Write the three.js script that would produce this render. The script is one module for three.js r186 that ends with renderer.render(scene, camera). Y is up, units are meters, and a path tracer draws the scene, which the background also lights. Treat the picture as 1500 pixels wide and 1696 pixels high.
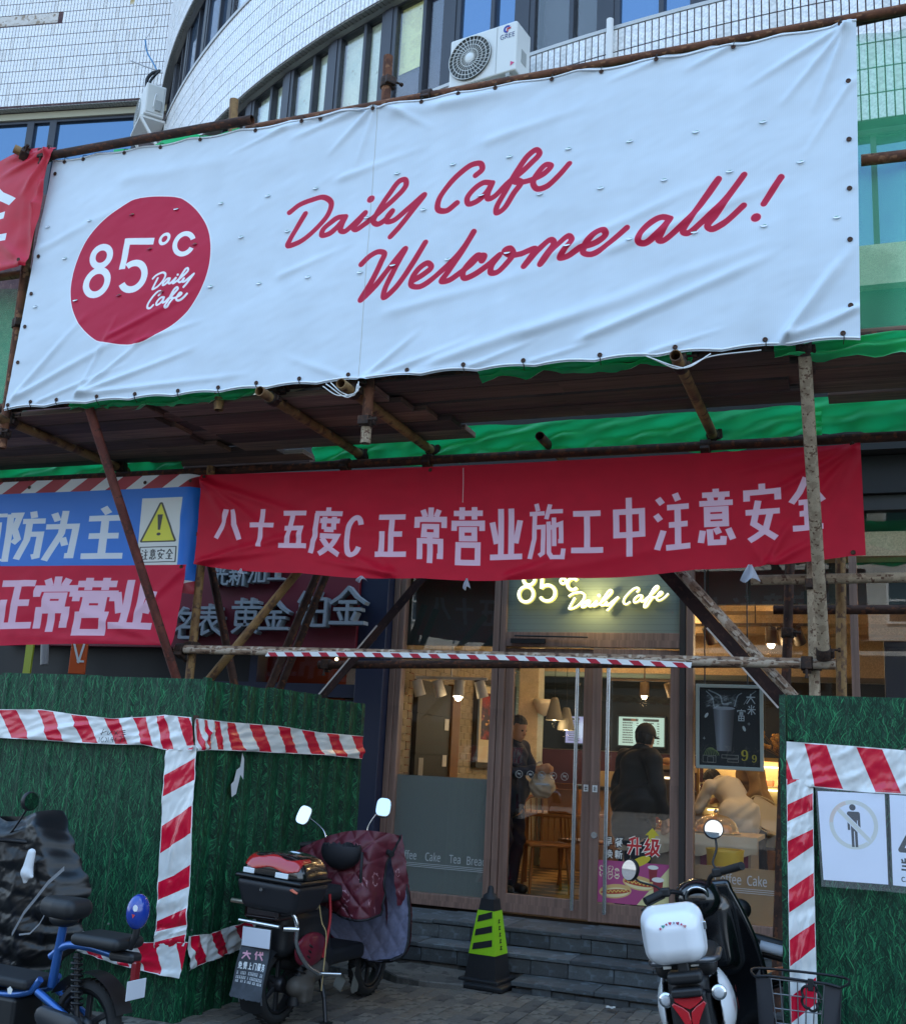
import * as THREE from 'three';
import { RoundedBoxGeometry } from 'three/addons/geometries/RoundedBoxGeometry.js';
import { mergeGeometries, mergeVertices, toCreasedNormals } from 'three/addons/utils/BufferGeometryUtils.js';
import { FontLoader } from 'three/addons/loaders/FontLoader.js';
import { TextGeometry } from 'three/addons/geometries/TextGeometry.js';

// ------------------------------------------------------------ camera, sky, sun, exposure
const W = 905, H = 1024;
const scene = new THREE.Scene();
const camera = new THREE.PerspectiveCamera(50.18, W / H, 0.05, 600);
camera.rotation.set(0.22049, 0.36943, 0.05169, 'YXZ');
camera.position.set(0, 1.6, 0);
camera.updateMatrixWorld(true);

const renderer = new THREE.WebGLRenderer({ antialias: true });
renderer.toneMapping = THREE.LinearToneMapping;
renderer.toneMappingExposure = 2.22;
renderer.shadowMap.enabled = true;

const V = (x, y, z) => new THREE.Vector3(x, y, z);
let seedN = 12345;
const rnd = () => { seedN = (seedN * 1664525 + 1013904223) >>> 0; return seedN / 4294967296; };
const rr = (a, b) => a + (b - a) * rnd();
const lerp = (a, b, t) => a + (b - a) * t, clamp = (x, a = 0, b = 1) => Math.min(b, Math.max(a, x));
const sstep = (a, b, x) => { const t = clamp((x - a) / (b - a)); return t * t * (3 - 2 * t); };
function hash(x, y, z = 0) { let h = (x * 374761393 + y * 668265263 + z * 2147483647) | 0; h = Math.imul(h ^ (h >>> 13), 1274126177); return ((h ^ (h >>> 16)) >>> 0) / 4294967296; }
function vnoise(x, y, per = 0) {
  const xi = Math.floor(x), yi = Math.floor(y), fx = x - xi, fy = y - yi, u = fx * fx * (3 - 2 * fx), v = fy * fy * (3 - 2 * fy);
  const w = (n) => per ? ((n % per) + per) % per : n;
  return lerp(lerp(hash(w(xi), w(yi)), hash(w(xi + 1), w(yi)), u), lerp(hash(w(xi), w(yi + 1)), hash(w(xi + 1), w(yi + 1)), u), v);
}
function fbm(x, y, oct = 4, per = 0) { let s = 0, a = 0.5, p = per; for (let i = 0; i < oct; i++) { s += a * vnoise(x, y, p); x *= 2; y *= 2; p *= 2; a *= 0.5; } return s; }

{ // clear blue daylight with thin white cloud, the same all round
  const w = 512, h = 256, d = new Float32Array(w * h * 4);
  for (let j = 0; j < h; j++) for (let i = 0; i < w; i++) {
    const el = ((j + 0.5) / h - 0.5) * Math.PI, az = (i / w) * Math.PI * 2, y = Math.sin(el);
    const t = Math.pow(clamp(y), 0.5);
    let r = lerp(0.85, 0.265, t), g = lerp(1.0, 0.53, t), b = lerp(1.09, 0.95, t);
    if (y > 0) {
      const k = 1.6 / (y + 0.25), cx = Math.cos(az) * Math.cos(el) * k + 7, cz = Math.sin(az) * Math.cos(el) * k + 3;
      const c = sstep(0.50, 0.78, fbm(cx * 1.3, cz * 1.3, 5)) * sstep(0.0, 0.15, y) * 0.75;
      r = lerp(r, 1.15, c); g = lerp(g, 1.2, c); b = lerp(b, 1.28, c);
    } else { r = 0.3; g = 0.3; b = 0.3; }
    const o = (j * w + i) * 4; d[o] = r; d[o + 1] = g; d[o + 2] = b; d[o + 3] = 1;
  }
  const t = new THREE.DataTexture(d, w, h, THREE.RGBAFormat, THREE.FloatType);
  t.mapping = THREE.EquirectangularReflectionMapping; t.magFilter = THREE.LinearFilter; t.needsUpdate = true;
  scene.background = t; scene.environment = t;
}
const sun = new THREE.DirectionalLight(new THREE.Color(1.0, 0.94, 0.84), 3.4);
sun.position.set(-12, 46, -34); sun.target.position.set(0, 0, 0);
sun.castShadow = true; sun.shadow.mapSize.set(2048, 2048);
Object.assign(sun.shadow.camera, { left: -45, right: 45, top: 45, bottom: -45, near: 1, far: 160 });
scene.add(sun, sun.target);

// ------------------------------------------------------------ helpers
// a pixel of the photograph (1500 x 1696) and a real depth plane give a point of the place
function ray(px, py) { return V((px - 750) / 1811, -(py - 848) / 1811, -1).applyQuaternion(camera.quaternion); }
function onZ(px, py, z) { const r = ray(px, py); return r.multiplyScalar(z / r.z).add(camera.position); }
function onX(px, py, x) { const r = ray(px, py); return r.multiplyScalar(x / r.x).add(camera.position); }
function onY(px, py, y) { const r = ray(px, py); return r.multiplyScalar((y - 1.6) / r.y).add(camera.position); }

const used = {};
function numbered(n) { used[n] = (used[n] ?? -1) + 1; return used[n] ? `${n}_${String(used[n]).padStart(3, '0')}` : n; }
function shadow(o) { o.traverse((c) => { if (c.isMesh) { c.castShadow = true; c.receiveShadow = true; } }); return o; }
function tag(o, label, category, group) { o.userData.label = label; o.userData.category = category; if (group) o.userData.group = group; return o; }
function thing(name, label, category, pos = [0, 0, 0], rot = 0, group) {
  const o = new THREE.Group(); o.name = numbered(name); o.position.set(...pos); o.rotation.y = rot;
  tag(o, label, category, group); scene.add(o); return o;
}
function part(parent, name, geo, m, label) {
  const o = new THREE.Mesh(Array.isArray(geo) ? merge(geo) : geo, m);
  o.name = parent === scene ? numbered(name) : pname(parent, name); o.castShadow = o.receiveShadow = true; if (label) o.userData.label = label;
  parent.add(o); return o;
}
function pname(parent, name) { const c = (parent.userData_n ??= {}); c[name] = (c[name] ?? -1) + 1; return c[name] ? `${name}_${String(c[name]).padStart(3, '0')}` : name; }
function mono(name, label, category, geo, m, group) { return tag(part(scene, name, geo, m), label, category, group); }
function structure(name, geo, m) { const o = part(scene, name, geo, m); o.userData.kind = 'structure'; return o; }
function merge(list) {
  const keep = ['position', 'normal', 'uv'];
  const l = list.map((g) => { g = g.index ? g.toNonIndexed() : g.clone(); for (const k of Object.keys(g.attributes)) if (!keep.includes(k)) g.deleteAttribute(k); if (!g.attributes.normal) g.computeVertexNormals(); if (!g.attributes.uv) g.setAttribute('uv', new THREE.BufferAttribute(new Float32Array(g.attributes.position.count * 2), 2)); g.morphAttributes = {}; return g; });
  return mergeGeometries(l);
}
// geometry with position
function at(g, x = 0, y = 0, z = 0, rx = 0, ry = 0, rz = 0) { g.applyMatrix4(new THREE.Matrix4().compose(V(x, y, z), new THREE.Quaternion().setFromEuler(new THREE.Euler(rx, ry, rz)), V(1, 1, 1))); return g; }
// box with uv in metres
function box(w, h, d, x = 0, y = 0, z = 0, r = 0) {
  const g = r > 0 ? new RoundedBoxGeometry(w, h, d, 2, Math.min(r, w / 2.01, h / 2.01, d / 2.01)) : new THREE.BoxGeometry(w, h, d);
  const p = g.attributes.position, n = g.attributes.normal, uv = g.attributes.uv;
  for (let i = 0; i < p.count; i++) {
    const ax = Math.abs(n.getX(i)), ay = Math.abs(n.getY(i)), az = Math.abs(n.getZ(i));
    if (ax > ay && ax > az) uv.setXY(i, p.getZ(i), p.getY(i)); else if (ay > az) uv.setXY(i, p.getX(i), p.getZ(i)); else uv.setXY(i, p.getX(i), p.getY(i));
  }
  return g.translate(x, y, z);
}
const bx = (x0, x1, y0, y1, z0, z1, r = 0) => { const g = box(Math.abs(x1 - x0), Math.abs(y1 - y0), Math.abs(z1 - z0), (x0 + x1) / 2, (y0 + y1) / 2, (z0 + z1) / 2, r); return g; };
function cyl(a, b, r1, r2 = r1, seg = 12, open = false) {
  const d = b.clone().sub(a), L = d.length(), g = new THREE.CylinderGeometry(r2, r1, L, seg, 1, open);
  const uv = g.attributes.uv; for (let i = 0; i < uv.count; i++) uv.setXY(i, uv.getX(i) * r1 * 6.28, uv.getY(i) * L);
  g.applyMatrix4(new THREE.Matrix4().compose(a.clone().add(b).multiplyScalar(0.5), new THREE.Quaternion().setFromUnitVectors(V(0, 1, 0), d.normalize()), V(1, 1, 1)));
  return g;
}
function tube(pts, r, seg = 24, rad = 8, closed = false) {
  const c = new THREE.CatmullRomCurve3(pts.map((p) => Array.isArray(p) ? V(...p) : p), closed, 'catmullrom', 0.5);
  const g = new THREE.TubeGeometry(c, seg, r, rad, closed), L = c.getLength(), uv = g.attributes.uv;
  for (let i = 0; i < uv.count; i++) uv.setXY(i, uv.getX(i) * L, uv.getY(i) * r * 6.28);
  if (closed) return g;
  const cap = (t, s) => { const p = c.getPoint(t), d = c.getTangent(t).multiplyScalar(s); const k = new THREE.CircleGeometry(r, rad); k.applyMatrix4(new THREE.Matrix4().compose(p, new THREE.Quaternion().setFromUnitVectors(V(0, 0, 1), d), V(1, 1, 1))); return k; };
  return merge([g, cap(0, -1), cap(1, 1)]);
}
function lathe(pts, seg = 24) { return new THREE.LatheGeometry(pts.map(([x, y]) => new THREE.Vector2(x, y)), seg); }
function grid(nu, nv, f, uvf) {
  const pos = [], uv = [], idx = [];
  for (let j = 0; j <= nv; j++) for (let i = 0; i <= nu; i++) { const u = i / nu, v = j / nv, p = f(u, v); pos.push(p.x, p.y, p.z); const t = uvf ? uvf(u, v) : [u, 1 - v]; uv.push(t[0], t[1]); }
  for (let j = 0; j < nv; j++) for (let i = 0; i < nu; i++) { const a = j * (nu + 1) + i, b = a + 1, c = a + nu + 1, d = c + 1; idx.push(a, c, b, b, c, d); }
  const g = new THREE.BufferGeometry(); g.setAttribute('position', new THREE.Float32BufferAttribute(pos, 3)); g.setAttribute('uv', new THREE.Float32BufferAttribute(uv, 2)); g.setIndex(idx); g.computeVertexNormals(); return g;
}
// ------------------------------------------------------------ textures
function canvas(w, h, draw) { const c = document.createElement('canvas'); c.width = w; c.height = h; draw(c.getContext('2d'), w, h); return c; }
function texture(c, srgb = true, rep = true) { const t = new THREE.CanvasTexture(c); if (srgb) t.colorSpace = THREE.SRGBColorSpace; if (rep) t.wrapS = t.wrapT = THREE.RepeatWrapping; t.anisotropy = 8; return t; }
function pixels(w, h, f) { return canvas(w, h, (x) => { const im = x.createImageData(w, h); for (let j = 0; j < h; j++) for (let i = 0; i < w; i++) { const c = f(i / w, j / h), o = (j * w + i) * 4; im.data[o] = c[0]; im.data[o + 1] = c[1]; im.data[o + 2] = c[2]; im.data[o + 3] = c[3] ?? 255; } x.putImageData(im, 0, 0); }); }
const mixc = (a, b, t) => [lerp(a[0], b[0], t), lerp(a[1], b[1], t), lerp(a[2], b[2], t)];
function mat(color, rough = 0.7, o = {}) { return new THREE.MeshPhysicalMaterial({ color, roughness: rough, side: THREE.DoubleSide, ...o }); }
// blotchy two or three tone surface, repeating every `size` metres
function blotch(cols, { size = 1, sx = 6, sy = 6, n = 256, sharp = 0.15, bump = 0, rough = 0.8, metal = 0, th = [0.45, 0.62], o = {} } = {}) {
  const c = pixels(n, n, (u, v) => {
    const a = fbm(u * sx, v * sy, 5, sx === sy ? sx : 0), b = fbm(u * sx * 2 + 31, v * sy * 2 + 17, 4, 0), g = hash((u * n) | 0, (v * n) | 0, 5);
    let k = mixc(cols[0], cols[1], sstep(th[0] - sharp, th[0] + sharp, a)); if (cols[2]) k = mixc(k, cols[2], sstep(th[1] - sharp * 0.5, th[1] + sharp * 0.5, b));
    const s = 0.9 + 0.2 * g; return [k[0] * s, k[1] * s, k[2] * s];
  });
  const t = texture(c); t.repeat.set(1 / size, 1 / size);
  return mat(0xffffff, rough, { map: t, metalness: metal, ...(bump ? { bumpMap: t, bumpScale: bump } : {}), ...o });
}
// heavy stroke lettering for Chinese characters: each in a 100 x 100 box
const G = {
  八: '38,15 35,45 12,85;58,15 66,50 90,85', 十: '10,45 90,45;50,10 50,92', 五: '15,15 85,15;45,15 32,85;22,48 72,48 68,85;8,86 92,86',
  度: '50,4 50,14;12,16 92,16;18,16 16,60 6,92;28,30 88,30;42,22 42,46;70,22 70,46;42,46 70,46;30,58 80,58 66,76 30,92;36,62 60,80 90,92',
  正: '12,14 88,14;50,14 50,86;50,48 82,48;24,42 24,86;6,87 94,87', 常: '50,4 50,20;26,8 34,20;74,8 66,20;10,38 10,24 90,24 90,38;32,36 68,36 68,50 32,50 32,36;20,90 20,60 80,60 80,84 70,84;50,52 50,96',
  营: '8,16 92,16;32,6 32,26;68,6 68,26;10,44 10,32 90,32 90,44;32,42 68,42 68,56 32,56 32,42;22,66 78,66 78,94 22,94 22,66', 业: '36,8 36,86;64,8 64,86;12,30 24,66;88,28 76,66;6,88 94,88',
  施: '24,4 28,16;6,20 46,20;20,20 18,60 6,92;18,42 42,42 40,84 30,88;60,6 50,30;56,18 94,18;52,46 88,38 88,66 80,66;70,28 70,74;56,34 56,84 64,92 92,92 94,78', 工: '12,16 88,16;50,16 50,84;6,86 94,86',
  中: '14,26 86,26 86,62 14,62 14,26;50,4 50,96', 注: '12,10 24,20;6,36 18,46;8,92 26,62;58,4 66,16;36,26 94,26;40,54 90,54;64,26 64,88;32,90 96,90',
  意: '50,2 50,10;14,12 86,12;34,14 38,24;66,14 62,24;6,26 94,26;26,36 74,36 74,60 26,60 26,36;26,48 74,48;14,70 8,90;32,68 34,90 66,90 68,80;48,66 56,76;80,68 92,86',
  安: '50,2 50,12;10,30 10,16 90,16 90,30;6,48 94,48;40,30 26,66 84,92;70,48 56,78 14,94', 全: '50,4 30,28 6,46;50,4 70,28 94,46;26,46 74,46;50,46 50,88;28,66 72,66;8,90 92,90',
  防: '14,8 14,96;14,10 36,10 26,36 36,54 26,62;66,4 70,16;44,22 96,22;60,22 58,56 40,92;60,46 88,46 86,86 74,88', 为: '24,10 34,24;8,34 78,34 74,86 60,86;50,6 46,46 14,94;50,54 58,68',
  主: '44,2 56,14;14,22 86,22;50,22 50,88;18,54 82,54;6,90 94,90', 金: '50,4 30,26 6,42;50,4 70,26 94,42;28,40 72,40;16,58 84,58;50,40 50,90;28,66 36,84;72,66 64,84;6,92 94,92',
  表: '18,14 82,14;24,28 76,28;8,42 92,42;50,4 50,42;46,44 28,62 6,72;32,60 32,92 52,82;50,48 66,74 94,92;80,52 64,64', 黄: '14,14 86,14;34,4 34,26;66,4 66,26;6,28 94,28;20,40 80,40 80,74 20,74 20,40;50,28 50,74;20,57 80,57;36,78 12,94;64,78 88,94',
  铂: '24,6 8,32;18,20 44,20;12,42 42,42;6,60 42,60;26,42 26,90 44,78;68,4 62,22;52,24 92,24 92,92 52,92 52,24;52,56 92,56', 名: '42,4 12,42;36,20 78,20 52,54 8,78;34,30 48,42;36,62 84,62 84,94 36,94 36,62',
  光: '50,4 50,40;22,10 34,30;78,10 66,30;8,42 92,42;36,44 32,70 10,94;62,44 62,84 70,90 92,90 94,74', 新: '26,4 30,12;8,16 50,16;18,20 22,32;42,20 36,32;6,36 52,36;8,54 50,54;28,36 28,94;24,58 10,80;34,58 46,74;88,8 62,18 62,50 52,92;62,40 96,40;80,40 80,96',
  加: '28,6 26,50 8,92;8,28 46,28 44,88 34,88;60,20 90,20 90,88 60,88 60,20', 升: '58,6 18,20;38,16 38,50 14,94;68,4 68,96;6,48 94,48',
  级: '30,6 12,36 32,36 10,66 38,60;8,92 40,80;46,14 84,14 74,42 90,42 80,66 44,94;56,14 54,50 40,90;54,44 66,70 94,92', 早: '24,8 76,8 76,48 24,48 24,8;24,28 76,28;8,66 92,66;50,48 50,98',
  餐: '30,4 30,22;30,12 46,12;14,24 46,22;24,22 10,44;54,10 88,10 60,44;60,22 84,44;50,40 8,62;50,40 92,62;32,58 68,58 68,76 32,76 32,58;32,68 68,68;32,76 34,94 50,86;56,80 86,94',
  焕: '22,6 20,54 6,92;8,28 12,42;34,22 28,36;24,56 36,76;60,4 44,28;54,14 78,14 70,30;44,32 90,32 90,58;44,32 44,58;36,60 96,60;66,32 64,66 40,94;68,64 94,94', 当: '50,4 50,32;18,12 30,30;82,12 70,30;16,38 84,38 84,92 14,92;20,64 84,64',
  米: '50,4 50,96;6,46 94,46;20,14 34,34;80,14 66,34;46,50 10,88;54,50 90,88', 富: '50,2 50,10;8,26 8,14 92,14 92,26;28,26 72,26;34,36 66,36 66,48 34,48 34,36;20,58 80,58 80,96 20,96 20,58;50,58 50,96;20,77 80,77',
  免: '38,2 14,28;32,14 66,14 54,28;20,30 80,30 80,56 20,56 20,30;50,30 46,60 10,94;58,56 58,86 66,92 94,92 94,78', 费: '14,10 84,10 84,24 14,24 14,40 88,40 86,52;40,2 40,30 24,54;62,2 62,52;24,82 24,56 76,56 76,82;50,62 46,80 12,96;58,82 88,96',
  上: '48,6 48,88;48,42 86,42;6,90 94,90', 门: '18,6 28,18;12,24 12,96;40,12 88,12 88,92 74,92', 服: '14,8 14,60 6,94;14,10 40,10 40,92 30,92;14,36 40,36;14,60 40,60;54,96 54,10 88,10 88,34 76,34;56,50 88,50 60,94;62,54 94,94',
  务: '38,2 12,34;32,16 76,16 44,44 8,52;34,22 60,40 94,52;20,64 82,64 76,92 60,92;48,52 40,74 10,96', 大: '6,34 94,34;50,4 48,40 8,94;52,40 92,94', 代: '30,4 8,44;22,30 22,96;36,40 94,30;58,4 64,50 92,94;78,8 90,20',
  页: '8,10 92,10;50,10 44,26;22,76 22,26 78,26 78,76;50,36 46,66 10,94;58,74 90,94',
};
const strokesOf = (ch) => G[ch].split(';').map((s) => s.split(' ').map((p) => p.split(',').map(Number)));
function glyph(x, ch, gx, gy, gw, gh, lw) {
  x.lineWidth = lw; x.lineCap = 'butt'; x.lineJoin = 'miter'; x.miterLimit = 3;
  for (const s of strokesOf(ch)) { x.beginPath(); s.forEach(([a, b], i) => x[i ? 'lineTo' : 'moveTo'](gx + a / 100 * gw, gy + b / 100 * gh)); if (s.length > 2 && s[0][0] === s[s.length - 1][0] && s[0][1] === s[s.length - 1][1]) x.closePath(); x.stroke(); }
}
function glyphs(x, str, gx, gy, gw, gh, pitch, lw) { [...str].forEach((c, i) => { if (G[c]) glyph(x, c, gx + i * pitch, gy, gw, gh, lw); }); }
// smooth handwriting: strokes are point lists, drawn as Catmull-Rom curves
function catmull(p, t = 10) { const c = new THREE.CatmullRomCurve3(p.map(([a, b]) => V(a, b, 0)), false, 'centripetal'); return c.getPoints(p.length * t).map((q) => [q.x, q.y]); }
function pen(x, strokes, f, lw) { x.lineWidth = lw; x.lineCap = 'round'; x.lineJoin = 'round'; for (const s of strokes) { const pts = catmull(s); x.beginPath(); pts.forEach((p, i) => { const q = f(p); x[i ? 'lineTo' : 'moveTo'](q[0], q[1]); }); x.stroke(); } }

// distance-field modelling: naive surface nets
function surfaceNet(min, max, cell, f) {
  const n = [0, 1, 2].map((k) => Math.ceil((max[k] - min[k]) / cell) + 1), [nx, ny, nz] = n, val = new Float32Array(nx * ny * nz);
  let i = 0; for (let z = 0; z < nz; z++) for (let y = 0; y < ny; y++) for (let x = 0; x < nx; x++) val[i++] = f(min[0] + x * cell, min[1] + y * cell, min[2] + z * cell);
  const id = new Int32Array(nx * ny * nz).fill(-1), pos = [], idx = [], I = (x, y, z) => x + nx * (y + ny * z);
  for (let z = 0; z < nz - 1; z++) for (let y = 0; y < ny - 1; y++) for (let x = 0; x < nx - 1; x++) {
    const b = I(x, y, z); let m = 0; const c = [];
    for (let k = 0; k < 8; k++) { const v = val[b + (k & 1) + ((k >> 1) & 1) * nx + (k >> 2) * nx * ny]; c.push(v); if (v < 0) m++; }
    if (m === 0 || m === 8) continue;
    let sx = 0, sy = 0, sz = 0, q = 0;
    for (let a = 0; a < 8; a++) for (const bit of [1, 2, 4]) { const e = a | bit; if (a & bit) continue; const va = c[a], vb = c[e]; if ((va < 0) === (vb < 0)) continue; const t = va / (va - vb); sx += (a & 1) + (bit === 1 ? t : 0); sy += ((a >> 1) & 1) + (bit === 2 ? t : 0); sz += (a >> 2) + (bit === 4 ? t : 0); q++; }
    id[b] = pos.length / 3; pos.push(min[0] + (x + sx / q) * cell, min[1] + (y + sy / q) * cell, min[2] + (z + sz / q) * cell);
  }
  const quad = (a, b, c, d, flip) => { if (a < 0 || b < 0 || c < 0 || d < 0) return; flip ? idx.push(a, c, b, a, d, c) : idx.push(a, b, c, a, c, d); };
  for (let z = 1; z < nz - 1; z++) for (let y = 1; y < ny - 1; y++) for (let x = 1; x < nx - 1; x++) {
    const v = val[I(x, y, z)] < 0;
    if (v !== (val[I(x + 1, y, z)] < 0)) quad(id[I(x, y - 1, z - 1)], id[I(x, y, z - 1)], id[I(x, y, z)], id[I(x, y - 1, z)], !v);
    if (v !== (val[I(x, y + 1, z)] < 0)) quad(id[I(x - 1, y, z - 1)], id[I(x - 1, y, z)], id[I(x, y, z)], id[I(x, y, z - 1)], !v);
    if (v !== (val[I(x, y, z + 1)] < 0)) quad(id[I(x - 1, y - 1, z)], id[I(x, y - 1, z)], id[I(x, y, z)], id[I(x - 1, y, z)], !v);
  }
  const g = new THREE.BufferGeometry(); g.setAttribute('position', new THREE.Float32BufferAttribute(pos, 3)); g.setIndex(idx);
  const nor = [], h = cell * 0.5; for (let k = 0; k < pos.length; k += 3) { const [x, y, z] = [pos[k], pos[k + 1], pos[k + 2]]; const v = V(f(x + h, y, z) - f(x - h, y, z), f(x, y + h, z) - f(x, y - h, z), f(x, y, z + h) - f(x, y, z - h)).normalize(); nor.push(v.x, v.y, v.z); }
  g.setAttribute('normal', new THREE.Float32BufferAttribute(nor, 3)); g.setAttribute('uv', new THREE.Float32BufferAttribute(new Float32Array(pos.length / 3 * 2), 2)); return g;
}
const smin = (a, b, k) => { const h = Math.max(k - Math.abs(a - b), 0) / k; return Math.min(a, b) - h * h * k * 0.25; };
function sdCap(px, py, pz, a, b, ra, rb) { const bax = b[0] - a[0], bay = b[1] - a[1], baz = b[2] - a[2], pax = px - a[0], pay = py - a[1], paz = pz - a[2]; const h = clamp((pax * bax + pay * bay + paz * baz) / (bax * bax + bay * bay + baz * baz + 1e-9)); return Math.hypot(pax - bax * h, pay - bay * h, paz - baz * h) - lerp(ra, rb, h); }
function sdEll(x, y, z, c, r) { const a = (x - c[0]) / r[0], b = (y - c[1]) / r[1], d = (z - c[2]) / r[2], k = Math.hypot(a, b, d); return (k - 1) * Math.min(r[0], r[1], r[2]); }
function sdBox(x, y, z, c, h, r) { const a = Math.abs(x - c[0]) - h[0] + r, b = Math.abs(y - c[1]) - h[1] + r, d = Math.abs(z - c[2]) - h[2] + r; return Math.hypot(Math.max(a, 0), Math.max(b, 0), Math.max(d, 0)) + Math.min(Math.max(a, b, d), 0) - r; }
// ------------------------------------------------------------ ground, street, opposite side
const concrete = blotch([[96, 94, 90], [78, 77, 75], [62, 61, 60]], { size: 1.6, bump: 0.002, rough: 0.9 });
const asphalt = blotch([[66, 66, 67], [54, 54, 56], [84, 82, 80]], { size: 2.2, sx: 20, sy: 20, bump: 0.002, rough: 0.92 });
const paverMats = [[116, 110, 101], [100, 95, 89], [88, 84, 80], [124, 115, 104]].map((c, i) => blotch([c, c.map((k) => k * 0.84), c.map((k) => k * 0.62)], { size: 0.9 + i * 0.13, bump: 0.0015, rough: 0.88, n: 128 }));
const groundUV = (g) => { const p = g.attributes.position, u = g.attributes.uv; for (let i = 0; i < p.count; i++) u.setXY(i, p.getX(i), p.getZ(i)); return g; };
structure('ground', groundUV(new THREE.PlaneGeometry(500, 500).rotateX(-Math.PI / 2).translate(0, -0.13, 0)), asphalt);
{
  const pv = structure('pavement', bx(-30, 30, -0.125, -0.03, -9.6, 1.2), concrete);
  const base = new THREE.BoxGeometry(0.196, 0.05, 0.096); // one shared paver, laid with its long side towards the shop
  const g = [];
  for (let i = 0; i < paverMats.length; i++) { const k = new RoundedBoxGeometry(0.098, 0.05, 0.198, 1, 0.003); k.translate(0, -0.025, 0); const p = k.attributes.position, u = k.attributes.uv; for (let j = 0; j < p.count; j++) u.setXY(j, p.getX(j) + i * 0.37, p.getZ(j) + i * 0.21); g.push(k); }
  const far = [];
  let n = 0;
  for (let i = 0; i < 66; i++) for (let j = 0; j < 15; j++) {
    const x = -4.4 + i * 0.1 , z = -5.3 - j * 0.2 - (i % 2) * 0.1, y = rr(-0.004, 0.002), k = (rnd() * 4) | 0;
    if (z < -8.2) continue;
    const q = new THREE.Vector3(x, 0, z).project(camera), inView = Math.abs(q.x) < 1.02 && q.y > -1.04;
    if (inView && n < 290 && x > -3.9 && x < -0.35) { const m = new THREE.Mesh(g[k], paverMats[k]); m.name = n ? `paver_${String(n).padStart(3, '0')}` : 'paver'; m.position.set(x, y, z); m.rotation.set(rr(-0.01, 0.01), rr(-0.01, 0.01), rr(-0.012, 0.012)); m.receiveShadow = true; pv.add(m); n++; }
    else far.push(g[k].clone().translate(x, y, z));
  }
  if (far.length) { const m = part(pv, 'paver_field', merge(far), paverMats[0]); m.userData.kind = 'stuff'; }
}
structure('added_bounce_ground', groundUV(new THREE.PlaneGeometry(120, 17).rotateX(-Math.PI / 2).translate(0, -0.12, 17.2)), blotch([[128, 124, 117], [118, 114, 108], [136, 132, 126]], { size: 3, rough: 0.9 }));  // pale unseen ground, added to bounce warm sunlight onto the shop side
{ // pale block with gridded windows across the street: seen mirrored in the shop glass
  const t = thing('opposite_building', 'pale office block across the street behind the viewer', 'building', [0, 0, 27]);
  const wall = blotch([[205, 200, 190], [190, 186, 178]], { size: 4, rough: 0.85 }), dark = mat(0x2a3a48, 0.08), fr = mat(0xe8e8e6, 0.5);
  part(t, 'wall', bx(-26, 26, 6.2, 14, 0, 10), wall); part(t, 'added_dark_base', bx(-26, 26, -0.1, 6.2, -0.6, 10), mat(0x24282a, 0.85));  // dark base added so the lower shop glass mirrors something dark
  const gl = new THREE.PlaneGeometry(2.6, 1.7), frg = merge([0, 1, 2, 3].map((i) => box(0.09, 1.8, 0.1, -1.3 + i * 0.866, 0, 0)).concat([0, 1, 2].map((i) => box(2.7, 0.08, 0.1, 0, -0.87 + i * 0.87, 0.003))));
  for (let r = 0; r < 2; r++) for (let c = 0; c < 12; c++) { const w = part(t, 'window', frg, fr); w.position.set(-22 + c * 4, 8.4 + r * 3.1, -0.03); w.rotation.y = Math.PI; const p = part(w, 'pane', gl, dark); p.position.z = 0.02; }
}
// ------------------------------------------------------------ the curved tiled building above the shops
const CX = 0.2, CZ = -24.45, RB = 15.5;
const arc = (s, off, y) => { const a = s / RB; return V(CX - (RB + off) * Math.sin(a), y, CZ + (RB + off) * Math.cos(a)); };
const sOfX = (x) => Math.asin((CX - x) / RB) * RB;
const S0 = -6, S1 = 14.05;
const grout = blotch([[92, 68, 70], [78, 58, 62], [104, 82, 80]], { size: 0.6, rough: 0.9 });
const tileMats = [[232, 233, 234], [226, 227, 228], [235, 234, 231], [218, 217, 214]].map((c, i) => blotch([c, c.map((k) => k * 0.985), c.map((k, j) => k * (0.88 - j * 0.03))], { size: 2.9 + 0.6 * i, n: 256, th: [0.5, 0.8], sharp: 0.12, rough: 0.32, o: { clearcoat: 0.2, clearcoatRoughness: 0.2 } }));
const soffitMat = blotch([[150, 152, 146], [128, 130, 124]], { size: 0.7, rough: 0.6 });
const frameDark = mat(0x3a3d44, 0.45, { metalness: 0.3 });
const sheetArc = (s0, s1, y0, y1, off, th, n = 60) => { // curved slab between two arc lengths
  const o = (sgn, a, b, c, d) => grid(n, 1, (u, v) => { const s = lerp(s1, s0, u); return arc(s, lerp(a, c, v), lerp(b, d, v)); }, (u, v) => [lerp(s1, s0, u), lerp(b + a, d + c, v)]);
  return merge([o(1, off, y1, off, y0), o(1, off, y0, off - th, y0), o(1, off - th, y0, off - th, y1), o(1, off - th, y1, off, y1)]);
};
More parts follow.
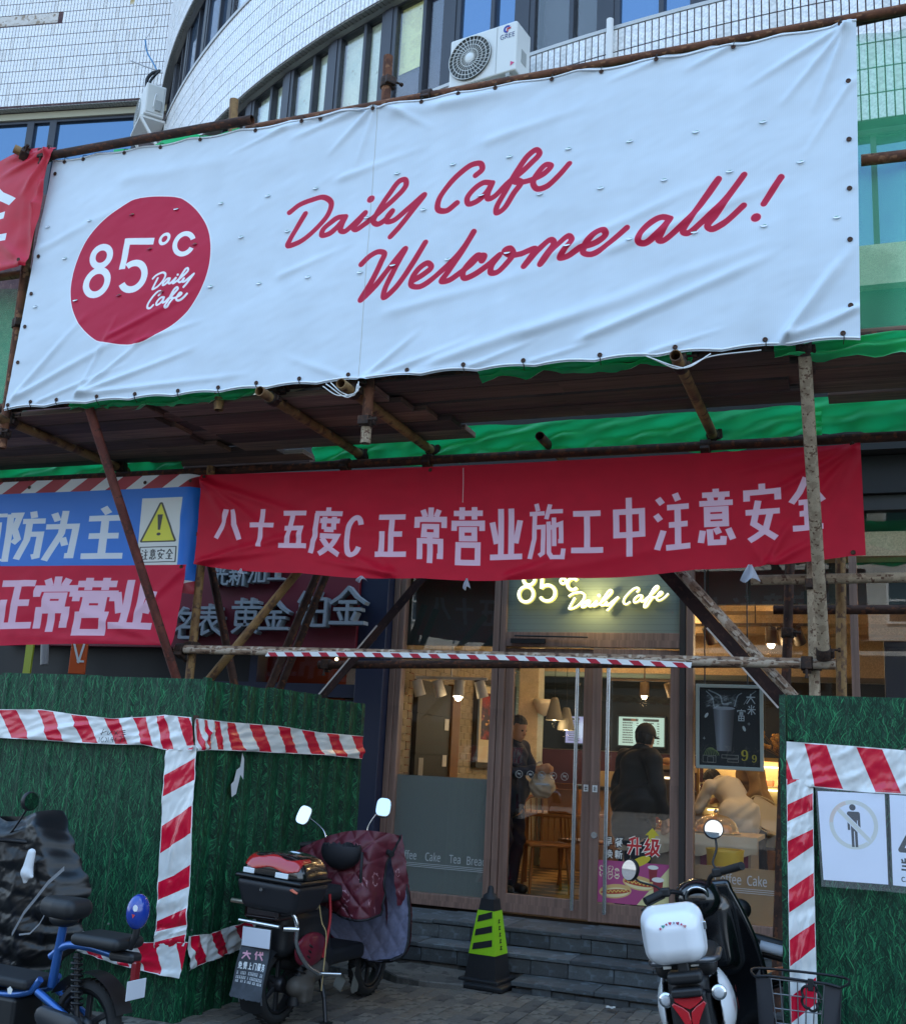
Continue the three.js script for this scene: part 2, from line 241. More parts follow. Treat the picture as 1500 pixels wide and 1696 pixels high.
{
  const b = thing('tiled_office_building', 'rounded white tiled office building rising above the cafe', 'building');
  const bands = [[4.15, 5.5], [7.05, 8.52], [10.05, 11.52], [13.05, 14.52]];
  for (const [y0, y1] of bands) part(b, 'wall', sheetArc(S0, S1, y0, y1, 0, 0.3), y0 < 5 ? mat(0x2e2c2b, 0.9) : grout);
  part(b, 'upper_wall', sheetArc(S0, S1, 16.1, 25, 0, 0.3), grout);
  part(b, 'inner_wall', sheetArc(S0, S1, 3.9, 25, -1.9, 0.2), mat(0x4a4c4c, 0.9));
  { const sh = new THREE.Shape(); sh.moveTo(0, 0); for (let i = 0; i <= 40; i++) { const p = arc(lerp(S0, S1, i / 40), -0.05, 0); sh.lineTo(p.x, p.z); } sh.lineTo(-11.7, -30); sh.lineTo(6, -30);
    const mk = (y) => { const pts = []; for (let i = 0; i <= 40; i++) { const p = arc(lerp(S0, S1, i / 40), -0.05, y); pts.push([p.x, p.z]); } return grid(40, 1, (u, v) => { const p = arc(lerp(S0, S1, u), lerp(-0.05, -8, v), y); return p; }); };
    for (const y of [7.0, 10.0, 13.0, 16.05, 25]) part(b, 'floor_slab', mk(y), mat(0x8d8d88, 0.9)); }
  part(b, 'sill_cap', merge([sheetArc(S0, S1, 8.522, 8.56, 0.02, 0.2), sheetArc(S0, S1, 11.522, 11.575, 0.03, 0.2)]), mat(0xbfc1c1, 0.5));
  // tiles: upright, in rows of six per band, one thin box each
  const tw = 0.0555, th = 0.231, tg = tileMats.map((m, i) => { const k = box(tw, th, 0.012, 0, 0, 0); const u = k.attributes.uv; for (let j = 0; j < u.count; j++) u.setXY(j, u.getX(j) + i * 0.31, u.getY(j) + i * 0.23); return k; });
  let n = 0; const rest = [[], [], [], []];
  const put = (s, off, y) => {
    const p = arc(s, off, y), a = s / RB, k = rnd() < 0.5 ? 0 : rnd() < 0.55 ? 1 : rnd() < 0.6 ? 2 : 3, q = p.clone().project(camera), px = (q.x + 1) * 750, py = (1 - q.y) * 848;
    if (px < -60 || px > 1560 || py < -80) return false;
    const near = y > 8.0 && y < 8.5 && px > 880 && n < 300 || (y > 10.1 && y < 11.6 && px > 520 && py > -10 && n < 300);
    if (near) { const m = new THREE.Mesh(tg[k], tileMats[k]); m.name = n ? `tile_${String(n).padStart(3, '0')}` : 'tile'; m.position.copy(p); m.rotation.set(rr(-0.006, 0.006), -a, 0); m.castShadow = m.receiveShadow = true; b.add(m); n++; }
    else { const g = tg[k].clone(); rest[k].push(at(g, p.x, p.y, p.z, 0, -a, 0)); }
  };
  for (const [y0, y1] of [[7.05, 8.52], [10.05, 11.52], [13.05, 14.52]]) for (let s = -2.2; s < S1 - 0.05; s += 0.0675) for (let r = 0; r < 6; r++) put(s, 0.006, y0 + 0.245 * r + 0.1225);
  rest.forEach((l, i) => { if (l.length) part(b, 'tile_field', merge(l), tileMats[i]).userData.kind = 'stuff'; });
  // underside edge tiles over the windows
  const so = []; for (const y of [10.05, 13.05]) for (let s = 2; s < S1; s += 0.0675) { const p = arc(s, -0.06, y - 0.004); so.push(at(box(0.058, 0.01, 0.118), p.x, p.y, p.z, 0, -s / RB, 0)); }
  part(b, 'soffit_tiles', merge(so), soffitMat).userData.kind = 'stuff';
  // windows between the bands
  const glass = mat(0xffffff, 0.02, { transmission: 1, ior: 1.6, thickness: 0 });
  const coat = mat(0x66809e, 0.06, { metalness: 0.75 });
  const paperA = blotch([[196, 208, 186], [182, 198, 178], [150, 150, 120]], { size: 1.3, th: [0.5, 0.8], rough: 0.95 }), paperB = blotch([[214, 218, 150], [204, 206, 140], [120, 84, 60]], { size: 0.8, sx: 10, sy: 10, th: [0.5, 0.82], sharp: 0.05, rough: 0.95 }), paperC = blotch([[200, 203, 204], [184, 186, 188]], { size: 1, rough: 0.95 }), navy = mat(0x28304c, 0.9);
  const win = (sa, sb, y0, y1, kind) => {
    const pa = arc(sa, -0.17, 0), pb = arc(sb, -0.17, 0), w = pa.distanceTo(pb), h = y1 - y0, g = new THREE.Group(); g.name = pname(b, 'window'); b.add(g);
    g.position.set((pa.x + pb.x) / 2, (y0 + y1) / 2, (pa.z + pb.z) / 2); g.rotation.y = -((sa + sb) / 2) / RB;
    const f = 0.06; part(g, 'frame', [box(f, h, 0.1, -w / 2 + f / 2, 0, 0), box(f, h, 0.1, w / 2 - f / 2, 0, 0), box(w - 2 * f, f, 0.097, 0, h / 2 - f / 2, 0), box(w - 2 * f, f, 0.097, 0, -h / 2 + f / 2, 0), box(f * 0.8, h - 2 * f, 0.09, w * 0.08, 0, 0)], frameDark);
    const pn = (x0, x1, m, z) => part(g, 'pane', box(x1 - x0, h - 2 * f, 0.008, (x0 + x1) / 2, 0, z), m);
    const xm = w * 0.08;
    const gm = kind === 'blue' ? coat : glass;
    pn(-w / 2 + f, xm - f * 0.4, gm, 0.012); pn(xm + f * 0.4, w / 2 - f, gm, -0.012);
    if (kind === 'paper') part(g, 'paper', box(w - 2 * f - 0.01, h - 2 * f, 0.004, 0, 0, -0.05), paperA);
    if (kind === 'cream') { part(g, 'paper', box(w * 0.46, h * 0.6, 0.004, -w * 0.2, h * 0.18, -0.05), paperB); part(g, 'dark_paper', box(w * 0.9, h * 0.9, 0.004, 0, 0, -0.07), navy); }
    if (kind === 'white') part(g, 'blind', box(w - 2 * f - 0.01, h - 2 * f, 0.004, 0, 0, -0.05), paperC);
    if (kind === 'dark') part(g, 'blind', box(w - 2 * f - 0.01, h - 2 * f, 0.004, 0, 0, -0.16), mat(0x3c3d40, 0.9));
  };
  const post = (s, y0, y1) => at(box(0.12, y1 - y0, 0.14), ...arc(s, -0.18, (y0 + y1) / 2).toArray(), 0, -s / RB, 0);
  const posts = [];
  { // middle row: y 8.585 to 10.05
    const cuts = [-5, -3.6, -2.2, -0.8, 0.55, 1.5, 2.45, 3.4, 4.35, 5.3, 6.25, 7.2, 8.15, 9.1], kinds = ['blue', 'dark', 'blue', 'white', 'dark', 'blue', 'dark', 'blue', 'cream', 'paper', 'paper', 'paper', 'white'];
    for (let i = 0; i < 13; i++) { win(cuts[i] + 0.06, cuts[i + 1] - 0.06, 8.585, 10.045, kinds[i]); posts.push(post(cuts[i], 8.585, 10.045)); }
  }
  { const cuts = [4, 5.3, 6.6, 7.9, 9.2, 10.3, 11.4, 12.5, 13.8], kinds = ['white', 'white', 'dark', 'white', 'blue', 'blue', 'dark', 'blue'];
    for (let i = 0; i < 8; i++) { win(cuts[i] + 0.06, cuts[i + 1] - 0.06, 11.575, 13.045, kinds[i]); posts.push(post(cuts[i], 11.575, 13.045)); } }
  { for (let i = -2; i < 3; i++) { win(i * 1.5 + 0.06 - 0.6, i * 1.5 + 1.44 - 0.6, 5.85, 7.045, 'blue'); posts.push(post(i * 1.5 - 0.6, 5.85, 7.045)); } win(9.6, 11.2, 5.85, 7.045, 'blue'); }
  for (const g of posts) part(b, 'window_post', g, frameDark);
  part(b, 'ledge', sheetArc(S0, S1, 5.5, 5.85, 0.12, 0.3), blotch([[196, 188, 160], [170, 162, 136]], { size: 1.2, rough: 0.85 }));
  part(b, 'white_pipe', cyl(arc(2.35, 0.07, 7.1), arc(2.35, 0.07, 8.6), 0.035), mat(0xdddddb, 0.5));
  // street level wall above the shop signs
  part(b, 'lower_wall', bx(-12, 6, 3.83, 4.14, -9.5, -9.1), mat(0x2c2a2a, 0.9));
  part(b, 'back_wall', bx(-12, 8, 0, 24, -30.2, -30), mat(0x9a9a96, 0.9));
  part(b, 'roof', bx(-12.5, 8.5, 25, 25.3, -30.2, -9.8), mat(0x8a8a86, 0.9));
  part(b, 'side_wall', bx(7.9, 8.2, 0, 25, -30, -10.8), mat(0x77726c, 0.9)); part(b, 'side_wall', bx(-9.4, -9.1, 0, 4.1, -15, -9.2), mat(0x77726c, 0.9));
}
{ // the wing that meets the round front in a corner on the left
  const A = V(-16.5, 0, -13.72), B = V(-11.55, 0, -14.62), L = A.distanceTo(B), ry = -Math.atan2(B.z - A.z, B.x - A.x);
  const t = thing('tiled_building_wing', 'flat white tiled wing meeting the rounded building in the top left corner', 'building', [A.x, 0, A.z], ry);
  part(t, 'wall', [bx(0, L, 13.02, 24, -0.4, 0)], grout);
  part(t, 'lower_wall', bx(0, L, 0, 11.2, -0.4, 0), grout);
  const rest = [[], [], [], []], tw = 0.0555;
  for (let x = 0.03; x < L - 0.03; x += 0.0675) for (let r = 0; r < 22; r++) {
    const y = 13.05 + 0.1225 + r * 0.245, k = rnd() < 0.7 ? 0 : (rnd() * 3 + 1) | 0; if (y > 18) continue;
    // one course high on the wall has lost its tiles and was patched
    if (r === 7 && x > 1.2 && x < L - 2.4) continue;
    rest[k].push(box(tw, 0.231, 0.012, x, y, 0.006));
  }
  rest.forEach((l, i) => part(t, 'tile_field', merge(l), tileMats[i]).userData.kind = 'stuff');
  part(t, 'mortar_patch', bx(1.3, L - 2.5, 13.05 + 7 * 0.245 + 0.02, 13.05 + 8 * 0.245 - 0.01, 0, 0.013), blotch([[206, 202, 196], [190, 184, 176], [150, 136, 120]], { size: 0.8, rough: 0.95 }));
  part(t, 'stain_strip', bx(L - 1.05, L - 0.97, 15.05, 17.2, 0.012, 0.016), blotch([[186, 166, 120], [206, 196, 170]], { size: 0.5, rough: 0.9 }));
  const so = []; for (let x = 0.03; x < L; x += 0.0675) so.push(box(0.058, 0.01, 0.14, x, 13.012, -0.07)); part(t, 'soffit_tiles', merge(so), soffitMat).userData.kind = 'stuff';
  part(t, 'window_head', bx(0, L, 12.86, 12.99, -0.36, -0.14), mat(0xa9a690, 0.8));
  const coat = mat(0x5c7896, 0.05, { metalness: 0.8 });
  const xs = [0, 0.9, 1.85, 2.2, 2.62, L - 0.55]; // panes as seen from the left edge
  const fr = []; const cuts = [0.3, 1.25, 2.16, 2.62, 4.32];
  for (let i = 0; i < 4; i++) {
    const g = new THREE.Group(); g.name = pname(t, 'window'); t.add(g); const a = cuts[i], c = cuts[i + 1];
    part(g, 'frame', [bx(a, a + 0.07, 11.2, 12.86, -0.3, -0.18), bx(c - 0.07, c, 11.2, 12.86, -0.3, -0.18), bx(a + 0.07, c - 0.07, 12.8, 12.86, -0.297, -0.183), bx(a + 0.07, c - 0.07, 11.2, 11.27, -0.297, -0.183)], frameDark);
    part(g, 'pane', bx(a + 0.07, c - 0.07, 11.27, 12.8, -0.25, -0.24), coat);
  }
  part(t, 'corner_panel', bx(4.33, L - 0.02, 11.2, 12.86, -0.3, -0.2), mat(0x4a3c3c, 0.6));
}
// ------------------------------------------------------------ scaffold pipes, deck, nets
const rustDark = blotch([[74, 50, 40], [58, 38, 30], [104, 62, 40]], { size: 0.5, sx: 8, sy: 8, rough: 0.85, metal: 0.2, bump: 0.001 });
const rustMid = blotch([[112, 70, 48], [84, 52, 38], [140, 98, 70]], { size: 0.5, sx: 8, sy: 8, rough: 0.85, metal: 0.15, bump: 0.001 });
const rustYellow = blotch([[140, 108, 66], [116, 84, 50], [86, 60, 42]], { size: 0.7, sx: 9, sy: 9, sharp: 0.2, rough: 0.75, th: [0.5, 0.62], bump: 0.001 });
const palePaint = blotch([[164, 146, 122], [142, 124, 102], [92, 66, 50]], { size: 0.45, sx: 12, sy: 12, rough: 0.8, th: [0.5, 0.64], sharp: 0.08, bump: 0.001 });
const mottled = blotch([[182, 166, 148], [140, 114, 94], [88, 66, 54]], { size: 0.35, sx: 14, sy: 6, rough: 0.85, th: [0.44, 0.6], sharp: 0.07, bump: 0.0015 });
const redBrown = blotch([[118, 62, 50], [98, 50, 42], [76, 44, 36]], { size: 0.5, sx: 8, sy: 8, rough: 0.7, bump: 0.0006 });
const ironDark = blotch([[56, 34, 32], [44, 28, 27], [70, 46, 38]], { size: 0.5, rough: 0.75, metal: 0.3 });
const clampMat = blotch([[64, 50, 44], [50, 40, 36], [88, 62, 48]], { size: 0.2, rough: 0.7, metal: 0.5 });
const PR = 0.033;
// a pipe is an open steel tube; clamps sit at given fractions of its length
function pipe(label, a, b, m, { r = PR, clamps = [], group, name = 'scaffold_pipe', cat = 'pipe' } = {}) {
  const d = b.clone().sub(a), L = d.length(), t = thing(name, label, cat, a.toArray(), 0, group);
  t.quaternion.setFromUnitVectors(V(0, 1, 0), d.clone().normalize());
  const g = lathe([[r - 0.005, 0], [r, 0], [r, L], [r - 0.005, L], [r - 0.005, 0]], 16), u = g.attributes.uv, p = g.attributes.position;
  const o = rnd(); for (let i = 0; i < u.count; i++) u.setXY(i, u.getX(i) * r * 6.28 + o, p.getY(i) + o);
  part(t, 'tube', toCreasedNormals(g, 0.6), m);
  for (const [f, turn] of clamps) { const c = part(t, 'clamp', clampGeo, clampMat); c.position.y = f * L; c.rotation.y = turn ?? 0; }
  return t;
}
const clampGeo = merge([lathe([[PR, -0.035], [PR + 0.012, -0.033], [PR + 0.012, 0.033], [PR, 0.035]], 16), box(0.02, 0.05, 0.035, PR + 0.018, 0, 0, 0.005), box(0.075, 0.06, 0.03, 0.0, 0, PR + 0.016, 0.006), cyl(V(PR + 0.005, 0, PR + 0.02), V(PR + 0.06, 0, PR + 0.02), 0.008, 0.008, 8), cyl(V(PR + 0.045, 0, PR + 0.02), V(PR + 0.06, 0, PR + 0.02), 0.014, 0.014, 6)]);
{
  const F = -5.95, g1 = 'scaffold pipes of the canopy';
  pipe('rusty brown pipe with open end above the top left corner of the white banner', onZ(60, 262, -5.84), onZ(418, 198, -5.84), rustDark, { clamps: [[0.05, 0]] });
  pipe('long thin rusty rail along the top edge of the white banner', onZ(410, 214, F), V(0.9, onZ(1500, 14, F).y, F), rustMid, { r: 0.03, clamps: [[0.28, 1], [0.9, 0]] });
  pipe('short brass coloured pipe stub poking out above the red cloth', onZ(70, 268, -5.9), onZ(24, 246, -5.75), rustYellow, { clamps: [[0.6, 0]] });
  pipe('upright brown pipe with rusty head above the middle of the white banner', V(-2.93, 3.68, -5.98), onZ(643, 94, -5.98), rustMid, { clamps: [[0.92, 1]] });
  { const t = pipe('pale upright stub hanging under the middle of the white banner', V(-2.93, 3.50, -5.98), V(-2.93, 3.675, -5.98), palePaint, { clamps: [[0.8, 0]] }); }
  pipe('short rusty upright behind the left half of the white banner', V(-4.05, 3.8, -6.0), onZ(388, 166, -6.0), rustYellow);
  pipe('brown upright along the left edge of the white banner', V(-5.84, 3.62, -5.97), onZ(62, 300, -5.97), rustMid, { clamps: [[0.05, 0], [0.45, 1]] });
  pipe('yellow crossbar left of the white banner under the red cloth', V(-6.9, 5.02, -6.02), V(-5.75, 5.02, -6.02), rustYellow);
  pipe('bottom rail under the lower edge of the white banner', V(-7.2, 3.955, -6.03), V(1.4, 3.955, -6.03), rustDark, { clamps: [[0.16, 0], [0.42, 1], [0.8, 1]] });
  pipe('rusty crossbar in front of the green net at the right edge', onZ(1425, 266, -6.0), V(1.1, onZ(1500, 262, -6).y, -6.0), rustMid);
  pipe('thick brown rail above the green net in the top right corner', V(-0.05, 5.9, -5.99), V(1.2, 5.97, -5.99), rustDark);
  for (const [x, z0, z1, m, l] of [[-5.84, -5.86, -7.4, rustYellow, 'far left cross pipe under the plank deck'], [-3.61, -5.78, -7.42, rustYellow, 'cross pipe with open yellow end left of the pale stub'], [-3.02, -5.76, -7.42, rustYellow, 'cross pipe with bright orange open end beside the pale stub'], [-0.955, -5.74, -7.42, rustYellow, 'cross pipe with open end tied by white wire near the right brace'], [-2.12, -7.08, -7.75, rustDark, 'short dark cross pipe ending behind the plank edge over the red banner']])
    pipe(l, V(x, 3.83, z0), V(x, 3.83, z1), m, { clamps: [[0.1, 0], [0.93, 1.5]].filter((c) => z0 > -7) });
  pipe('long dark ledger pipe just above the red banner', V(-8, 3.73, -7.2), V(1.6, 3.73, -7.2), rustDark, { clamps: [[0.45, 1], [0.52, 1], [0.73, 1]] });
  pipe('mottled horizontal pipe across the shop front below the red banner', onZ(292, 1075, -7.05), onZ(1383, 1100, -7.05), mottled, { clamps: [[0.01, 1.2], [0.965, 0]] });
  pipe('yellowish upright at the left hoarding corner beside the blue banner', V(-4.83, 0, -7.13), V(-4.83, 3.75, -7.13), rustYellow, { clamps: [[0.62, 0]] });
  pipe('pale rusty upright with clamps right of the shop doors', V(-0.325, 0, -7.14), V(-0.325, 3.72, -7.14), palePaint, { clamps: [[0.745, 0], [0.61, 0]] });
  pipe('yellow rusty upright at the far right behind the hoarding', V(-0.22, 0, -7.5), onZ(1391, 900, -7.5), rustYellow);
  pipe('dark upright behind the clamped post right of the doors', V(-0.66, 0, -8.05), onZ(1311, 820, -8.05), rustDark, { clamps: [[0.72, 0], [0.6, 0]] });
  pipe('pale speckled horizontal pipe below the right end of the red banner', onZ(1243, 961, -7.21), V(1.0, onZ(1500, 954, -7.21).y, -7.21), palePaint, { clamps: [[0.25, 0]] });
  pipe('dark horizontal pipe behind the right hand posts', onZ(1280, 1010, -8.12), V(1.2, onZ(1500, 1009, -8.12).y, -8.12), rustDark);
  pipe('dark horizontal pipe behind the striped bar over the doors', onZ(528, 1101, -8.1), onZ(1345, 1098, -8.1), rustDark, { clamps: [[0.02, 0]] });
  pipe('thin dark upright in front of the neighbour sign letters', V(-4.92, 1.2, -8.1), onZ(545, 940, -8.12), rustDark);
  pipe('reddish square brace leaning across the blue banner on the left', onZ(148, 676, -5.98), onZ(293, 1125, -7.0), redBrown);
  pipe('pale painted brace leaning down in front of the right end of the red banner', onZ(1331, 578, -5.98), onZ(1364, 1092, -7.0), palePaint, { clamps: [[0.0, 0], [0.98, 0]], r: 0.036 });
  pipe('yellow brace with a reddish head crossing behind the mottled pipe', onZ(338, 1136, -7.25), onZ(528, 905, -7.25), rustYellow);
  pipe('steep brown brace left of the neighbour sign letters', onZ(392, 1152, -7.7), onZ(345, 915, -7.7), rustDark);
  pipe('dark brace crossing the neighbour sign towards the lower left', onZ(436, 1165, -7.9), onZ(532, 935, -7.9), rustDark);
  pipe('rusty round brace right of the glowing sign', onZ(1315, 1155, -7.35), onZ(1118, 938, -7.35), mottled);
  // flat iron bars with a folded edge
  const angle = (label, a, b, m, w = 0.075) => { const t = thing('angle_iron', label, 'steel bar', a.toArray()); t.quaternion.setFromUnitVectors(V(0, 1, 0), b.clone().sub(a).normalize()); const L = a.distanceTo(b); part(t, 'flange', [box(w, L, 0.008, 0, L / 2, 0), box(0.008, L, w * 0.7, -w / 2 + 0.004, L / 2, -w * 0.35 - 0.004)], m); part(t, 'edge_strip', box(0.012, L * 0.55, 0.004, -w / 2 + 0.004, L * 0.3, 0.007), mat(0xcfc7c2, 0.6)); return t; };
  angle('dark angle iron slanting down right of the glowing sign', onZ(1302, 1172, -7.55), onZ(1092, 938, -7.55), ironDark, 0.09);
  angle('dark angle iron with pale edge slanting up beside the navy door frame', onZ(518, 1172, -8.0), onZ(712, 942, -8.0), ironDark, 0.07);
  // striped flat bar
  const stripe = texture(canvas(512, 64, (x) => { x.fillStyle = '#d9dbd9'; x.fillRect(0, 0, 512, 64); x.fillStyle = '#a81f31'; for (let i = -1; i < 5; i++) { x.beginPath(); x.moveTo(i * 128, 0); x.lineTo(i * 128 + 60, 0); x.lineTo(i * 128 + 100, 64); x.lineTo(i * 128 + 40, 64); x.fill(); } }));
  const a = onZ(443, 1084, -6.98), c = onZ(1145, 1103, -6.98), L = a.distanceTo(c);
  const sm = mat(0xffffff, 0.5, { map: stripe });
  mono('striped_bar', 'thin red and white striped strip tied under the mottled pipe', 'barrier strip', merge([grid(60, 2, (u, v) => a.clone().lerp(c, u).add(V(0, 0.02 * Math.sin(u * 3.1) + 0.032 * (0.5 - v), 0.012 * Math.sin(u * 9) + 0.03 * v)), (u, v) => [u * L * 1.8, 1 - v]), grid(60, 1, (u, v) => a.clone().lerp(c, u).add(V(0, 0.02 * Math.sin(u * 3.1) + 0.016 + 0.006 * v, 0.012 * Math.sin(u * 9) - 0.006 * v)), () => [0.02, 0.1])]), sm);
}
{ // plank deck
  const wood = [[126, 98, 84], [100, 78, 69], [138, 110, 96], [88, 71, 65]].map((c, i) => { const t = texture(pixels(256, 256, (u, v) => { const g = fbm(u * 4 + i * 9, v * 40, 4), k = fbm(u * 3, v * 3 + i, 3), s = 0.75 + 0.5 * g; return [c[0] * s * (0.85 + 0.3 * k), c[1] * s * (0.85 + 0.3 * k), c[2] * s * (0.85 + 0.3 * k)]; })); t.repeat.set(0.7, 1.6); return mat(0xffffff, 0.9, { map: t, bumpMap: t, bumpScale: 0.002 }); });
  const d = thing('plank_deck', 'weathered brown plank deck of the scaffold canopy under the white banner', 'scaffold deck');
  const row = (x0, x1, z, w, y, k) => { const g = box(x1 - x0, 0.04, w - rr(0.012, 0.026), (x0 + x1) / 2, y + rr(-0.007, 0.007), z, 0.005); at(g, 0, 0, 0, 0, 0, 0); const m = part(d, 'plank', g, wood[k % 4]); m.rotation.x = 0; return m; };
  let k = 0;
  const zs = [-6.12, -6.355, -6.59, -6.825, -7.04];
  zs.forEach((z, i) => {
    row(-8.6, -4.6 + rr(-0.2, 0.1), z, 0.235, 3.886, k++); row(-5.2, -4.2, z - 0.01, 0.235, 3.93, k++);
    row(-4.55, -2.93 + [0.02, 0.1, 0.18, 0.27, 0.3][i], z - 0.02, 0.235, 3.888 , k++);
  });
  const zr = [-6.12, -6.36, -6.60, -6.84];
  zr.forEach((z, i) => { row(-3.2 + rr(-0.15, 0), -0.35 + rr(-0.3, 0.3), z, 0.238, 3.932, k++); row(-0.95 + rr(-0.1, 0.2), 2.2, z, 0.238, 3.978, k++); }); row(-8.6, -4.3, -7.25, 0.19, 3.9, k++); row(-5.6, -4.15, -7.46, 0.21, 3.9, k++); row(-5.4, -4.2, -7.66, 0.18, 3.9, k++); row(-0.2, 2.2, -7.06, 0.2, 3.978, k++);
  row(-5.2, -2.75, -6.45, 0.235, 3.975, k++); row(-3.1, -1.4, -6.7, 0.235, 3.977, k++);
}
{ // green safety nets, thin woven cloth that lets light through
  const tn = texture(canvas(128, 128, (x) => { x.fillStyle = '#2fae72'; x.fillRect(0, 0, 128, 128); x.strokeStyle = '#238b5a'; x.lineWidth = 2; for (let i = 0; i < 128; i += 8) { x.beginPath(); x.moveTo(i, 0); x.lineTo(i, 128); x.moveTo(0, i); x.lineTo(128, i); x.stroke(); } })); tn.repeat.set(6, 6);
  const net = mat(0xffffff, 0.8, { map: tn, transmission: 0.5, thickness: 0 });
  const veil = mat(0x5fd69c, 0.8, { transparent: true, opacity: 0.42 });
  const net2 = mat(0x22e58a, 0.9, { transmission: 0.6, thickness: 0 });
  mono('safety_net', 'sheer green net hanging right of the white banner', 'safety net', grid(40, 60, (u, v) => V(lerp(-0.02, 1.6, u), lerp(5.86, 3.9, v), -6.08 + 0.02 * Math.sin(u * 30 + v * 4) + 0.03 * fbm(u * 4, v * 8))), veil);
  mono('safety_net', 'sheer green net hanging left of the white banner', 'safety net', grid(20, 40, (u, v) => V(lerp(-7.2, -5.8, u), lerp(4.95, 3.9, v), -6.1 + 0.02 * Math.sin(u * 20 + v * 4))), veil);
  const sag = (label, x0, x1, hang, z, y0 = 3.9, n = 60) => mono('safety_net', label, 'safety net', grid(n, 14, (u, v) => { const x = lerp(x0, x1, u), h = hang * (0.66 + 0.34 * Math.abs(Math.sin(x * 1.9 + 0.7)) * (0.7 + 0.3 * Math.sin(x * 5.3))) + 0.05 * fbm(x * 8, 3); return V(x, y0 - h * v, z - 0.04 * v + 0.04 * Math.sin(x * 22 + v * 3) * v + 0.07 * fbm(x * 6, v * 4 + x) + 0.02 * Math.sin(x * 9 + v * 12)); }), net2);
  sag('bright green net drooping between plank edge and ledger over the red banner', -4.0, -0.25, 0.27, -7.29, 3.99);
  sag('crumpled bright green net right of the upright under the deck', -0.3, 1.6, 0.28, -7.3, 4.05, 40);
  sag('green net sagging behind the deck over the blue banner', -8, -5.3, 0.26, -7.4, 3.95);
  sag('green net peeping out along the lower right edge of the white banner', -2.2, -0.9, 0.045, -6.0, 3.935, 40);
  sag('crumpled green net in the lower right corner of the white banner', -0.45, 1.3, 0.1, -6.0, 3.95, 40);
  sag('small green net flap at the lower left edge of the white banner', -5.3, -3.7, 0.05, -5.99, 3.935, 40);
  mono('safety_net', 'dark green net stretched behind the white banner, showing in its wind cuts', 'safety net', grid(20, 10, (u, v) => V(lerp(-5.7, -0.03, u), lerp(5.8, 4.0, v), -6.07 + 0.02 * Math.sin(u * 40))), net2);
  mono('safety_net', 'green net scrap under the top left pipe above the white banner', 'safety net', grid(20, 6, (u, v) => V(lerp(-5.2, -4.1, u), lerp(5.93, 5.84, v) - 0.03 * Math.sin(u * 9), -5.99 + 0.02 * Math.sin(u * 15))), net2);
}
{ // white tie wires at the deck edge
  const w = mat(0xd9d9d6, 0.5);
  const tie = (label, list) => mono('tie_wire', label, 'wire', merge(list.map((p) => tube(p, 0.004, 24, 5))), w);
  tie('white wire wound round the orange open pipe end', [[onZ(535, 640, -5.86), onZ(560, 655, -5.8), onZ(590, 650, -5.76), onZ(594, 632, -5.78)], [onZ(540, 636, -5.85), onZ(575, 658, -5.77), onZ(597, 640, -5.78)], [onZ(548, 634, -5.85), onZ(566, 650, -5.8), onZ(586, 655, -5.77), onZ(592, 636, -5.8)]]);
  tie('white wire slung round the right open pipe end', [[onZ(1070, 590, -5.85), onZ(1115, 606, -5.76), onZ(1140, 608, -5.75), onZ(1176, 586, -5.85)], [onZ(1080, 594, -5.85), onZ(1118, 610, -5.76), onZ(1140, 606, -5.75), onZ(1178, 590, -5.85), onZ(1260, 580, -5.85)]]);
}
// ------------------------------------------------------------ cloth banners
const eyeletGeo = merge([new THREE.TorusGeometry(0.011, 0.004, 6, 12), new THREE.CircleGeometry(0.009, 10).translate(0, 0, 0.001)]);
const eyeletMat = mat(0x4a3328, 0.5, { metalness: 0.6 }), wireMat = mat(0x2c2622, 0.6);
const segDist = (x, y, a, b) => { const dx = b.x - a.x, dy = b.y - a.y, t = clamp(((x - a.x) * dx + (y - a.y) * dy) / (dx * dx + dy * dy)); return [Math.hypot(x - a.x - dx * t, y - a.y - dy * t), t]; };
// corners as world points tl, tr, bl, br; folds: [from, to, height, width] in pixels of the photograph, on the cloth's own plane
function cloth({ name = 'banner', label, cat = 'banner', tl, tr, bl, br, nu, nv, m, folds = [], edgeTop = () => 0, edgeBot = () => 0, extra = () => 0 }) {
  const t = thing(name, label, cat);
  const z = tl.z, f = folds.map(([a, b, h, w]) => ({ a: onZ(a[0], a[1], z), b: onZ(b[0], b[1], z), h, w }));
  const P = (u, v) => {
    const top = tl.clone().lerp(tr, u), bot = bl.clone().lerp(br, u); top.y += edgeTop(u); bot.y += edgeBot(u);
    const p = top.lerp(bot, v); let d = extra(u, v, p);
    for (const k of f) { const [q, s] = segDist(p.x, p.y, k.a, k.b); if (q < k.w * 4) d += k.h * Math.exp(-(q * q) / (k.w * k.w)) * (1 - s) ** 0.7 * (0.35 + 0.65 * sstep(0, 0.06, s)); }
    p.z += d; return p;
  };
  const g = grid(nu, nv, P); part(t, 'cloth', g, m); t.userData_P = P; return t;
}
function eyelets(t, list) { const P = t.userData_P; delete t.userData_P; for (const [u, v, tie] of list) { const p = P(u, v), e = part(t, 'eyelet', eyeletGeo, eyeletMat); e.position.set(p.x, p.y, p.z + 0.005); if (tie) part(t, 'tie', tube([[p.x, p.y, p.z + 0.008], [p.x + 0.005, p.y + tie * 0.5, p.z + 0.012], [p.x, p.y + tie, p.z - 0.03]], 0.0025, 8, 5), wireMat); } }
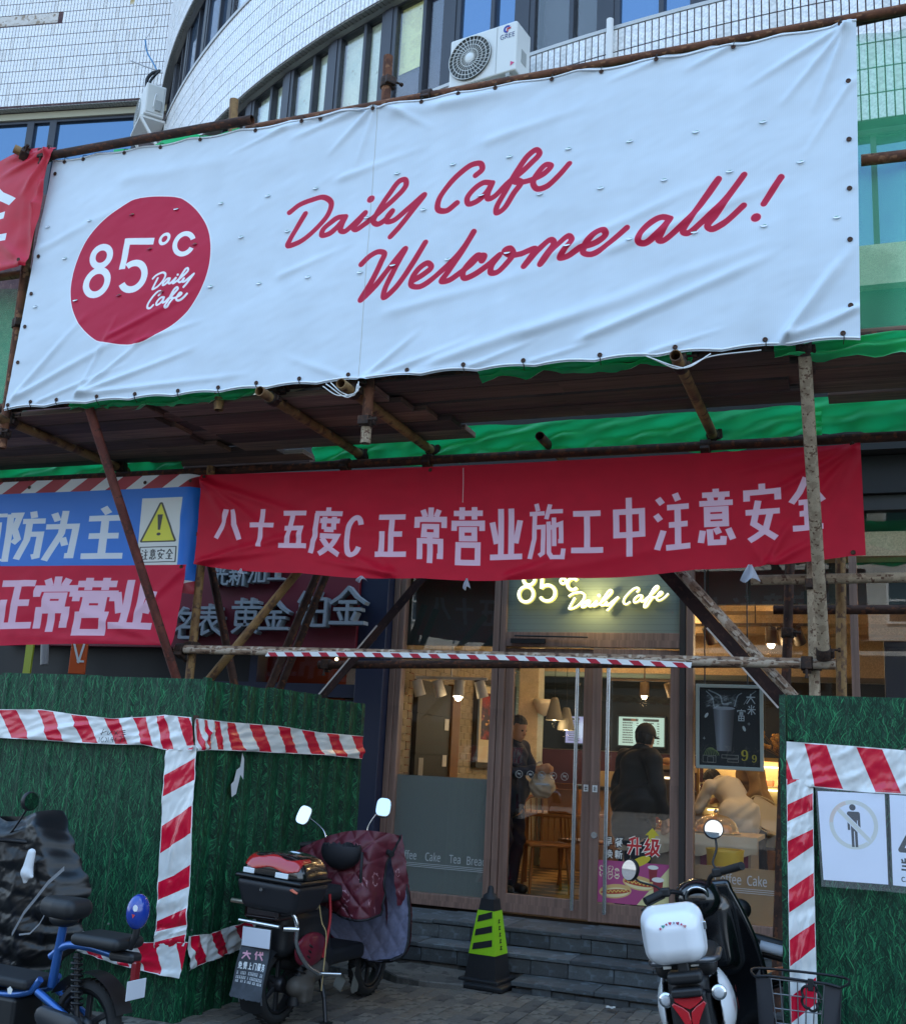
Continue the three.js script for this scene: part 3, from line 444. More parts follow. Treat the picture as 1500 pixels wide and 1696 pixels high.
// --- the big white banner
const SCRIPT1 = [ // first line, in pixels of one enlarged view
  [[85, 405], [130, 368], [190, 345], [240, 338], [272, 362], [262, 410], [225, 462], [170, 515], [120, 546], [78, 556], [88, 530], [120, 472], [157, 410]],
  [[335, 424], [305, 428], [270, 456], [236, 490], [232, 514], [260, 510], [300, 474], [338, 424], [322, 462], [316, 488], [332, 494], [362, 472], [395, 440], [428, 408], [400, 446], [374, 478], [384, 486], [420, 464], [480, 418], [560, 345], [612, 280], [608, 256], [584, 262], [538, 322], [482, 410], [464, 450], [482, 462], [520, 440], [550, 402], [526, 432], [524, 450], [552, 446], [620, 390], [695, 325], [640, 398], [582, 474], [540, 520]],
  [[925, 235], [955, 205], [948, 180], [912, 185], [858, 226], [800, 290], [760, 350], [756, 394], [790, 404], [840, 365]],
  [[1000, 270], [962, 268], [912, 304], [886, 345], [892, 368], [932, 354], [976, 310], [1000, 270], [980, 318], [980, 342], [1008, 334], [1060, 286], [1118, 238], [1172, 182], [1212, 132], [1200, 116], [1162, 144], [1112, 220], [1062, 310], [1018, 388], [1020, 410], [1048, 398], [1096, 325], [1130, 270], [1098, 264], [1100, 272], [1140, 270], [1190, 252], [1240, 222], [1264, 192], [1244, 184], [1206, 224], [1184, 274], [1200, 298], [1240, 288], [1300, 240], [1345, 190]],
];
const DOT1 = [453, 345, 20];
const SCRIPT2 = [
  [[410, 650], [450, 610], [490, 590], [514, 598], [498, 640], [455, 730], [405, 815], [470, 748], [540, 660], [608, 576], [560, 670], [514, 765], [510, 800], [560, 760], [636, 652], [698, 545]],
  [[645, 722], [690, 692], [724, 658], [710, 640], [674, 662], [640, 710], [634, 746], [668, 752], [730, 712], [800, 652], [870, 570], [915, 495], [860, 590], [796, 688], [770, 728], [800, 725], [850, 690], [900, 648], [942, 606], [962, 604], [950, 628], [938, 602], [894, 642], [864, 690], [870, 712], [910, 696], [985, 640], [1030, 606], [994, 652], [990, 682], [1016, 686], [1062, 646], [1092, 600], [1078, 578], [1052, 590], [1078, 610], [1128, 602]],
  [[1128, 602], [1192, 574], [1178, 604], [1140, 660], [1206, 578], [1262, 534], [1276, 550], [1242, 600], [1214, 646], [1284, 570], [1344, 524], [1356, 542], [1322, 592], [1304, 624], [1332, 622], [1400, 574], [1440, 560], [1476, 540], [1510, 508], [1498, 488], [1462, 504], [1418, 560], [1408, 598], [1442, 604], [1518, 556], [1604, 488]],
  [[1800, 440], [1764, 430], [1712, 460], [1664, 520], [1658, 556], [1684, 560], [1734, 520], [1800, 440], [1764, 502], [1748, 538], [1768, 540], [1830, 496], [1900, 430], [1970, 336], [2018, 260], [1964, 340], [1896, 440], [1858, 504], [1878, 514], [1940, 468], [2010, 400], [2074, 320], [2132, 240], [2074, 322], [2002, 432], [1968, 484], [1984, 496], [2044, 460], [2130, 384]],
  [[2299, 255], [2222, 378]],
];
const DOT2 = [2186, 443, 22];
const zw = -5.88, wTL = onZ(91, 266, zw), wTR = onZ(1417, 35, zw), wBL = onZ(9, 681, zw), wBR = onZ(1424, 565, zw);
{
  const CW = 2048, CH = 720, x0 = (p, v) => lerp(wTL.x, wBL.x, v), uv = (px, py) => { const p = onZ(px, py, zw); const v = (wTL.y - p.y) / (wTL.y - wBL.y), a = lerp(wTL.x, wBL.x, v), b = lerp(wTR.x, wBR.x, v); return [(p.x - a) / (b - a) * CW, v * CH]; };
  const sc = CW / (wTR.x - wTL.x); // texture pixels per metre
  const slits = []; // half round wind cuts, scattered in loose rows
  for (const [px, py] of [[83, 377], [110, 428], [61, 510], [153, 367], [221, 356], [293, 345], [368, 335], [402, 390], [446, 322], [350, 476], [430, 470], [525, 308], [478, 380], [610, 358], [660, 284], [703, 345], [752, 270], [798, 320], [845, 258], [895, 318], [942, 244], [995, 308], [1043, 231], [1100, 295], [1152, 216], [1208, 282], [1263, 200], [1325, 267], [1385, 363], [1265, 378], [1150, 388], [1043, 400], [512, 460], [598, 452], [742, 430], [840, 420], [652, 440], [940, 410], [200, 492], [270, 486], [128, 500], [250, 410], [325, 402]]) slits.push(uv(px, py).concat([px, py]));
  const cv = canvas(CW, CH, (x) => {
    x.fillStyle = '#d3dfe8'; x.fillRect(0, 0, CW, CH);
    const im = x.getImageData(0, 0, CW, CH); for (let i = 0; i < CW * CH; i++) { const X = i % CW, Y = (i / CW) | 0, k = 0.965 + 0.05 * fbm(X / 60, Y / 140, 3) + 0.012 * ((X >> 1) % 2); im.data[i * 4] *= k; im.data[i * 4 + 1] *= k; im.data[i * 4 + 2] *= k; } x.putImageData(im, 0, 0);
    const red = '#bd103c', m = (p) => uv(450 + p[0] * 0.36667, 200 + p[1] * 0.36667);
    for (const [c, w] of [['#f6d3da', 16], [red, 13.8]]) {
      x.strokeStyle = x.fillStyle = c; pen(x, SCRIPT1, m, w); pen(x, SCRIPT2, m, w);
      for (const d of [DOT1, DOT2]) { const q = m(d); x.beginPath(); x.arc(q[0], q[1], w * 0.72, 0, 7); x.fill(); }
    }
    // round emblem
    const c = uv(233, 446), r = Math.abs(uv(350, 420)[0] - uv(117, 480)[0]) / 2; x.fillStyle = '#f3f5f6'; x.beginPath(); x.arc(c[0], c[1], r + 2.5, 0, 7); x.fill(); x.fillStyle = red; x.beginPath(); x.arc(c[0], c[1], r, 0, 7); x.fill();
    const w = '#eef1f3', L = (px, py) => uv(px / 3, 250 + py / 3); x.strokeStyle = w; x.fillStyle = w;
    const ring = (p, rx, ry, lw, a0 = 0, a1 = 6.3) => { const q = L(...p); x.lineWidth = lw; x.lineCap = 'butt'; x.beginPath(); x.ellipse(q[0], q[1], rx, ry, 0, a0, a1); x.stroke(); };
    ring([511, 523], 27, 27, 19); ring([490, 655], 33, 35, 19.5); ring([824, 433], 13, 13.5, 9); ring([922, 459], 27, 29, 14.5, 0.42, 5.85);
    { x.lineWidth = 19; x.lineJoin = 'miter'; x.lineCap = 'butt'; const a = L(772, 440), b = L(640, 452), e = L(616, 590), s = L(672, 622); x.beginPath(); x.moveTo(...a); x.lineTo(...b); x.lineTo(e[0], e[1] + 2); x.stroke(); x.beginPath(); x.ellipse(s[0] - 1, s[1] + 2, 35, 38, 0, -2.3, 2.6); x.stroke(); }
    x.strokeStyle = w; const small = (k, q, dx, dy) => pen(x, k, (p) => L(dx + (p[0] - q[0]) * 0.33, dy + (p[1] - q[1]) * 0.36), 6.2);
    small(SCRIPT1.slice(0, 2), [78, 556], 768, 688); { const q = L(893, 618); x.beginPath(); x.arc(q[0], q[1], 3.4, 0, 7); x.fill(); } small(SCRIPT1.slice(2), [756, 394], 742, 780);
    // welded seam
    x.strokeStyle = 'rgba(150,140,120,0.55)'; x.lineWidth = 1.5; const s0 = uv(629, 168), s1 = uv(594, 640); x.beginPath(); x.moveTo(...s0); x.lineTo(...s1); x.stroke();
    x.clearRect(0, 0, 0, 0);
    for (const [u, v] of slits) { x.globalCompositeOperation = 'destination-out'; x.fillStyle = '#000'; x.beginPath(); x.ellipse(u, v, 7, 3.6, -0.1, Math.PI, 6.2832); x.fill(); x.globalCompositeOperation = 'source-over'; }
  });
  const tx = texture(cv, true, false);
  const m = mat(0xffffff, 0.48, { map: tx, alphaTest: 0.5, specularIntensity: 0.6 });
  const F = [];
  for (const [a, b, h, w] of [
    [[700, 610], [1300, 395], 0.02, 0.035], [[960, 565], [1295, 418], 0.028, 0.03], [[860, 560], [1120, 470], 0.016, 0.03], [[1297, 566], [1420, 400], 0.03, 0.03], [[1297, 566], [1423, 508], 0.03, 0.025], [[1297, 566], [1390, 430], 0.02, 0.02], [[1423, 510], [1330, 560], 0.02, 0.02],
    [[20, 665], [230, 545], 0.022, 0.025], [[24, 660], [150, 520], 0.018, 0.025], [[130, 655], [330, 575], 0.025, 0.02], [[130, 655], [260, 545], 0.02, 0.018], [[130, 655], [420, 620], 0.02, 0.018], [[62, 668], [220, 600], 0.015, 0.014], [[130, 655], [200, 520], 0.014, 0.018],
    [[628, 172], [545, 260], 0.025, 0.022], [[628, 172], [480, 235], 0.025, 0.02], [[628, 172], [410, 232], 0.024, 0.02], [[628, 172], [590, 280], 0.02, 0.02], [[628, 172], [720, 215], 0.018, 0.02], [[480, 212], [380, 260], 0.012, 0.015],
    [[1405, 42], [1345, 190], 0.03, 0.02], [[1405, 42], [1290, 180], 0.025, 0.02], [[1405, 42], [1230, 150], 0.022, 0.022], [[1270, 48], [1130, 120], 0.026, 0.02], [[1270, 48], [1060, 110], 0.018, 0.018], [[1175, 66], [1000, 140], 0.018, 0.018], [[1062, 93], [900, 140], 0.018, 0.016], [[1413, 132], [1330, 260], 0.014, 0.018],
    [[595, 636], [700, 545], 0.022, 0.02], [[595, 636], [790, 560], 0.02, 0.02], [[595, 636], [820, 600], 0.018, 0.018], [[595, 636], [470, 590], 0.012, 0.02], [[775, 612], [900, 560], 0.014, 0.016], [[875, 602], [1010, 560], 0.012, 0.014], [[1070, 588], [1200, 545], 0.014, 0.014],
    [[900, 430], [1200, 290], 0.012, 0.03], [[1000, 420], [1330, 290], 0.014, 0.03], [[640, 520], [960, 430], 0.012, 0.035], [[60, 420], [250, 320], 0.01, 0.03], [[180, 560], [330, 480], 0.014, 0.02], [[220, 570], [340, 530], 0.014, 0.018], [[460, 460], [600, 400], 0.01, 0.025], [[560, 300], [720, 240], 0.01, 0.025], [[800, 240], [1000, 170], 0.01, 0.03],
    [[640, 190], [900, 150], 0.014, 0.05], [[720, 180], [1010, 110], 0.016, 0.04], [[200, 300], [420, 260], 0.01, 0.05],
  ]) F.push([a, b, h * 1.15, w]);
  const t = cloth({ name: 'cafe_banner', label: 'large white cafe banner with red script and round emblem above the doors', cat: 'banner', tl: wTL, tr: wTR, bl: wBL, br: wBR, nu: 360, nv: 130, m, folds: F,
    edgeTop: (u) => -0.018 * Math.abs(Math.sin(u * Math.PI * 14)) - 0.02 * Math.sin(u * Math.PI), edgeBot: (u) => 0.016 * Math.abs(Math.sin(u * Math.PI * 16)),
    extra: (u, v, p) => 0.03 * fbm(p.x * 1.2 + p.y * 0.8, p.y * 2.2 - p.x * 1.0, 3) + 0.006 * fbm(p.x * 5 + p.y * 5, (p.y - p.x * 0.55) * 14, 2) });
  const P = t.userData_P, top = [0.02, 0.05, 0.115, 0.17, 0.23, 0.31, 0.375, 0.40, 0.47, 0.53, 0.575, 0.62, 0.685, 0.74, 0.80, 0.88, 0.985], bot = [0.005, 0.04, 0.08, 0.14, 0.195, 0.255, 0.31, 0.36, 0.415, 0.475, 0.545, 0.61, 0.675, 0.755, 0.83, 0.915, 0.985], right = [0.2, 0.385, 0.54, 0.7, 0.9], left = [0.06, 0.4, 0.55, 0.68, 0.82];
  eyelets(t, top.map((u) => [u, 0.012, 0.05]).concat(bot.map((u) => [u, 0.982, -0.05]), right.map((v) => [0.992, v]), left.map((v) => [0.008, v])));
  const flap = grid(8, 4, (u, v) => { const a = Math.PI * u, r = 0.021 * v; return V(r * Math.cos(a), 0.004 - 0.75 * r * Math.sin(a), 0.012 * Math.sin(a) * v); }), fm = mat(0xe9edf0, 0.45);
  for (const [u, v, px, py] of slits) { const p = P(u / CW, v / CH), o = part(t, 'wind_flap', flap, (px - 233) ** 2 + (py - 446) ** 2 < 108 ** 2 ? mat(0x9c2440, 0.5) : fm); o.position.set(p.x, p.y + 0.001, p.z + 0.002); }
  // rolled hem
  part(t, 'hem', merge([[0, 0.006], [1, 0.994]].map(([k, v]) => { const pts = []; for (let i = 0; i <= 80; i++) { const q = P(i / 80, v); q.z += 0.003; pts.push(q); } return tube(pts, 0.006, 160, 5); })), fm);
}
const redCloth = (draw, w, h, base = '#c01230') => texture(canvas(w, h, (x) => { x.fillStyle = base; x.fillRect(0, 0, w, h); const im = x.getImageData(0, 0, w, h); for (let i = 0; i < w * h; i++) { const k = 0.95 + 0.08 * fbm((i % w) / 40, ((i / w) | 0) / 40, 3) + 0.02 * ((i % w) % 3 === 0); for (let c = 0; c < 3; c++) im.data[i * 4 + c] *= k; } x.putImageData(im, 0, 0); draw(x, w, h); }), true, false);
{ // top left red cloth with one white character, wrapped over the pipe
  const tx = redCloth((x, w, h) => { x.strokeStyle = '#e6ecf0'; glyph(x, '金', w * 0.42, h * 0.2, w * 0.42, h * 0.56, 30); }, 512, 512);
  const z = -5.82, t = cloth({ name: 'red_banner', label: 'red cloth with one white character at the top left, wrapped over a pipe', cat: 'banner', tl: onZ(-150, 300, z), tr: onZ(92, 246, z), bl: onZ(-190, 492, z), br: onZ(46, 442, z), nu: 80, nv: 70, m: mat(0xffffff, 0.5, { map: tx }),
    folds: [[[88, 250], [0, 300], 0.04, 0.03], [[88, 250], [40, 330], 0.045, 0.025], [[88, 250], [10, 270], 0.03, 0.02], [[62, 335], [50, 440], 0.05, 0.025], [[75, 300], [60, 345], 0.03, 0.02], [[46, 440], [0, 400], 0.04, 0.03], [[46, 440], [-40, 450], 0.03, 0.03], [[88, 250], [66, 420], 0.04, 0.022]], extra: (u, v) => 0.05 * fbm(u * 4, v * 3, 3) + (u > 0.9 ? -0.25 * (u - 0.9) : 0), edgeTop: (u) => 0.03 * Math.sin(u * 9) });
  eyelets(t, [[0.97, 0.96, 0.0], [0.985, 0.03, 0.03]]);
}
{ // middle red banner
  const z = -7.02, tl = onZ(336, 788, z), tr = onZ(1424, 737, z), bl = onZ(327, 936, z), br = onZ(1433, 921, z);
  const CW = 2048, CH = 370, px2uv = (px, py) => { const p = onZ(px, py, z), u = (p.x - tl.x) / (tr.x - tl.x), a = lerp(tl.y, tr.y, u), b = lerp(bl.y, br.y, u); return [u * CW, (a - p.y) / (a - b) * CH]; };
  const tx = redCloth((x) => {
    const put = (ch, a, b, c, d, lw = 18) => { const p = px2uv(a, b), q = px2uv(c, d); x.strokeStyle = '#e4c0d4'; glyph(x, ch, p[0], p[1] - 4, q[0] - p[0], (q[1] - p[1]) * 0.97, lw); };
    put('八', 358, 834, 404, 902); put('十', 414, 834, 458, 906); put('五', 466, 836, 514, 906); put('度', 520, 832, 570, 912);
    { const p = px2uv(589, 872); x.strokeStyle = '#e4c0d4'; x.lineWidth = 18; x.lineCap = 'butt'; x.beginPath(); x.ellipse(p[0] + 2, p[1] + 2, 24, 64, 0.1, 0.55, 5.6); x.stroke(); }
    put('正', 624, 836, 676, 910); put('常', 688, 828, 738, 916); put('营', 748, 824, 800, 914); put('业', 808, 824, 864, 910); put('施', 872, 820, 932, 910, 14); put('工', 940, 826, 998, 902); put('中', 1010, 812, 1068, 906); put('注', 1080, 808, 1142, 902); put('意', 1152, 804, 1216, 898); put('安', 1228, 798, 1294, 894); put('全', 1304, 790, 1366, 882);
  }, CW, CH);
  const t = cloth({ name: 'red_banner', label: 'long red banner with pale characters hung across the shop front', cat: 'banner', tl, tr, bl, br, nu: 260, nv: 70, m: mat(0xffffff, 0.6, { map: tx, specularIntensity: 0.5 }),
    edgeBot: (u) => -0.125 * Math.sin(Math.PI * Math.pow(u, 0.9)) - 0.015 * Math.abs(Math.sin(u * 16)), edgeTop: (u) => -0.02 * Math.sin(Math.PI * u),
    folds: [[[338, 795], [470, 900], 0.035, 0.03], [[338, 795], [420, 930], 0.03, 0.03], [[338, 800], [520, 860], 0.03, 0.03], [[330, 935], [560, 870], 0.03, 0.03], [[330, 935], [500, 910], 0.025, 0.025], [[658, 955], [480, 880], 0.03, 0.03], [[658, 955], [520, 925], 0.025, 0.02], [[658, 955], [620, 900], 0.02, 0.02], [[1422, 740], [1240, 840], 0.035, 0.025], [[1422, 740], [1290, 900], 0.035, 0.03], [[1422, 740], [1180, 790], 0.03, 0.03], [[1422, 742], [1360, 880], 0.03, 0.025], [[1270, 940], [1310, 860], 0.04, 0.02], [[1270, 940], [1230, 880], 0.03, 0.025], [[1270, 940], [1360, 890], 0.03, 0.025], [[835, 958], [960, 910], 0.025, 0.03], [[835, 958], [1120, 900], 0.018, 0.04], [[560, 870], [760, 900], 0.015, 0.05]],
    extra: (u, v, p) => 0.05 * fbm(p.x * 0.9, p.y * 2, 2) + 0.018 * fbm((p.x + p.y) * 3, (p.y - p.x * 0.4) * 7, 2) + 0.05 * v * Math.sin(u * 7) });
  const P = t.userData_P;
  eyelets(t, [[0.99, 0.02, 0.02], [0.985, 0.97, 0], [0.008, 0.03, 0.03], [0.40, 0.03, 0]]);
  const bagM = mat(0xcdd4e4, 0.5, { transmission: 0.3 });
  const knot = (u, w, h, l) => { const p = P(u, 1); mono('cloth_knot', l, 'plastic knot', grid(8, 8, (a, v) => V(p.x + (a - 0.5) * w * (0.25 + v), p.y + 0.015 - v * h - 0.012 * Math.sin(a * 7) * v, p.z + 0.02 * Math.sin(a * 9 + v * 3) * (0.3 + v) + 0.012)), bagM); };
  knot(0.857, 0.1, 0.1, 'pale plastic bag knot hanging from the banner edge beside the right brace'); knot(0.30, 0.07, 0.035, 'small pale knot under the left third of the red banner'); knot(0.462, 0.04, 0.07, 'white scrap of tape hanging beside the glowing digits'); knot(0.092, 0.035, 0.05, 'tiny white scrap near the left end of the red banner');
  part(t, 'hang_cord', tube([onZ(766, 832, -6.93), onZ(767, 800, -6.95), onZ(767, 775, -6.98)], 0.002, 4, 4), mat(0xd8c8c8, 0.6));
}
const stripeTex = (dir, red = '#cf0f34', white = '#dcdfde') => texture(canvas(256, 128, (x) => { x.fillStyle = white; x.fillRect(0, 0, 256, 128); x.fillStyle = red; for (const o of [-256, 0, 256]) { x.beginPath(); const s = dir * 92; x.moveTo(o + 20, 0); x.lineTo(o + 138, 0); x.lineTo(o + 138 + s, 128); x.lineTo(o + 20 + s, 128); x.fill(); } x.fillStyle = white; x.fillRect(0, 0, 256, 3); x.fillRect(0, 125, 256, 3); }));
{ // blue safety banner and the lower red one on the left
  const z = -7.04, tl = onZ(-260, 812, z), tr = onZ(338, 784, z), bl = onZ(-290, 985, z), br = onZ(322, 982, z), CW = 1400, CH = 560;
  const q = (px, py) => { const p = onZ(px, py, z), u = (p.x - tl.x) / (tr.x - tl.x), a = lerp(tl.y, tr.y, u), b = lerp(bl.y, br.y, u); return [u * CW, (a - p.y) / (a - b) * CH]; };
  const tx = texture(canvas(CW, CH, (x) => {
    x.fillStyle = '#0f70d2'; x.fillRect(0, 0, CW, CH);
    const band = (y0, y1) => { x.fillStyle = '#d6dadb'; x.fillRect(0, y0, CW, y1 - y0); x.fillStyle = '#a11a2c'; for (let i = -1; i < 14; i++) { const o = i * 128 + 40; x.beginPath(); x.moveTo(o + 60, y0); x.lineTo(o + 128, y0); x.lineTo(o + 72, y1); x.lineTo(o, y1); x.fill(); } };
    band(0, 62); band(CH - 60, CH);
    const put = (ch, a, b, c, d, lw) => { const p = q(a, b), r = q(c, d); x.strokeStyle = '#d5dde6'; glyph(x, ch, p[0], p[1], r[0] - p[0], r[1] - p[1], lw); };
    put('页', -60, 848, 10, 936, 19); put('防', 12, 846, 70, 934, 26); put('为', 76, 842, 134, 934, 26); put('主', 140, 840, 205, 930, 28);
    const a = q(236, 826), b = q(303, 826), e = q(296, 936), w = b[0] - a[0]; x.fillStyle = '#d8dcd9'; x.fillRect(a[0], a[1], w, e[1] - a[1]);
    const cx = a[0] + w / 2 - 2, y0 = a[1] + 14, y1 = a[1] + (e[1] - a[1]) * 0.64; x.lineJoin = 'round'; x.strokeStyle = '#3b3b2c'; x.fillStyle = '#dfdb32'; x.lineWidth = 13; x.beginPath(); x.moveTo(cx, y0 + 14); x.lineTo(cx + w * 0.4, y1); x.lineTo(cx - w * 0.4, y1); x.closePath(); x.stroke(); x.fill();
    x.fillStyle = '#2c2c22'; x.beginPath(); x.moveTo(cx - 9, y0 + 66); x.lineTo(cx + 9, y0 + 66); x.lineTo(cx + 4, y1 - 52); x.lineTo(cx - 4, y1 - 52); x.fill(); x.beginPath(); x.arc(cx, y1 - 32, 7, 0, 7); x.fill();
    x.strokeStyle = '#333'; x.lineWidth = 4; const by = a[1] + (e[1] - a[1]) * 0.73, bh = (e[1] - a[1]) * 0.22; x.strokeRect(a[0] + 8, by, w - 16, bh); x.strokeStyle = '#2b2b2b'; glyphs(x, '注意安全', a[0] + 13, by + 9, (w - 30) / 4 - 3, bh - 18, (w - 26) / 4, 4);
  }), true, false);
  const t = cloth({ name: 'safety_banner', label: 'blue safety banner with striped borders and a yellow warning triangle', cat: 'banner', tl, tr, bl, br, nu: 140, nv: 50, m: mat(0xffffff, 0.45, { map: tx }), folds: [[[336, 788], [280, 900], 0.02, 0.03], [[330, 920], [316, 800], 0.03, 0.02], [[318, 980], [250, 900], 0.02, 0.03]], extra: (u, v, p) => 0.03 * fbm(p.x * 1.5, p.y * 2, 3) - 0.12 * sstep(0.965, 1, u) });
  eyelets(t, [[0.56, 0.06, 0], [0.86, 0.06, 0], [0.97, 0.06, 0], [0.985, 0.5, 0]]);
  const z2 = -6.97, a2 = onZ(-260, 940, z2), b2 = onZ(312, 936, z2), c2 = onZ(-290, 1068, z2), d2 = onZ(288, 1072, z2), W2 = 1200, H2 = 300;
  const q2 = (px, py) => { const p = onZ(px, py, z2), u = (p.x - a2.x) / (b2.x - a2.x); return [u * W2, (lerp(a2.y, b2.y, u) - p.y) / (lerp(a2.y, b2.y, u) - lerp(c2.y, d2.y, u)) * H2]; };
  const tx2 = redCloth((x) => { const put = (ch, a, b, c, d) => { const p = q2(a, b), r = q2(c, d); x.strokeStyle = '#e0b8cc'; glyph(x, ch, p[0], p[1], r[0] - p[0], r[1] - p[1], 25); }; put('正', 2, 954, 62, 1050); put('常', 66, 952, 126, 1054); put('营', 130, 952, 194, 1058); put('业', 194, 954, 264, 1052); }, W2, H2, '#c2193a');
  const t2 = cloth({ name: 'red_banner', label: 'red banner with pale characters below the blue banner on the left', cat: 'banner', tl: a2, tr: b2, bl: c2, br: d2, nu: 120, nv: 40, m: mat(0xffffff, 0.6, { map: tx2, specularIntensity: 0.5 }), edgeBot: (u) => -0.02 * Math.sin(u * 6), folds: [[[310, 940], [200, 1040], 0.025, 0.03], [[288, 1070], [100, 1000], 0.025, 0.035], [[288, 1070], [20, 1050], 0.02, 0.03], [[40, 960], [140, 1060], 0.018, 0.03]], extra: (u, v, p) => 0.035 * fbm(p.x * 2 + p.y, p.y * 4 - p.x, 3) });
  eyelets(t2, [[0.99, 0.03, 0.02], [0.985, 0.96, 0]]);
}
// ------------------------------------------------------------ hoardings printed with grass
const grassTex = texture(canvas(1024, 1024, (x) => {
  x.fillStyle = '#10402f'; x.fillRect(0, 0, 1024, 1024);
  for (let i = 0; i < 7600; i++) {
    const f = i / 7600, px = rnd() * 1024, py = rnd() * 1024, l = rr(52, 108), w = rr(9, 15), a = rr(-0.9, 0.9), b = a + rr(-0.9, 0.9), g = rnd() ** 1.7 * (0.35 + 0.65 * f), dark = rnd() < 0.4;
    const c = dark ? [9, 42 + 16 * g, 29 + 10 * g] : [14 + 42 * g, 66 + 82 * g, 45 + 50 * g];
    for (const ox of [0, px < 512 ? 1024 : -1024]) for (const oy of [0, py < 512 ? 1024 : -1024]) {
      const X = px + ox, Y = py + oy + 40, mx = X + Math.sin(a) * l * 0.45, my = Y - l * 0.55, tx = mx + Math.sin(b) * l * 0.6, ty = my - Math.cos(b) * l * 0.5;
      for (const [h, k] of [[1, 0.72], [-1, 1.08]]) { x.fillStyle = `rgb(${c.map((q) => (q * k) | 0).join(',')})`; x.beginPath(); x.moveTo(X, Y); x.quadraticCurveTo(mx + h * w * 0.6, my, tx, ty); x.quadraticCurveTo(mx, my, X, Y); x.fill(); }
    }
  }
}));
grassTex.repeat.set(1 / 0.9, 1 / 0.9);
const grassMat = mat(0xffffff, 0.5, { map: grassTex, specularIntensity: 0.55 });
// profiled steel sheet: profile depth over distance along the run
function sheetGeo(len, h, o, rib = 0.022, pitch = 0.21) {
  const xs = [0]; for (let x = 0.03; x < len; x += pitch) for (const [d, k] of [[0, 0], [0.016, 1], [0.04, 1], [0.056, 0], [0.10, 0], [0.106, 0.22], [0.116, 0.22], [0.122, 0]]) if (x + d < len) xs.push([x + d, k * rib]); xs[0] = [0, 0]; xs.push([len, 0]);
  const pos = [], uv = [], idx = []; xs.forEach(([x, d], i) => { pos.push(x, 0, d, x, h, d); uv.push(x + o, 0.13, x + o, h + 0.13); if (i) { const a = (i - 1) * 2; idx.push(a, a + 2, a + 1, a + 1, a + 2, a + 3); } });
  const g = new THREE.BufferGeometry(); g.setAttribute('position', new THREE.Float32BufferAttribute(pos, 3)); g.setAttribute('uv', new THREE.Float32BufferAttribute(uv, 2)); g.setIndex(idx); return toCreasedNormals(g, 0.2);
}
function hoarding(label, x, z, turn, len, sheets, h = 2.0, rib = 0.034) {
  const t = thing('hoarding', label, 'hoarding', [x, 0, z], turn); const w = len / sheets;
  for (let i = 0; i < sheets; i++) { const s = part(t, 'sheet', sheetGeo(w + 0.03, h + [0, 0.012, -0.008, 0.006][i % 4], i * 0.83, rib), grassMat); s.position.set(i * w, 0, i % 2 * 0.003); }
  { const sc = []; for (let x = 0.13; x < len; x += 0.42) for (const y of [0.5, 1.75]) sc.push(cyl(V(x, y, 0.0), V(x, y, 0.006), 0.008, 0.006, 6)); part(t, 'screws', sc, mat(0x8a8f8c, 0.4, { metalness: 0.7 })).userData.kind = 'stuff'; }
  part(t, 'back_rail', [box(len, 0.05, 0.04, len / 2, 0.5, -0.03), box(len, 0.05, 0.04, len / 2, 1.75, -0.03)], rustDark);
  return t;
}
hoarding('green grass printed hoarding on the left facing the street', -7.9, -5.92, 0, 4.0, 5, 2.0, 0.007);
{ const t = hoarding('dark green hoarding return running back towards the neighbour shop', -3.9, -5.915, Math.PI / 2 - 0.02, 2.25, 3, 1.995);
  part(t, 'corner_strip', bx(-0.005, 0.05, 0, 2.01, 0.0, 0.028), grassMat); 
  const torn = mat(0xc8cdd2, 0.6);
  const sh = new THREE.Shape(); [[0, 0], [0.03, 0.02], [0.05, 0.09], [0.09, 0.11], [0.1, 0.2], [0.13, 0.16], [0.14, 0.03], [0.1, 0.06], [0.07, -0.06], [0.02, -0.08]].forEach(([a, b], i) => sh[i ? 'lineTo' : 'moveTo'](a, b)); const tg = new THREE.ShapeGeometry(sh); part(t, 'torn_sticker', tg, torn).position.set(0.36, 1.36, 0.037); }
hoarding('green grass printed hoarding on the right with paper signs', -0.405, -5.92, 0, 2.6, 3, 2.0, 0.007);
hoarding('dark return of the right hoarding running back beside the doors', -0.405, -7.4, -Math.PI / 2, 1.48, 2, 1.99).position.set(-0.41, 0, -7.4);
// ------------------------------------------------------------ red and white warning tape
const tapeMat = (dir, p) => { const t = stripeTex(dir); t.repeat.set(1 / p, 1); return new THREE.MeshPhysicalMaterial({ map: t, roughness: 0.25, side: THREE.DoubleSide, clearcoat: 0.4, clearcoatRoughness: 0.2 }); };
const tapeA = tapeMat(1, 0.275), tapeB = tapeMat(-1, 0.275), tapeC = tapeMat(1, 0.36);
function tape(label, m, f0, f1, len, out, n = 120, flip = 0) { // f0(u), f1(u): the two long edges
  const sd = used.warning_tape ?? 0;
  const geo = grid(Math.max(n, 130), 14, (u, v) => { const p = f0(u).lerp(f1(u), v); const k = 0.013 * fbm(u * 14 + sd * 7, v * 2.5 + u * 6, 3) + 0.006 * Math.sin(u * 60 + v * 3) * vnoise(u * 9, sd) + 0.03 * Math.pow(vnoise(u * 9 + v * 3 + sd, 3.3 + v * 4), 4) + 0.006 * Math.pow(1 - Math.abs(2 * vnoise(u * 22 + v * 5, v * 6 + sd) - 1), 3); return p.addScaledVector(out, k); }, (u, v) => [u * len + flip, 1 - v]);
  return mono('warning_tape', label, 'warning tape', geo, m);
}
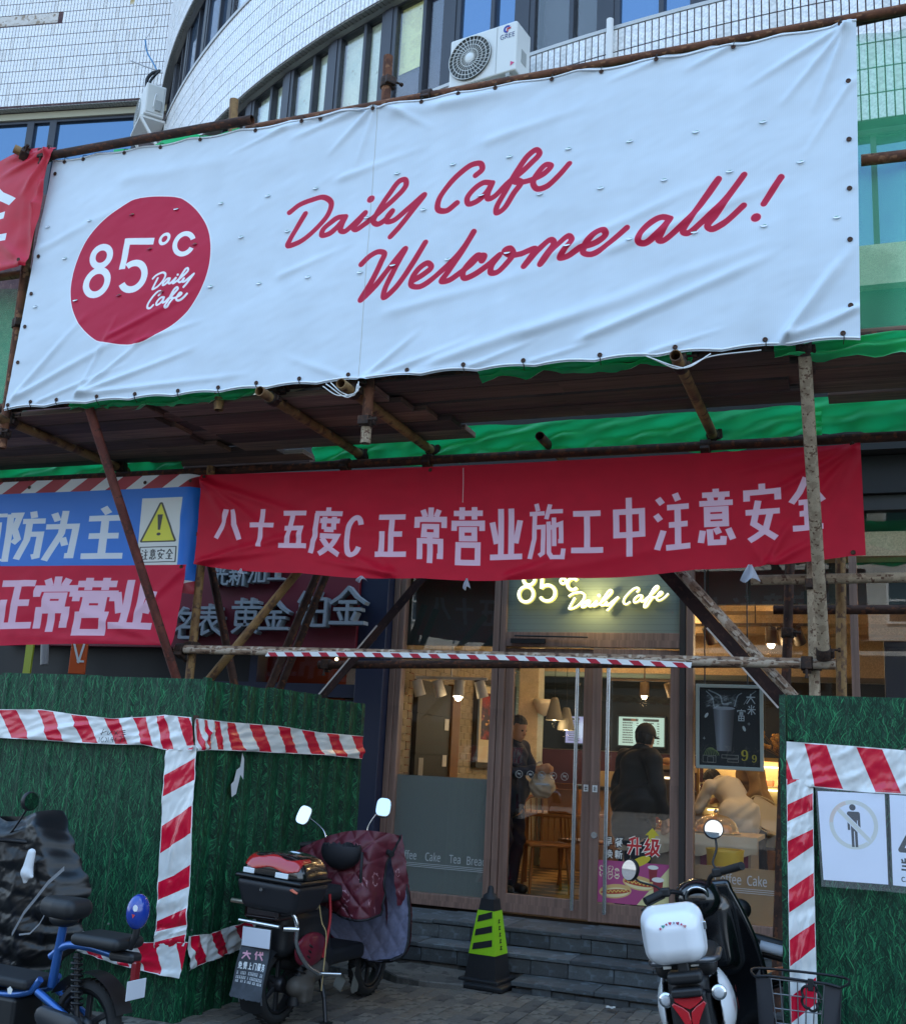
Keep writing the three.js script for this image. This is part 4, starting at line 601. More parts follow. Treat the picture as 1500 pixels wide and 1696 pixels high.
{
  const z = -5.885, O = V(0, 0, 1), Lz = (pts) => (u) => { const k = u * (pts.length - 1), i = Math.min(pts.length - 2, k | 0); return onZ(...pts[i].map((c, j) => lerp(c, pts[i + 1][j], k - i)), z); };
  tape('striped tape along the top of the left hoarding with black handwriting', tapeA, Lz([[-120, 1174], [0, 1175], [70, 1175], [130, 1184], [190, 1190], [240, 1187], [275, 1184], [318, 1188]]), Lz([[-120, 1222], [0, 1222], [70, 1226], [130, 1230], [190, 1233], [240, 1234], [275, 1242], [322, 1243]]), 2.1, O, 90);
  { const s = 1 / 4.2857; const q = (a, b) => onZ(a * s, 1080 + b * s, z + 0.04), k = mat(0x222226, 0.6); const st = [[[715, 580], [760, 560]], [[738, 545], [720, 590]], [[770, 560], [765, 590], [800, 560]], [[812, 560], [838, 585]], [[838, 556], [815, 590]], [[866, 558], [892, 556]], [[868, 572], [892, 570]], [[866, 586], [894, 584]], [[708, 605], [704, 640]], [[735, 600], [718, 622], [726, 640], [740, 628]], [[752, 606], [760, 620], [748, 638]], [[772, 604], [768, 638]], [[800, 602], [788, 622], [806, 620]], [[806, 604], [800, 640]], [[826, 606], [818, 636]], [[850, 600], [866, 602], [852, 640]], [[876, 602], [890, 602], [880, 636]]];
    mono('handwriting', 'scribbled black marker handwriting on the left striped tape', 'handwriting', merge(st.map((l) => tube(l.map((p) => q(...p)).concat(l.length === 2 ? [] : []), 0.0022, 6, 4))), k); }
  tape('upright striped tape down the left hoarding corner', tapeB, Lz([[276, 1238], [270, 1330], [264, 1450], [260, 1530], [256, 1570]]), Lz([[327, 1234], [322, 1330], [317, 1450], [311, 1530], [308, 1566]]), 1.35, V(0.1, 0, 1), 70, 0.4);
  tape('crumpled low striped tape around the left hoarding corner', tapeA, Lz([[70, 1550], [130, 1540], [180, 1552], [240, 1560], [312, 1560]]), Lz([[70, 1575], [130, 1575], [190, 1595], [230, 1606], [300, 1620]]), 1.2, O, 60);
  const xr = -3.862, Lx = (pts) => (u) => { const k = u * (pts.length - 1), i = Math.min(pts.length - 2, k | 0), p = pts[i].map((c, j) => lerp(c, pts[i + 1][j], k - i)); return onX(p[0], p[1], xr + 0.045 * ((p[0] - 320) / 280)); };
  tape('striped tape along the top of the dark hoarding return', tapeA, Lx([[320, 1189], [345, 1192], [380, 1196], [460, 1202], [530, 1213], [599, 1219]]), Lx([[322, 1244], [345, 1242], [380, 1243], [460, 1247], [530, 1250], [599, 1257]]), 2.35, V(1, 0, 0), 80);
  tape('low striped tape sagging along the dark hoarding return', tapeA, Lx([[310, 1550], [345, 1546], [380, 1534], [440, 1516], [500, 1500]]), Lx([[308, 1608], [345, 1592], [380, 1578], [440, 1560], [500, 1535]]), 1.1, V(1, 0, 0), 60);
  tape('wide striped tape across the top of the right hoarding', tapeC, Lz([[1302, 1228], [1360, 1232], [1430, 1237], [1500, 1243], [1640, 1252]]), Lz([[1302, 1298], [1350, 1304], [1430, 1312], [1500, 1316], [1640, 1326]]), 1.1, O, 70, 0.25);
  tape('upright striped tape down the edge of the right hoarding', tapeB, Lz([[1302, 1290], [1303, 1400], [1306, 1550], [1310, 1720]]), Lz([[1346, 1292], [1347, 1400], [1350, 1550], [1354, 1720]]), 1.5, O, 80, 0.1);
}
// ------------------------------------------------------------ paper signs on the right hoarding
{
  const sign = (name, label, q, tex) => { const z = -5.868, P = q.map(([a, b]) => onZ(a, b, z)); const g = grid(14, 16, (u, v) => P[0].clone().lerp(P[1], u).lerp(P[2].clone().lerp(P[3], u), v).add(V(0, 0, 0.006 * fbm(u * 4, v * 5, 3)))); const t = thing(name, label, 'paper sign'); part(t, 'paper', g, mat(0xffffff, 0.55, { map: tex })); const c = P[0].clone().add(P[3]).multiplyScalar(0.5); const w = P[1].x - P[0].x, h = P[0].y - P[2].y; part(t, 'sleeve', grid(10, 10, (u, v) => P[0].clone().lerp(P[1], u).lerp(P[2].clone().lerp(P[3], u), v).add(V((u - 0.5) * 0.02, (0.5 - v) * 0.05 - 0.006, 0.012 + 0.004 * fbm(u * 5, v * 3, 2)))), mat(0xffffff, 0.12, { transparent: true, opacity: 0.1 })); return t; };
  const t1 = texture(canvas(480, 640, (x) => {
    x.fillStyle = '#d9dfee'; x.fillRect(0, 0, 480, 640); x.strokeStyle = '#c9cbc4'; x.lineWidth = 30; x.beginPath(); x.arc(248, 232, 162, 0, 7); x.stroke();
    x.fillStyle = '#1d1f2a'; x.beginPath(); x.arc(246, 108, 23, 0, 7); x.fill(); x.beginPath(); x.roundRect(204, 138, 94, 62, 16); x.fill(); x.fillRect(204, 160, 18, 112); x.fillRect(280, 160, 18, 112); x.fillRect(228, 170, 46, 110); x.fillRect(228, 270, 20, 122); x.fillRect(254, 270, 20, 122);
    x.strokeStyle = '#d9dfee'; x.lineWidth = 40; x.beginPath(); x.moveTo(134, 118); x.lineTo(364, 346); x.stroke(); x.strokeStyle = '#c9cbc4'; x.lineWidth = 30; x.beginPath(); x.moveTo(134, 118); x.lineTo(364, 346); x.stroke();
    x.strokeStyle = '#d9a494'; x.globalAlpha = 0.4; x.lineWidth = 26; x.beginPath(); x.arc(248, 232, 162, 3.2, 4.4); x.stroke(); x.globalAlpha = 1;
  }), true, false);
  sign('no_standing_sign', 'white paper sign with a standing figure in a faded prohibition ring', [[1353, 1310], [1464, 1315], [1363, 1457], [1470, 1465]], t1);
  const t2 = texture(canvas(480, 640, (x) => {
    x.fillStyle = '#d9dfee'; x.fillRect(0, 0, 480, 640); x.strokeStyle = '#1d1f26'; x.lineWidth = 34; x.lineJoin = 'round'; x.beginPath(); x.moveTo(240, 70); x.lineTo(416, 388); x.lineTo(64, 388); x.closePath(); x.stroke(); x.fillStyle = '#1d1f26'; x.fillRect(226, 170, 28, 120); x.beginPath(); x.arc(240, 332, 18, 0, 7); x.fill();
    x.strokeStyle = '#1d1f26'; glyphs(x, '当', 52, 440, 84, 92, 100, 13); x.font = 'bold 48px sans-serif'; x.fillText('CAUTION', 58, 610);
  }), true, false);
  sign('caution_sign', 'white paper caution sign cut off by the right edge of the view', [[1472, 1316], [1586, 1324], [1478, 1466], [1592, 1478]], t2);
}
// ------------------------------------------------------------ steps, cafe front and its room
const FL = 0.36, ZF = -9.2;
const slate = [[74, 78, 80], [62, 66, 69], [84, 88, 90], [68, 70, 71]].map((c, i) => blotch([c, c.map((k) => k * 0.78), c.map((k, j) => k * 1.25 + j * 4)], { size: 0.7 + i * 0.1, sharp: 0.2, th: [0.5, 0.66], bump: 0.0015, rough: 0.75 }));
{
  const t = structure('steps', [bx(-2.42, 1.4, -0.1, 0.045, -9.0, -7.97), bx(-4.6, 1.4, -0.1, 0.175, -9.1, -8.275), bx(-4.6, 1.4, -0.1, 0.31, -9.3, -8.575)], concrete);
  let k = 0;
  const stone = (x0, x1, y0, y1, z0, z1) => { const m = part(t, 'stone', bx(x0 + 0.002, x1 - 0.002, y0, y1, z0, z1, 0.005), slate[(k++ * 7 + (k >> 1)) % 4]); m.rotation.z = rr(-0.002, 0.002); };
  for (const [x00, y, zl, zb, yb] of [[-2.45, 0.075, -7.94, -8.25, -0.03], [-4.5, 0.21, -8.25, -8.55, 0.075], [-4.5, 0.345, -8.55, -9.12, 0.21]]) {
    for (let x = x00; x < 1.2; x += 0.6) stone(x, x + 0.6, y - 0.03, y + rr(-0.002, 0.002), zb, zl + 0.012);
    if (yb > 0) for (let x = x00, w; x < 1.2; x += w) { w = rr(0.26, 0.36); stone(x, x + w, yb + 0.004, y - 0.032, zl - 0.025, zl - rr(0, 0.004)); }
    else for (let x = x00, w; x < 1.2; x += w) { w = rr(0.12, 0.3); stone(x, x + w, yb - 0.01, y - 0.032 - rr(0, 0.012), zl - 0.03, zl - rr(0.0, 0.02)); }
  }
}
const slabs = [['cracked grey stone slab lying against the step left of the traffic cone', -3.12, -7.98, 0.62, 0.46, 0.18], ['broken grey paving slab under the scooter quilt beside the steps', -3.72, -8.02, 0.66, 0.4, -0.08], ['small tilted stone chunk between the two loose slabs', -3.42, -7.98, 0.2, 0.26, 0.6]];
for (const [l, x, z, w, d, a] of slabs) { const sh = new THREE.Shape(); const n = 9; for (let i = 0; i < n; i++) { const q = i / n * 6.283, r = 0.5 / Math.max(Math.abs(Math.cos(q)), Math.abs(Math.sin(q))) * rr(0.82, 1.0); sh[i ? 'lineTo' : 'moveTo'](Math.cos(q) * r * w, Math.sin(q) * r * d); } const g = new THREE.ExtrudeGeometry(sh, { depth: 0.06, bevelEnabled: true, bevelSize: 0.008, bevelThickness: 0.008, bevelSegments: 1 }); g.rotateX(-Math.PI / 2); const m = mono('stone_slab', l, 'stone slab', g, blotch([[98, 96, 92], [80, 79, 76], [66, 65, 63]], { size: 0.8, bump: 0.002, rough: 0.9 })); m.position.set(x, -0.01, z); m.rotation.set(rr(0.02, 0.09), a, rr(-0.06, 0.02)); }

for (const [l, px, py, y] of [['small white paper scrap lying on the lower step right of the cone', 907, 1546, 0.222], ['tiny white scrap on the pavement beside the cone base', 786, 1604, 0.01], ['crumpled pale wrapper on the pavement in front of the steps', 1010, 1672, 0.008]]) { const p = onY(px, py, y); mono('paper_scrap', l, 'litter', grid(5, 5, (u, v) => V(p.x + (u - 0.5) * 0.06, p.y + 0.006 + 0.014 * vnoise(u * 4 + px, v * 4), p.z + (v - 0.5) * 0.05)), mat(0xc9c9c4, 0.7)); }
const wood = (() => { const t = texture(pixels(256, 256, (u, v) => { const g = fbm(u * 40, v * 3, 4), s = 0.82 + 0.36 * g; return [126 * s, 98 * s, 86 * s]; })); t.repeat.set(2, 0.8); return mat(0xffffff, 0.5, { map: t }); })();
const jamb = mat(0x2e2826, 0.55), steel = mat(0xb9bcbf, 0.25, { metalness: 0.95 }), blackM = mat(0x141416, 0.5), whiteM = mat(0xe4e2dc, 0.5);
const paneM = mat(0xffffff, 0.012, { transmission: 1, ior: 1.5, thickness: 0 });
const film = mat(0x868d88, 0.4, { transmission: 0.35, thickness: 0, clearcoat: 0.6, clearcoatRoughness: 0.03 });
const font = await new FontLoader().loadAsync('fonts/droid/droid_sans_regular.typeface.json');
const thinText = (s, h) => { const g = new TextGeometry(s, { font, size: h, depth: 0.001, curveSegments: 4 }); return g; };
const shop = thing('cafe_shopfront', 'glazed cafe front with brown frames, double doors and grey sign panel', 'shop front', [0, 0, ZF]);
{
  const t = shop;
  const vert = (x0, x1, y0, y1, d = 0.1, m = wood) => part(t, 'mullion', bx(x0, x1, y0, y1, -d / 2, d / 2, 0.004), m);
  vert(-4.075, -4.02, FL, 3.7, 0.12); vert(-4.016, -3.965, FL, 3.7, 0.1); vert(-3.105, -3.045, FL, 3.7, 0.1); vert(-3.037, -2.985, FL, 3.7, 0.11); vert(-1.475, -1.425, FL, 3.7, 0.1, jamb); vert(-1.418, -1.36, FL, 3.7, 0.11); vert(-0.14, -0.08, FL, 3.7, 0.1); vert(1.1, 1.16, FL, 3.7, 0.1);
  part(t, 'transom', [bx(-2.985, -1.475, 2.575, 2.70, -0.05, 0.052, 0.004)], wood);
  part(t, 'bottom_rail', bx(-3.965, -3.105, FL, 0.455, -0.045, 0.045, 0.004), wood); part(t, 'bottom_rail', bx(-1.36, -0.14, FL, 0.455, -0.045, 0.045, 0.004), wood); part(t, 'bottom_rail', bx(-0.08, 1.1, FL, 0.455, -0.045, 0.045, 0.004), wood);
  part(t, 'top_rail', bx(-4.1, 1.2, 3.7, 3.82, -0.06, 0.06), jamb);
  part(t, 'pane', bx(-3.965, -3.105, 0.455, 3.7, -0.005, 0.005), paneM); part(t, 'pane', bx(-1.36, -0.14, 0.455, 3.7, -0.005, 0.005), paneM); part(t, 'pane', bx(-0.08, 1.1, 0.455, 3.7, -0.005, 0.005), paneM);
  const sg = texture(pixels(8, 256, (u, v) => { const k = (v * 40) % 1 < 0.08 ? 0.86 : 1; return [112 * k, 122 * k, 116 * k]; })); sg.repeat.set(1, 1 / 1);
  part(t, 'sign_panel', bx(-2.985, -1.475, 2.705, 3.7, -0.02, 0.02), mat(0xffffff, 0.55, { map: sg }));
  part(t, 'door_closer', [bx(-2.93, -2.62, 2.60, 2.64, 0.055, 0.085), cyl(V(-2.9, 2.665, 0.07), V(-2.24, 2.655, 0.09), 0.007, 0.007, 8)], blackM);
  part(t, 'frosted_film', bx(-3.963, -3.107, 0.458, 1.43, -0.0105, -0.0062), film); part(t, 'frosted_film', bx(-1.358, -0.142, 0.458, 0.87, -0.0105, -0.0062), mat(0xd0b888, 0.5, { transmission: 0.75, thickness: 0 }));
  const ink = mat(0xb9bdbc, 0.6);
  const words = (s, x, y, h) => { const g = thinText(s, h); g.scale(0.72, 1, 1); g.translate(x, y, 0.006); return part(t, 'lettering', g, ink); };
  words('Coffee', -3.93, 0.72, 0.068); words('Cake', -3.655, 0.718, 0.068); words('Tea', -3.43, 0.716, 0.068); words('Bread', -3.275, 0.714, 0.068); words('Coffee  Cake', -1.2, 0.745, 0.072); words('Tea', -0.6, 0.745, 0.072);
  part(t, 'lettering_lines', [0.69, 0.676, 0.662].map((y) => bx(-3.95, -3.115, y, y + 0.004, 0.006, 0.008)).concat([0.715, 0.70, 0.685].map((y) => bx(-1.3, -0.4, y, y + 0.004, 0.006, 0.008))), ink);
  const door = (x0, x1, hx, pivot, turn, label) => {
    const d = new THREE.Group(); d.name = pname(t, 'door'); d.position.set(pivot, FL, 0); d.rotation.y = turn; t.add(d); if (label) d.userData.label = label; const a = x0 - pivot, b = x1 - pivot, h = 2.2;
    part(d, 'door_frame', [bx(a, a + 0.075, 0.01, h, -0.025, 0.025, 0.004), bx(b - 0.075, b, 0.01, h, -0.025, 0.025, 0.004), bx(a + 0.075, b - 0.075, 0.01, 0.155, -0.023, 0.023, 0.003), bx(a + 0.075, b - 0.075, h - 0.09, h, -0.023, 0.023, 0.003)], wood);
    part(d, 'door_glass', bx(a + 0.075, b - 0.075, 0.155, h - 0.09, -0.005, 0.005), paneM);
    const H = hx - pivot; part(d, 'handle', [cyl(V(H, 0.08, 0.075), V(H, 2.13, 0.075), 0.017, 0.017, 14), ...[0.3, 1.9].flatMap((y) => [cyl(V(H, y, -0.01), V(H, y, 0.075), 0.009, 0.009, 8)])], steel);
    return [d, a, b];
  };
  const [d1, a1, b1] = door(-2.982, -2.205, -2.325, -2.982, 0.0), [d2, a2, b2] = door(-2.195, -1.478, -2.055, -1.478, 0.10);
  for (const [d, x] of [[d1, b1 - 0.038], [d2, a2 + 0.038]]) part(d, 'push_label', [bx(x - 0.02, x + 0.02, 1.02, 1.075, 0.026, 0.028)], mat(0xe0dfdb, 0.6)), part(d, 'push_mark', [bx(x - 0.012, x + 0.012, 1.035, 1.041, 0.0282, 0.029), bx(x - 0.012, x + 0.012, 1.05, 1.056, 0.0282, 0.029), bx(x - 0.004, x + 0.001, 1.028, 1.068, 0.0284, 0.0292)], blackM);
  part(d2, 'lock', [cyl(V(a2 + 0.04, 0.68, 0.02), V(a2 + 0.04, 0.68, 0.036), 0.026, 0.026, 18)], steel);
  for (let i = 0; i < 5; i++) { const x = a1 + 0.15 + i * 0.1, o = new THREE.TorusGeometry(0.03, 0.0028, 6, 24); part(d1, 'notice_ring', [o.translate(x, 1.13, 0.0075), bx(x - 0.014, x + 0.014, 1.13 - 0.003 * (i % 3 + 1), 1.13 + 0.01, 0.0062, 0.008), ...(i % 2 ? [] : [at(bx(-0.03, 0.03, -0.002, 0.002, 0.0062, 0.0078), x, 1.13, 0, 0, 0, -0.8)])], mat(0x8c8c8c, 0.6)); }
  part(d1, 'notice_line', bx(a1 + 0.3, a1 + 0.42, 1.05, 1.065, 0.0062, 0.0075), mat(0x8c8c8c, 0.6));
  // breakfast poster stuck to the right door
  const pt = texture(canvas(720, 720, (x) => {
    x.clearRect(0, 0, 720, 720); x.fillStyle = '#b04a7c'; x.fillRect(0, 330, 720, 390);
    x.fillStyle = '#d9cf96'; x.beginPath(); x.moveTo(400, 720); x.lineTo(720, 360); x.lineTo(720, 720); x.fill();
    for (const [px, py, a] of [[180, 610, -0.1], [420, 520, 0.1]]) { x.save(); x.translate(px, py); x.rotate(a); x.fillStyle = '#d8b070'; x.beginPath(); x.ellipse(0, 0, 165, 66, 0, 0, 7); x.fill(); x.fillStyle = '#e9d7a4'; x.beginPath(); x.ellipse(0, 10, 140, 44, 0, 0, 7); x.fill(); x.fillStyle = '#b5442a'; x.beginPath(); x.ellipse(0, 4, 150, 22, 0, 0, 7); x.fill(); x.strokeStyle = '#f0d06a'; x.lineWidth = 7; x.beginPath(); for (let i = -130; i < 130; i += 8) x.lineTo(i, Math.sin(i * 0.16) * 10); x.stroke(); x.restore(); }
    x.strokeStyle = '#e6dfb8'; x.lineWidth = 6; for (let i = 0; i < 26; i++) { x.beginPath(); x.arc(120 + 90 * Math.sin(i * 2.1), 440 + 40 * Math.cos(i * 1.7), 22, i, i + 2.4); x.stroke(); }
    for (const [cx, cy, s] of [[560, 370, 1], [610, 480, 1.15]]) { x.fillStyle = '#8e3038'; x.beginPath(); x.moveTo(cx - 46 * s, cy); x.lineTo(cx + 46 * s, cy); x.lineTo(cx + 34 * s, cy + 130 * s); x.lineTo(cx - 34 * s, cy + 130 * s); x.fill(); x.fillStyle = '#e8e4dc'; x.beginPath(); x.ellipse(cx, cy - 4, 54 * s, 20 * s, 0, 0, 7); x.fill(); }
    x.fillStyle = '#cdb832'; x.beginPath(); x.moveTo(478, 70); x.lineTo(550, 0); x.lineTo(620, 70); x.lineTo(580, 70); x.lineTo(580, 150); x.lineTo(510, 150); x.lineTo(510, 70); x.fill(); x.beginPath(); x.ellipse(430, 320, 110, 40, -0.4, 0, 7); x.fill();
    const two = (s, px, py, w, h, p, lw, out, fil) => { x.strokeStyle = out; glyphs(x, s, px, py, w, h, p, lw + 16); x.strokeStyle = fil; glyphs(x, s, px, py, w, h, p, lw); };
    two('早餐', 60, 110, 88, 88, 104, 11, '#222', '#d8d4cc'); two('焕新', 60, 225, 88, 88, 104, 11, '#222', '#d8d4cc'); two('升级', 285, 90, 165, 180, 180, 22, '#efe6d8', '#c01f24');
  }), true, false);
  const pg = new THREE.PlaneGeometry(0.565, 0.6); pg.translate(a2 + 0.075 + 0.283, 0.165 + 0.3, 0.0075); part(d2, 'breakfast_sticker', pg, mat(0xffffff, 0.45, { map: pt, alphaTest: 0.5 }));
}
part(shop, 'added_reflection_panel', bx(-4.36, -3.0, 2.62, 3.7, -0.42, -0.36), mat(0x39403c, 0.8)); part(shop, 'added_reflection_panel', bx(-1.45, -0.1, 3.0, 3.7, -0.42, -0.36), mat(0x39403c, 0.8)); part(shop, 'added_reflection_panel', bx(-0.08, 1.1, 3.0, 3.7, -0.42, -0.36), mat(0x39403c, 0.8));  // dark panels added to stand for the dark reflection in the upper glass
{ // glowing sign on the grey panel
  const t = thing('glowing_sign', 'glowing pale yellow cafe lettering on the grey panel over the doors', 'sign', [0, 0, -9.17]);
  const ab = mat(0xfffbe0, 0.4, { emissive: new THREE.Color(1.0, 0.97, 0.76), emissiveIntensity: 0.7 }), rim = mat(0xd6cf70, 0.5, { emissive: new THREE.Color(0.85, 0.8, 0.22), emissiveIntensity: 0.3 });
  const bp = (p) => { const q = onZ(450 + p[0] * 0.36667, 200 + p[1] * 0.36667, zw); return [q.x, q.y]; };
  const A = bp([78, 556]), B = bp([1345, 190]), a = onZ(943, 1009, -9.14), b = onZ(1107, 991, -9.14), s = (b.x - a.x) / (B[0] - A[0]);
  const f = (p) => { const q = bp(p); return V(a.x + (q[0] - A[0]) * s, a.y + (q[1] - A[1]) * s, 0.06); };
  const stroke = (pts, r, name = 'tube_letter') => { part(t, name, tube(pts, r, pts.length * 2, 7), ab); part(t, 'letter_back', tube(pts.map((p) => p.clone().setZ(0.036)), r * 1.65, pts.length * 2, 6), rim); };
  const even = (st) => { const c = new THREE.CatmullRomCurve3(st.map(f), false, 'centripetal'); return c.getPoints(st.length * 3); };
  SCRIPT1.forEach((st) => stroke(even(st), 0.0075)); { const q = f(DOT1); part(t, 'tube_letter', new THREE.SphereGeometry(0.014, 10, 8).translate(q.x, q.y, q.z), ab); }
  const ring = (px, py, rx, ry, r, a0 = 0, a1 = 6.2832) => { const c = onZ(px, py, -9.14), pts = []; for (let i = 0; i <= 28; i++) { const g = lerp(a0, a1, i / 28); pts.push(V(c.x + rx * Math.cos(g), c.y + ry * Math.sin(g), 0.06)); } stroke(pts, r); };
  ring(872, 985, 0.066, 0.068, 0.0125); ring(877, 960, 0.052, 0.052, 0.0125); ring(933, 963, 0.024, 0.024, 0.009); ring(949, 968, 0.047, 0.05, 0.012, 0.7, 5.6);
  { const c = onZ(907, 983, -9.14), pts = []; for (let i = 0; i <= 24; i++) { const g = lerp(2.5, -2.6, i / 24); pts.push(V(c.x + 0.07 * Math.cos(g), c.y + 0.07 * Math.sin(g), 0.06)); } stroke(pts, 0.0125); const e = pts[0]; stroke([e.clone(), e.clone().add(V(0.005, 0.06, 0)), e.clone().add(V(0.012, 0.13, 0)), e.clone().add(V(0.07, 0.133, 0)), e.clone().add(V(0.14, 0.135, 0))], 0.0125); }
  const l = new THREE.PointLight(0xfff0a0, 0.25, 0, 2); l.position.set(-2.2, 2.98, -8.98); l.castShadow = true; l.shadow.radius = 3; scene.add(l);
}
{ // framed poster hung behind the right pane
  const z = -9.1, c = [onZ(1152, 1129, z), onZ(1263, 1139, z), onZ(1152, 1271, z), onZ(1263, 1279, z)], x0 = c[0].x, x1 = c[1].x, y1 = (c[0].y + c[1].y) / 2, y0 = (c[2].y + c[3].y) / 2;
  const t = thing('poster_frame', 'aluminium framed dark drink poster hanging at the window right of the doors', 'poster', [(x0 + x1) / 2, (y0 + y1) / 2, z]); const w = x1 - x0, h = y1 - y0, e = 0.028;
  part(t, 'frame', [bx(-w / 2, -w / 2 + e, -h / 2, h / 2, -0.012, 0.012, 0.004), bx(w / 2 - e, w / 2, -h / 2, h / 2, -0.012, 0.012, 0.004), bx(-w / 2 + e, w / 2 - e, h / 2 - e, h / 2, -0.011, 0.011, 0.003), bx(-w / 2 + e, w / 2 - e, -h / 2, -h / 2 + e, -0.011, 0.011, 0.003)], mat(0x8d9691, 0.4, { metalness: 0.7 }));
  const tx = texture(canvas(512, 640, (x) => {
    x.fillStyle = '#0d0f10'; x.fillRect(0, 0, 512, 640);
    { const gr = x.createLinearGradient(110, 0, 310, 0); gr.addColorStop(0, '#3c3e42'); gr.addColorStop(0.35, '#74777c'); gr.addColorStop(1, '#2c2724'); x.fillStyle = gr; } x.beginPath(); x.moveTo(118, 170); x.lineTo(300, 170); x.lineTo(272, 520); x.lineTo(148, 520); x.fill(); x.fillStyle = '#7c8084'; x.beginPath(); x.ellipse(209, 168, 95, 14, 0, 0, 7); x.fill(); for (let i = 0; i < 160; i++) { const k = rnd(); x.fillStyle = `rgba(${120 + 90 * k | 0},${126 + 90 * k | 0},${128 + 86 * k | 0},0.16)`; x.beginPath(); x.ellipse(60 + rnd() * 260, 60 + rnd() * 100, 6 + 24 * rnd(), 3 + 8 * rnd(), -0.7 + rnd(), 0, 7); x.fill(); } for (let i = 0; i < 90; i++) { x.fillStyle = `rgba(160,150,120,${0.05 + 0.1 * rnd()})`; x.beginPath(); x.ellipse(rnd() * 512, 470 + rnd() * 150, 8 + 26 * rnd(), 3 + 6 * rnd(), rnd() * 3, 0, 7); x.fill(); }
    x.strokeStyle = 'rgba(170,180,182,0.6)'; x.lineWidth = 12; x.lineCap = 'round'; for (const l of [[[60, 30], [110, 80], [130, 160], [160, 150]], [[80, 20], [180, 70], [200, 130], [270, 120]], [[300, 150], [330, 60], [360, 40]], [[380, 130], [430, 60], [480, 20]]]) { x.lineWidth = rr(5, 12); x.beginPath(); catmull(l).forEach((p, i) => x[i ? 'lineTo' : 'moveTo'](...p)); x.stroke(); }
    x.strokeStyle = '#939b9b'; glyph(x, '米', 404, 130, 78, 90, 9); glyph(x, '大', 396, 40, 84, 90, 9); glyph(x, '富', 320, 170, 74, 100, 8);
    x.fillStyle = '#9ba3a0'; for (const [a, b, r] of [[60, 230, 0.6], [380, 330, -0.4]]) { x.beginPath(); x.ellipse(a, b, 12, 24, r, 0, 7); x.fill(); } for (const [a, b] of [[420, 290], [40, 420]]) { x.fillRect(a - 12, b - 1, 24, 3); x.fillRect(a - 1, b - 12, 3, 24); }
    x.strokeStyle = '#5d6a3a'; x.lineWidth = 5; for (let i = 0; i < 9; i++) { x.beginPath(); x.moveTo(40 + i * 16, 560); x.quadraticCurveTo(60 + i * 8, 480, 120 + i * 6, 500 + i * 6); x.stroke(); }
    x.fillStyle = '#968720'; x.font = 'bold 120px serif'; x.fillText('9', 350, 590); x.font = 'bold 84px serif'; x.fillText('9', 440, 600); x.strokeStyle = '#8d8a80'; x.lineWidth = 3; for (const [a, b, w, h] of [[30, 560, 110, 56], [70, 570, 50, 44], [190, 550, 140, 26], [240, 584, 90, 22]]) x.strokeRect(a, b, w, h);
  }), true, false);
  const g = new THREE.PlaneGeometry(w - 2 * e, h - 2 * e); part(t, 'poster_print', g, mat(0xffffff, 0.6, { map: tx }));
  part(t, 'cover_sheet', grid(10, 12, (u, v) => V((u - 0.5) * (w - 2 * e), (0.5 - v) * (h - 2 * e), 0.006 + 0.006 * fbm(u * 4, v * 4, 3))), mat(0x15181a, 0.05, { transparent: true, opacity: 0.08 }));
  part(t, 'hanging_rod', [cyl(V(-w / 2 + 0.07, h / 2, 0), V(-w / 2 + 0.07, h / 2 + 1.2, 0), 0.006, 0.006, 6), cyl(V(w / 2 - 0.12, h / 2, 0), V(w / 2 - 0.12, h / 2 + 1.2, 0), 0.006, 0.006, 6)], blackM);
}
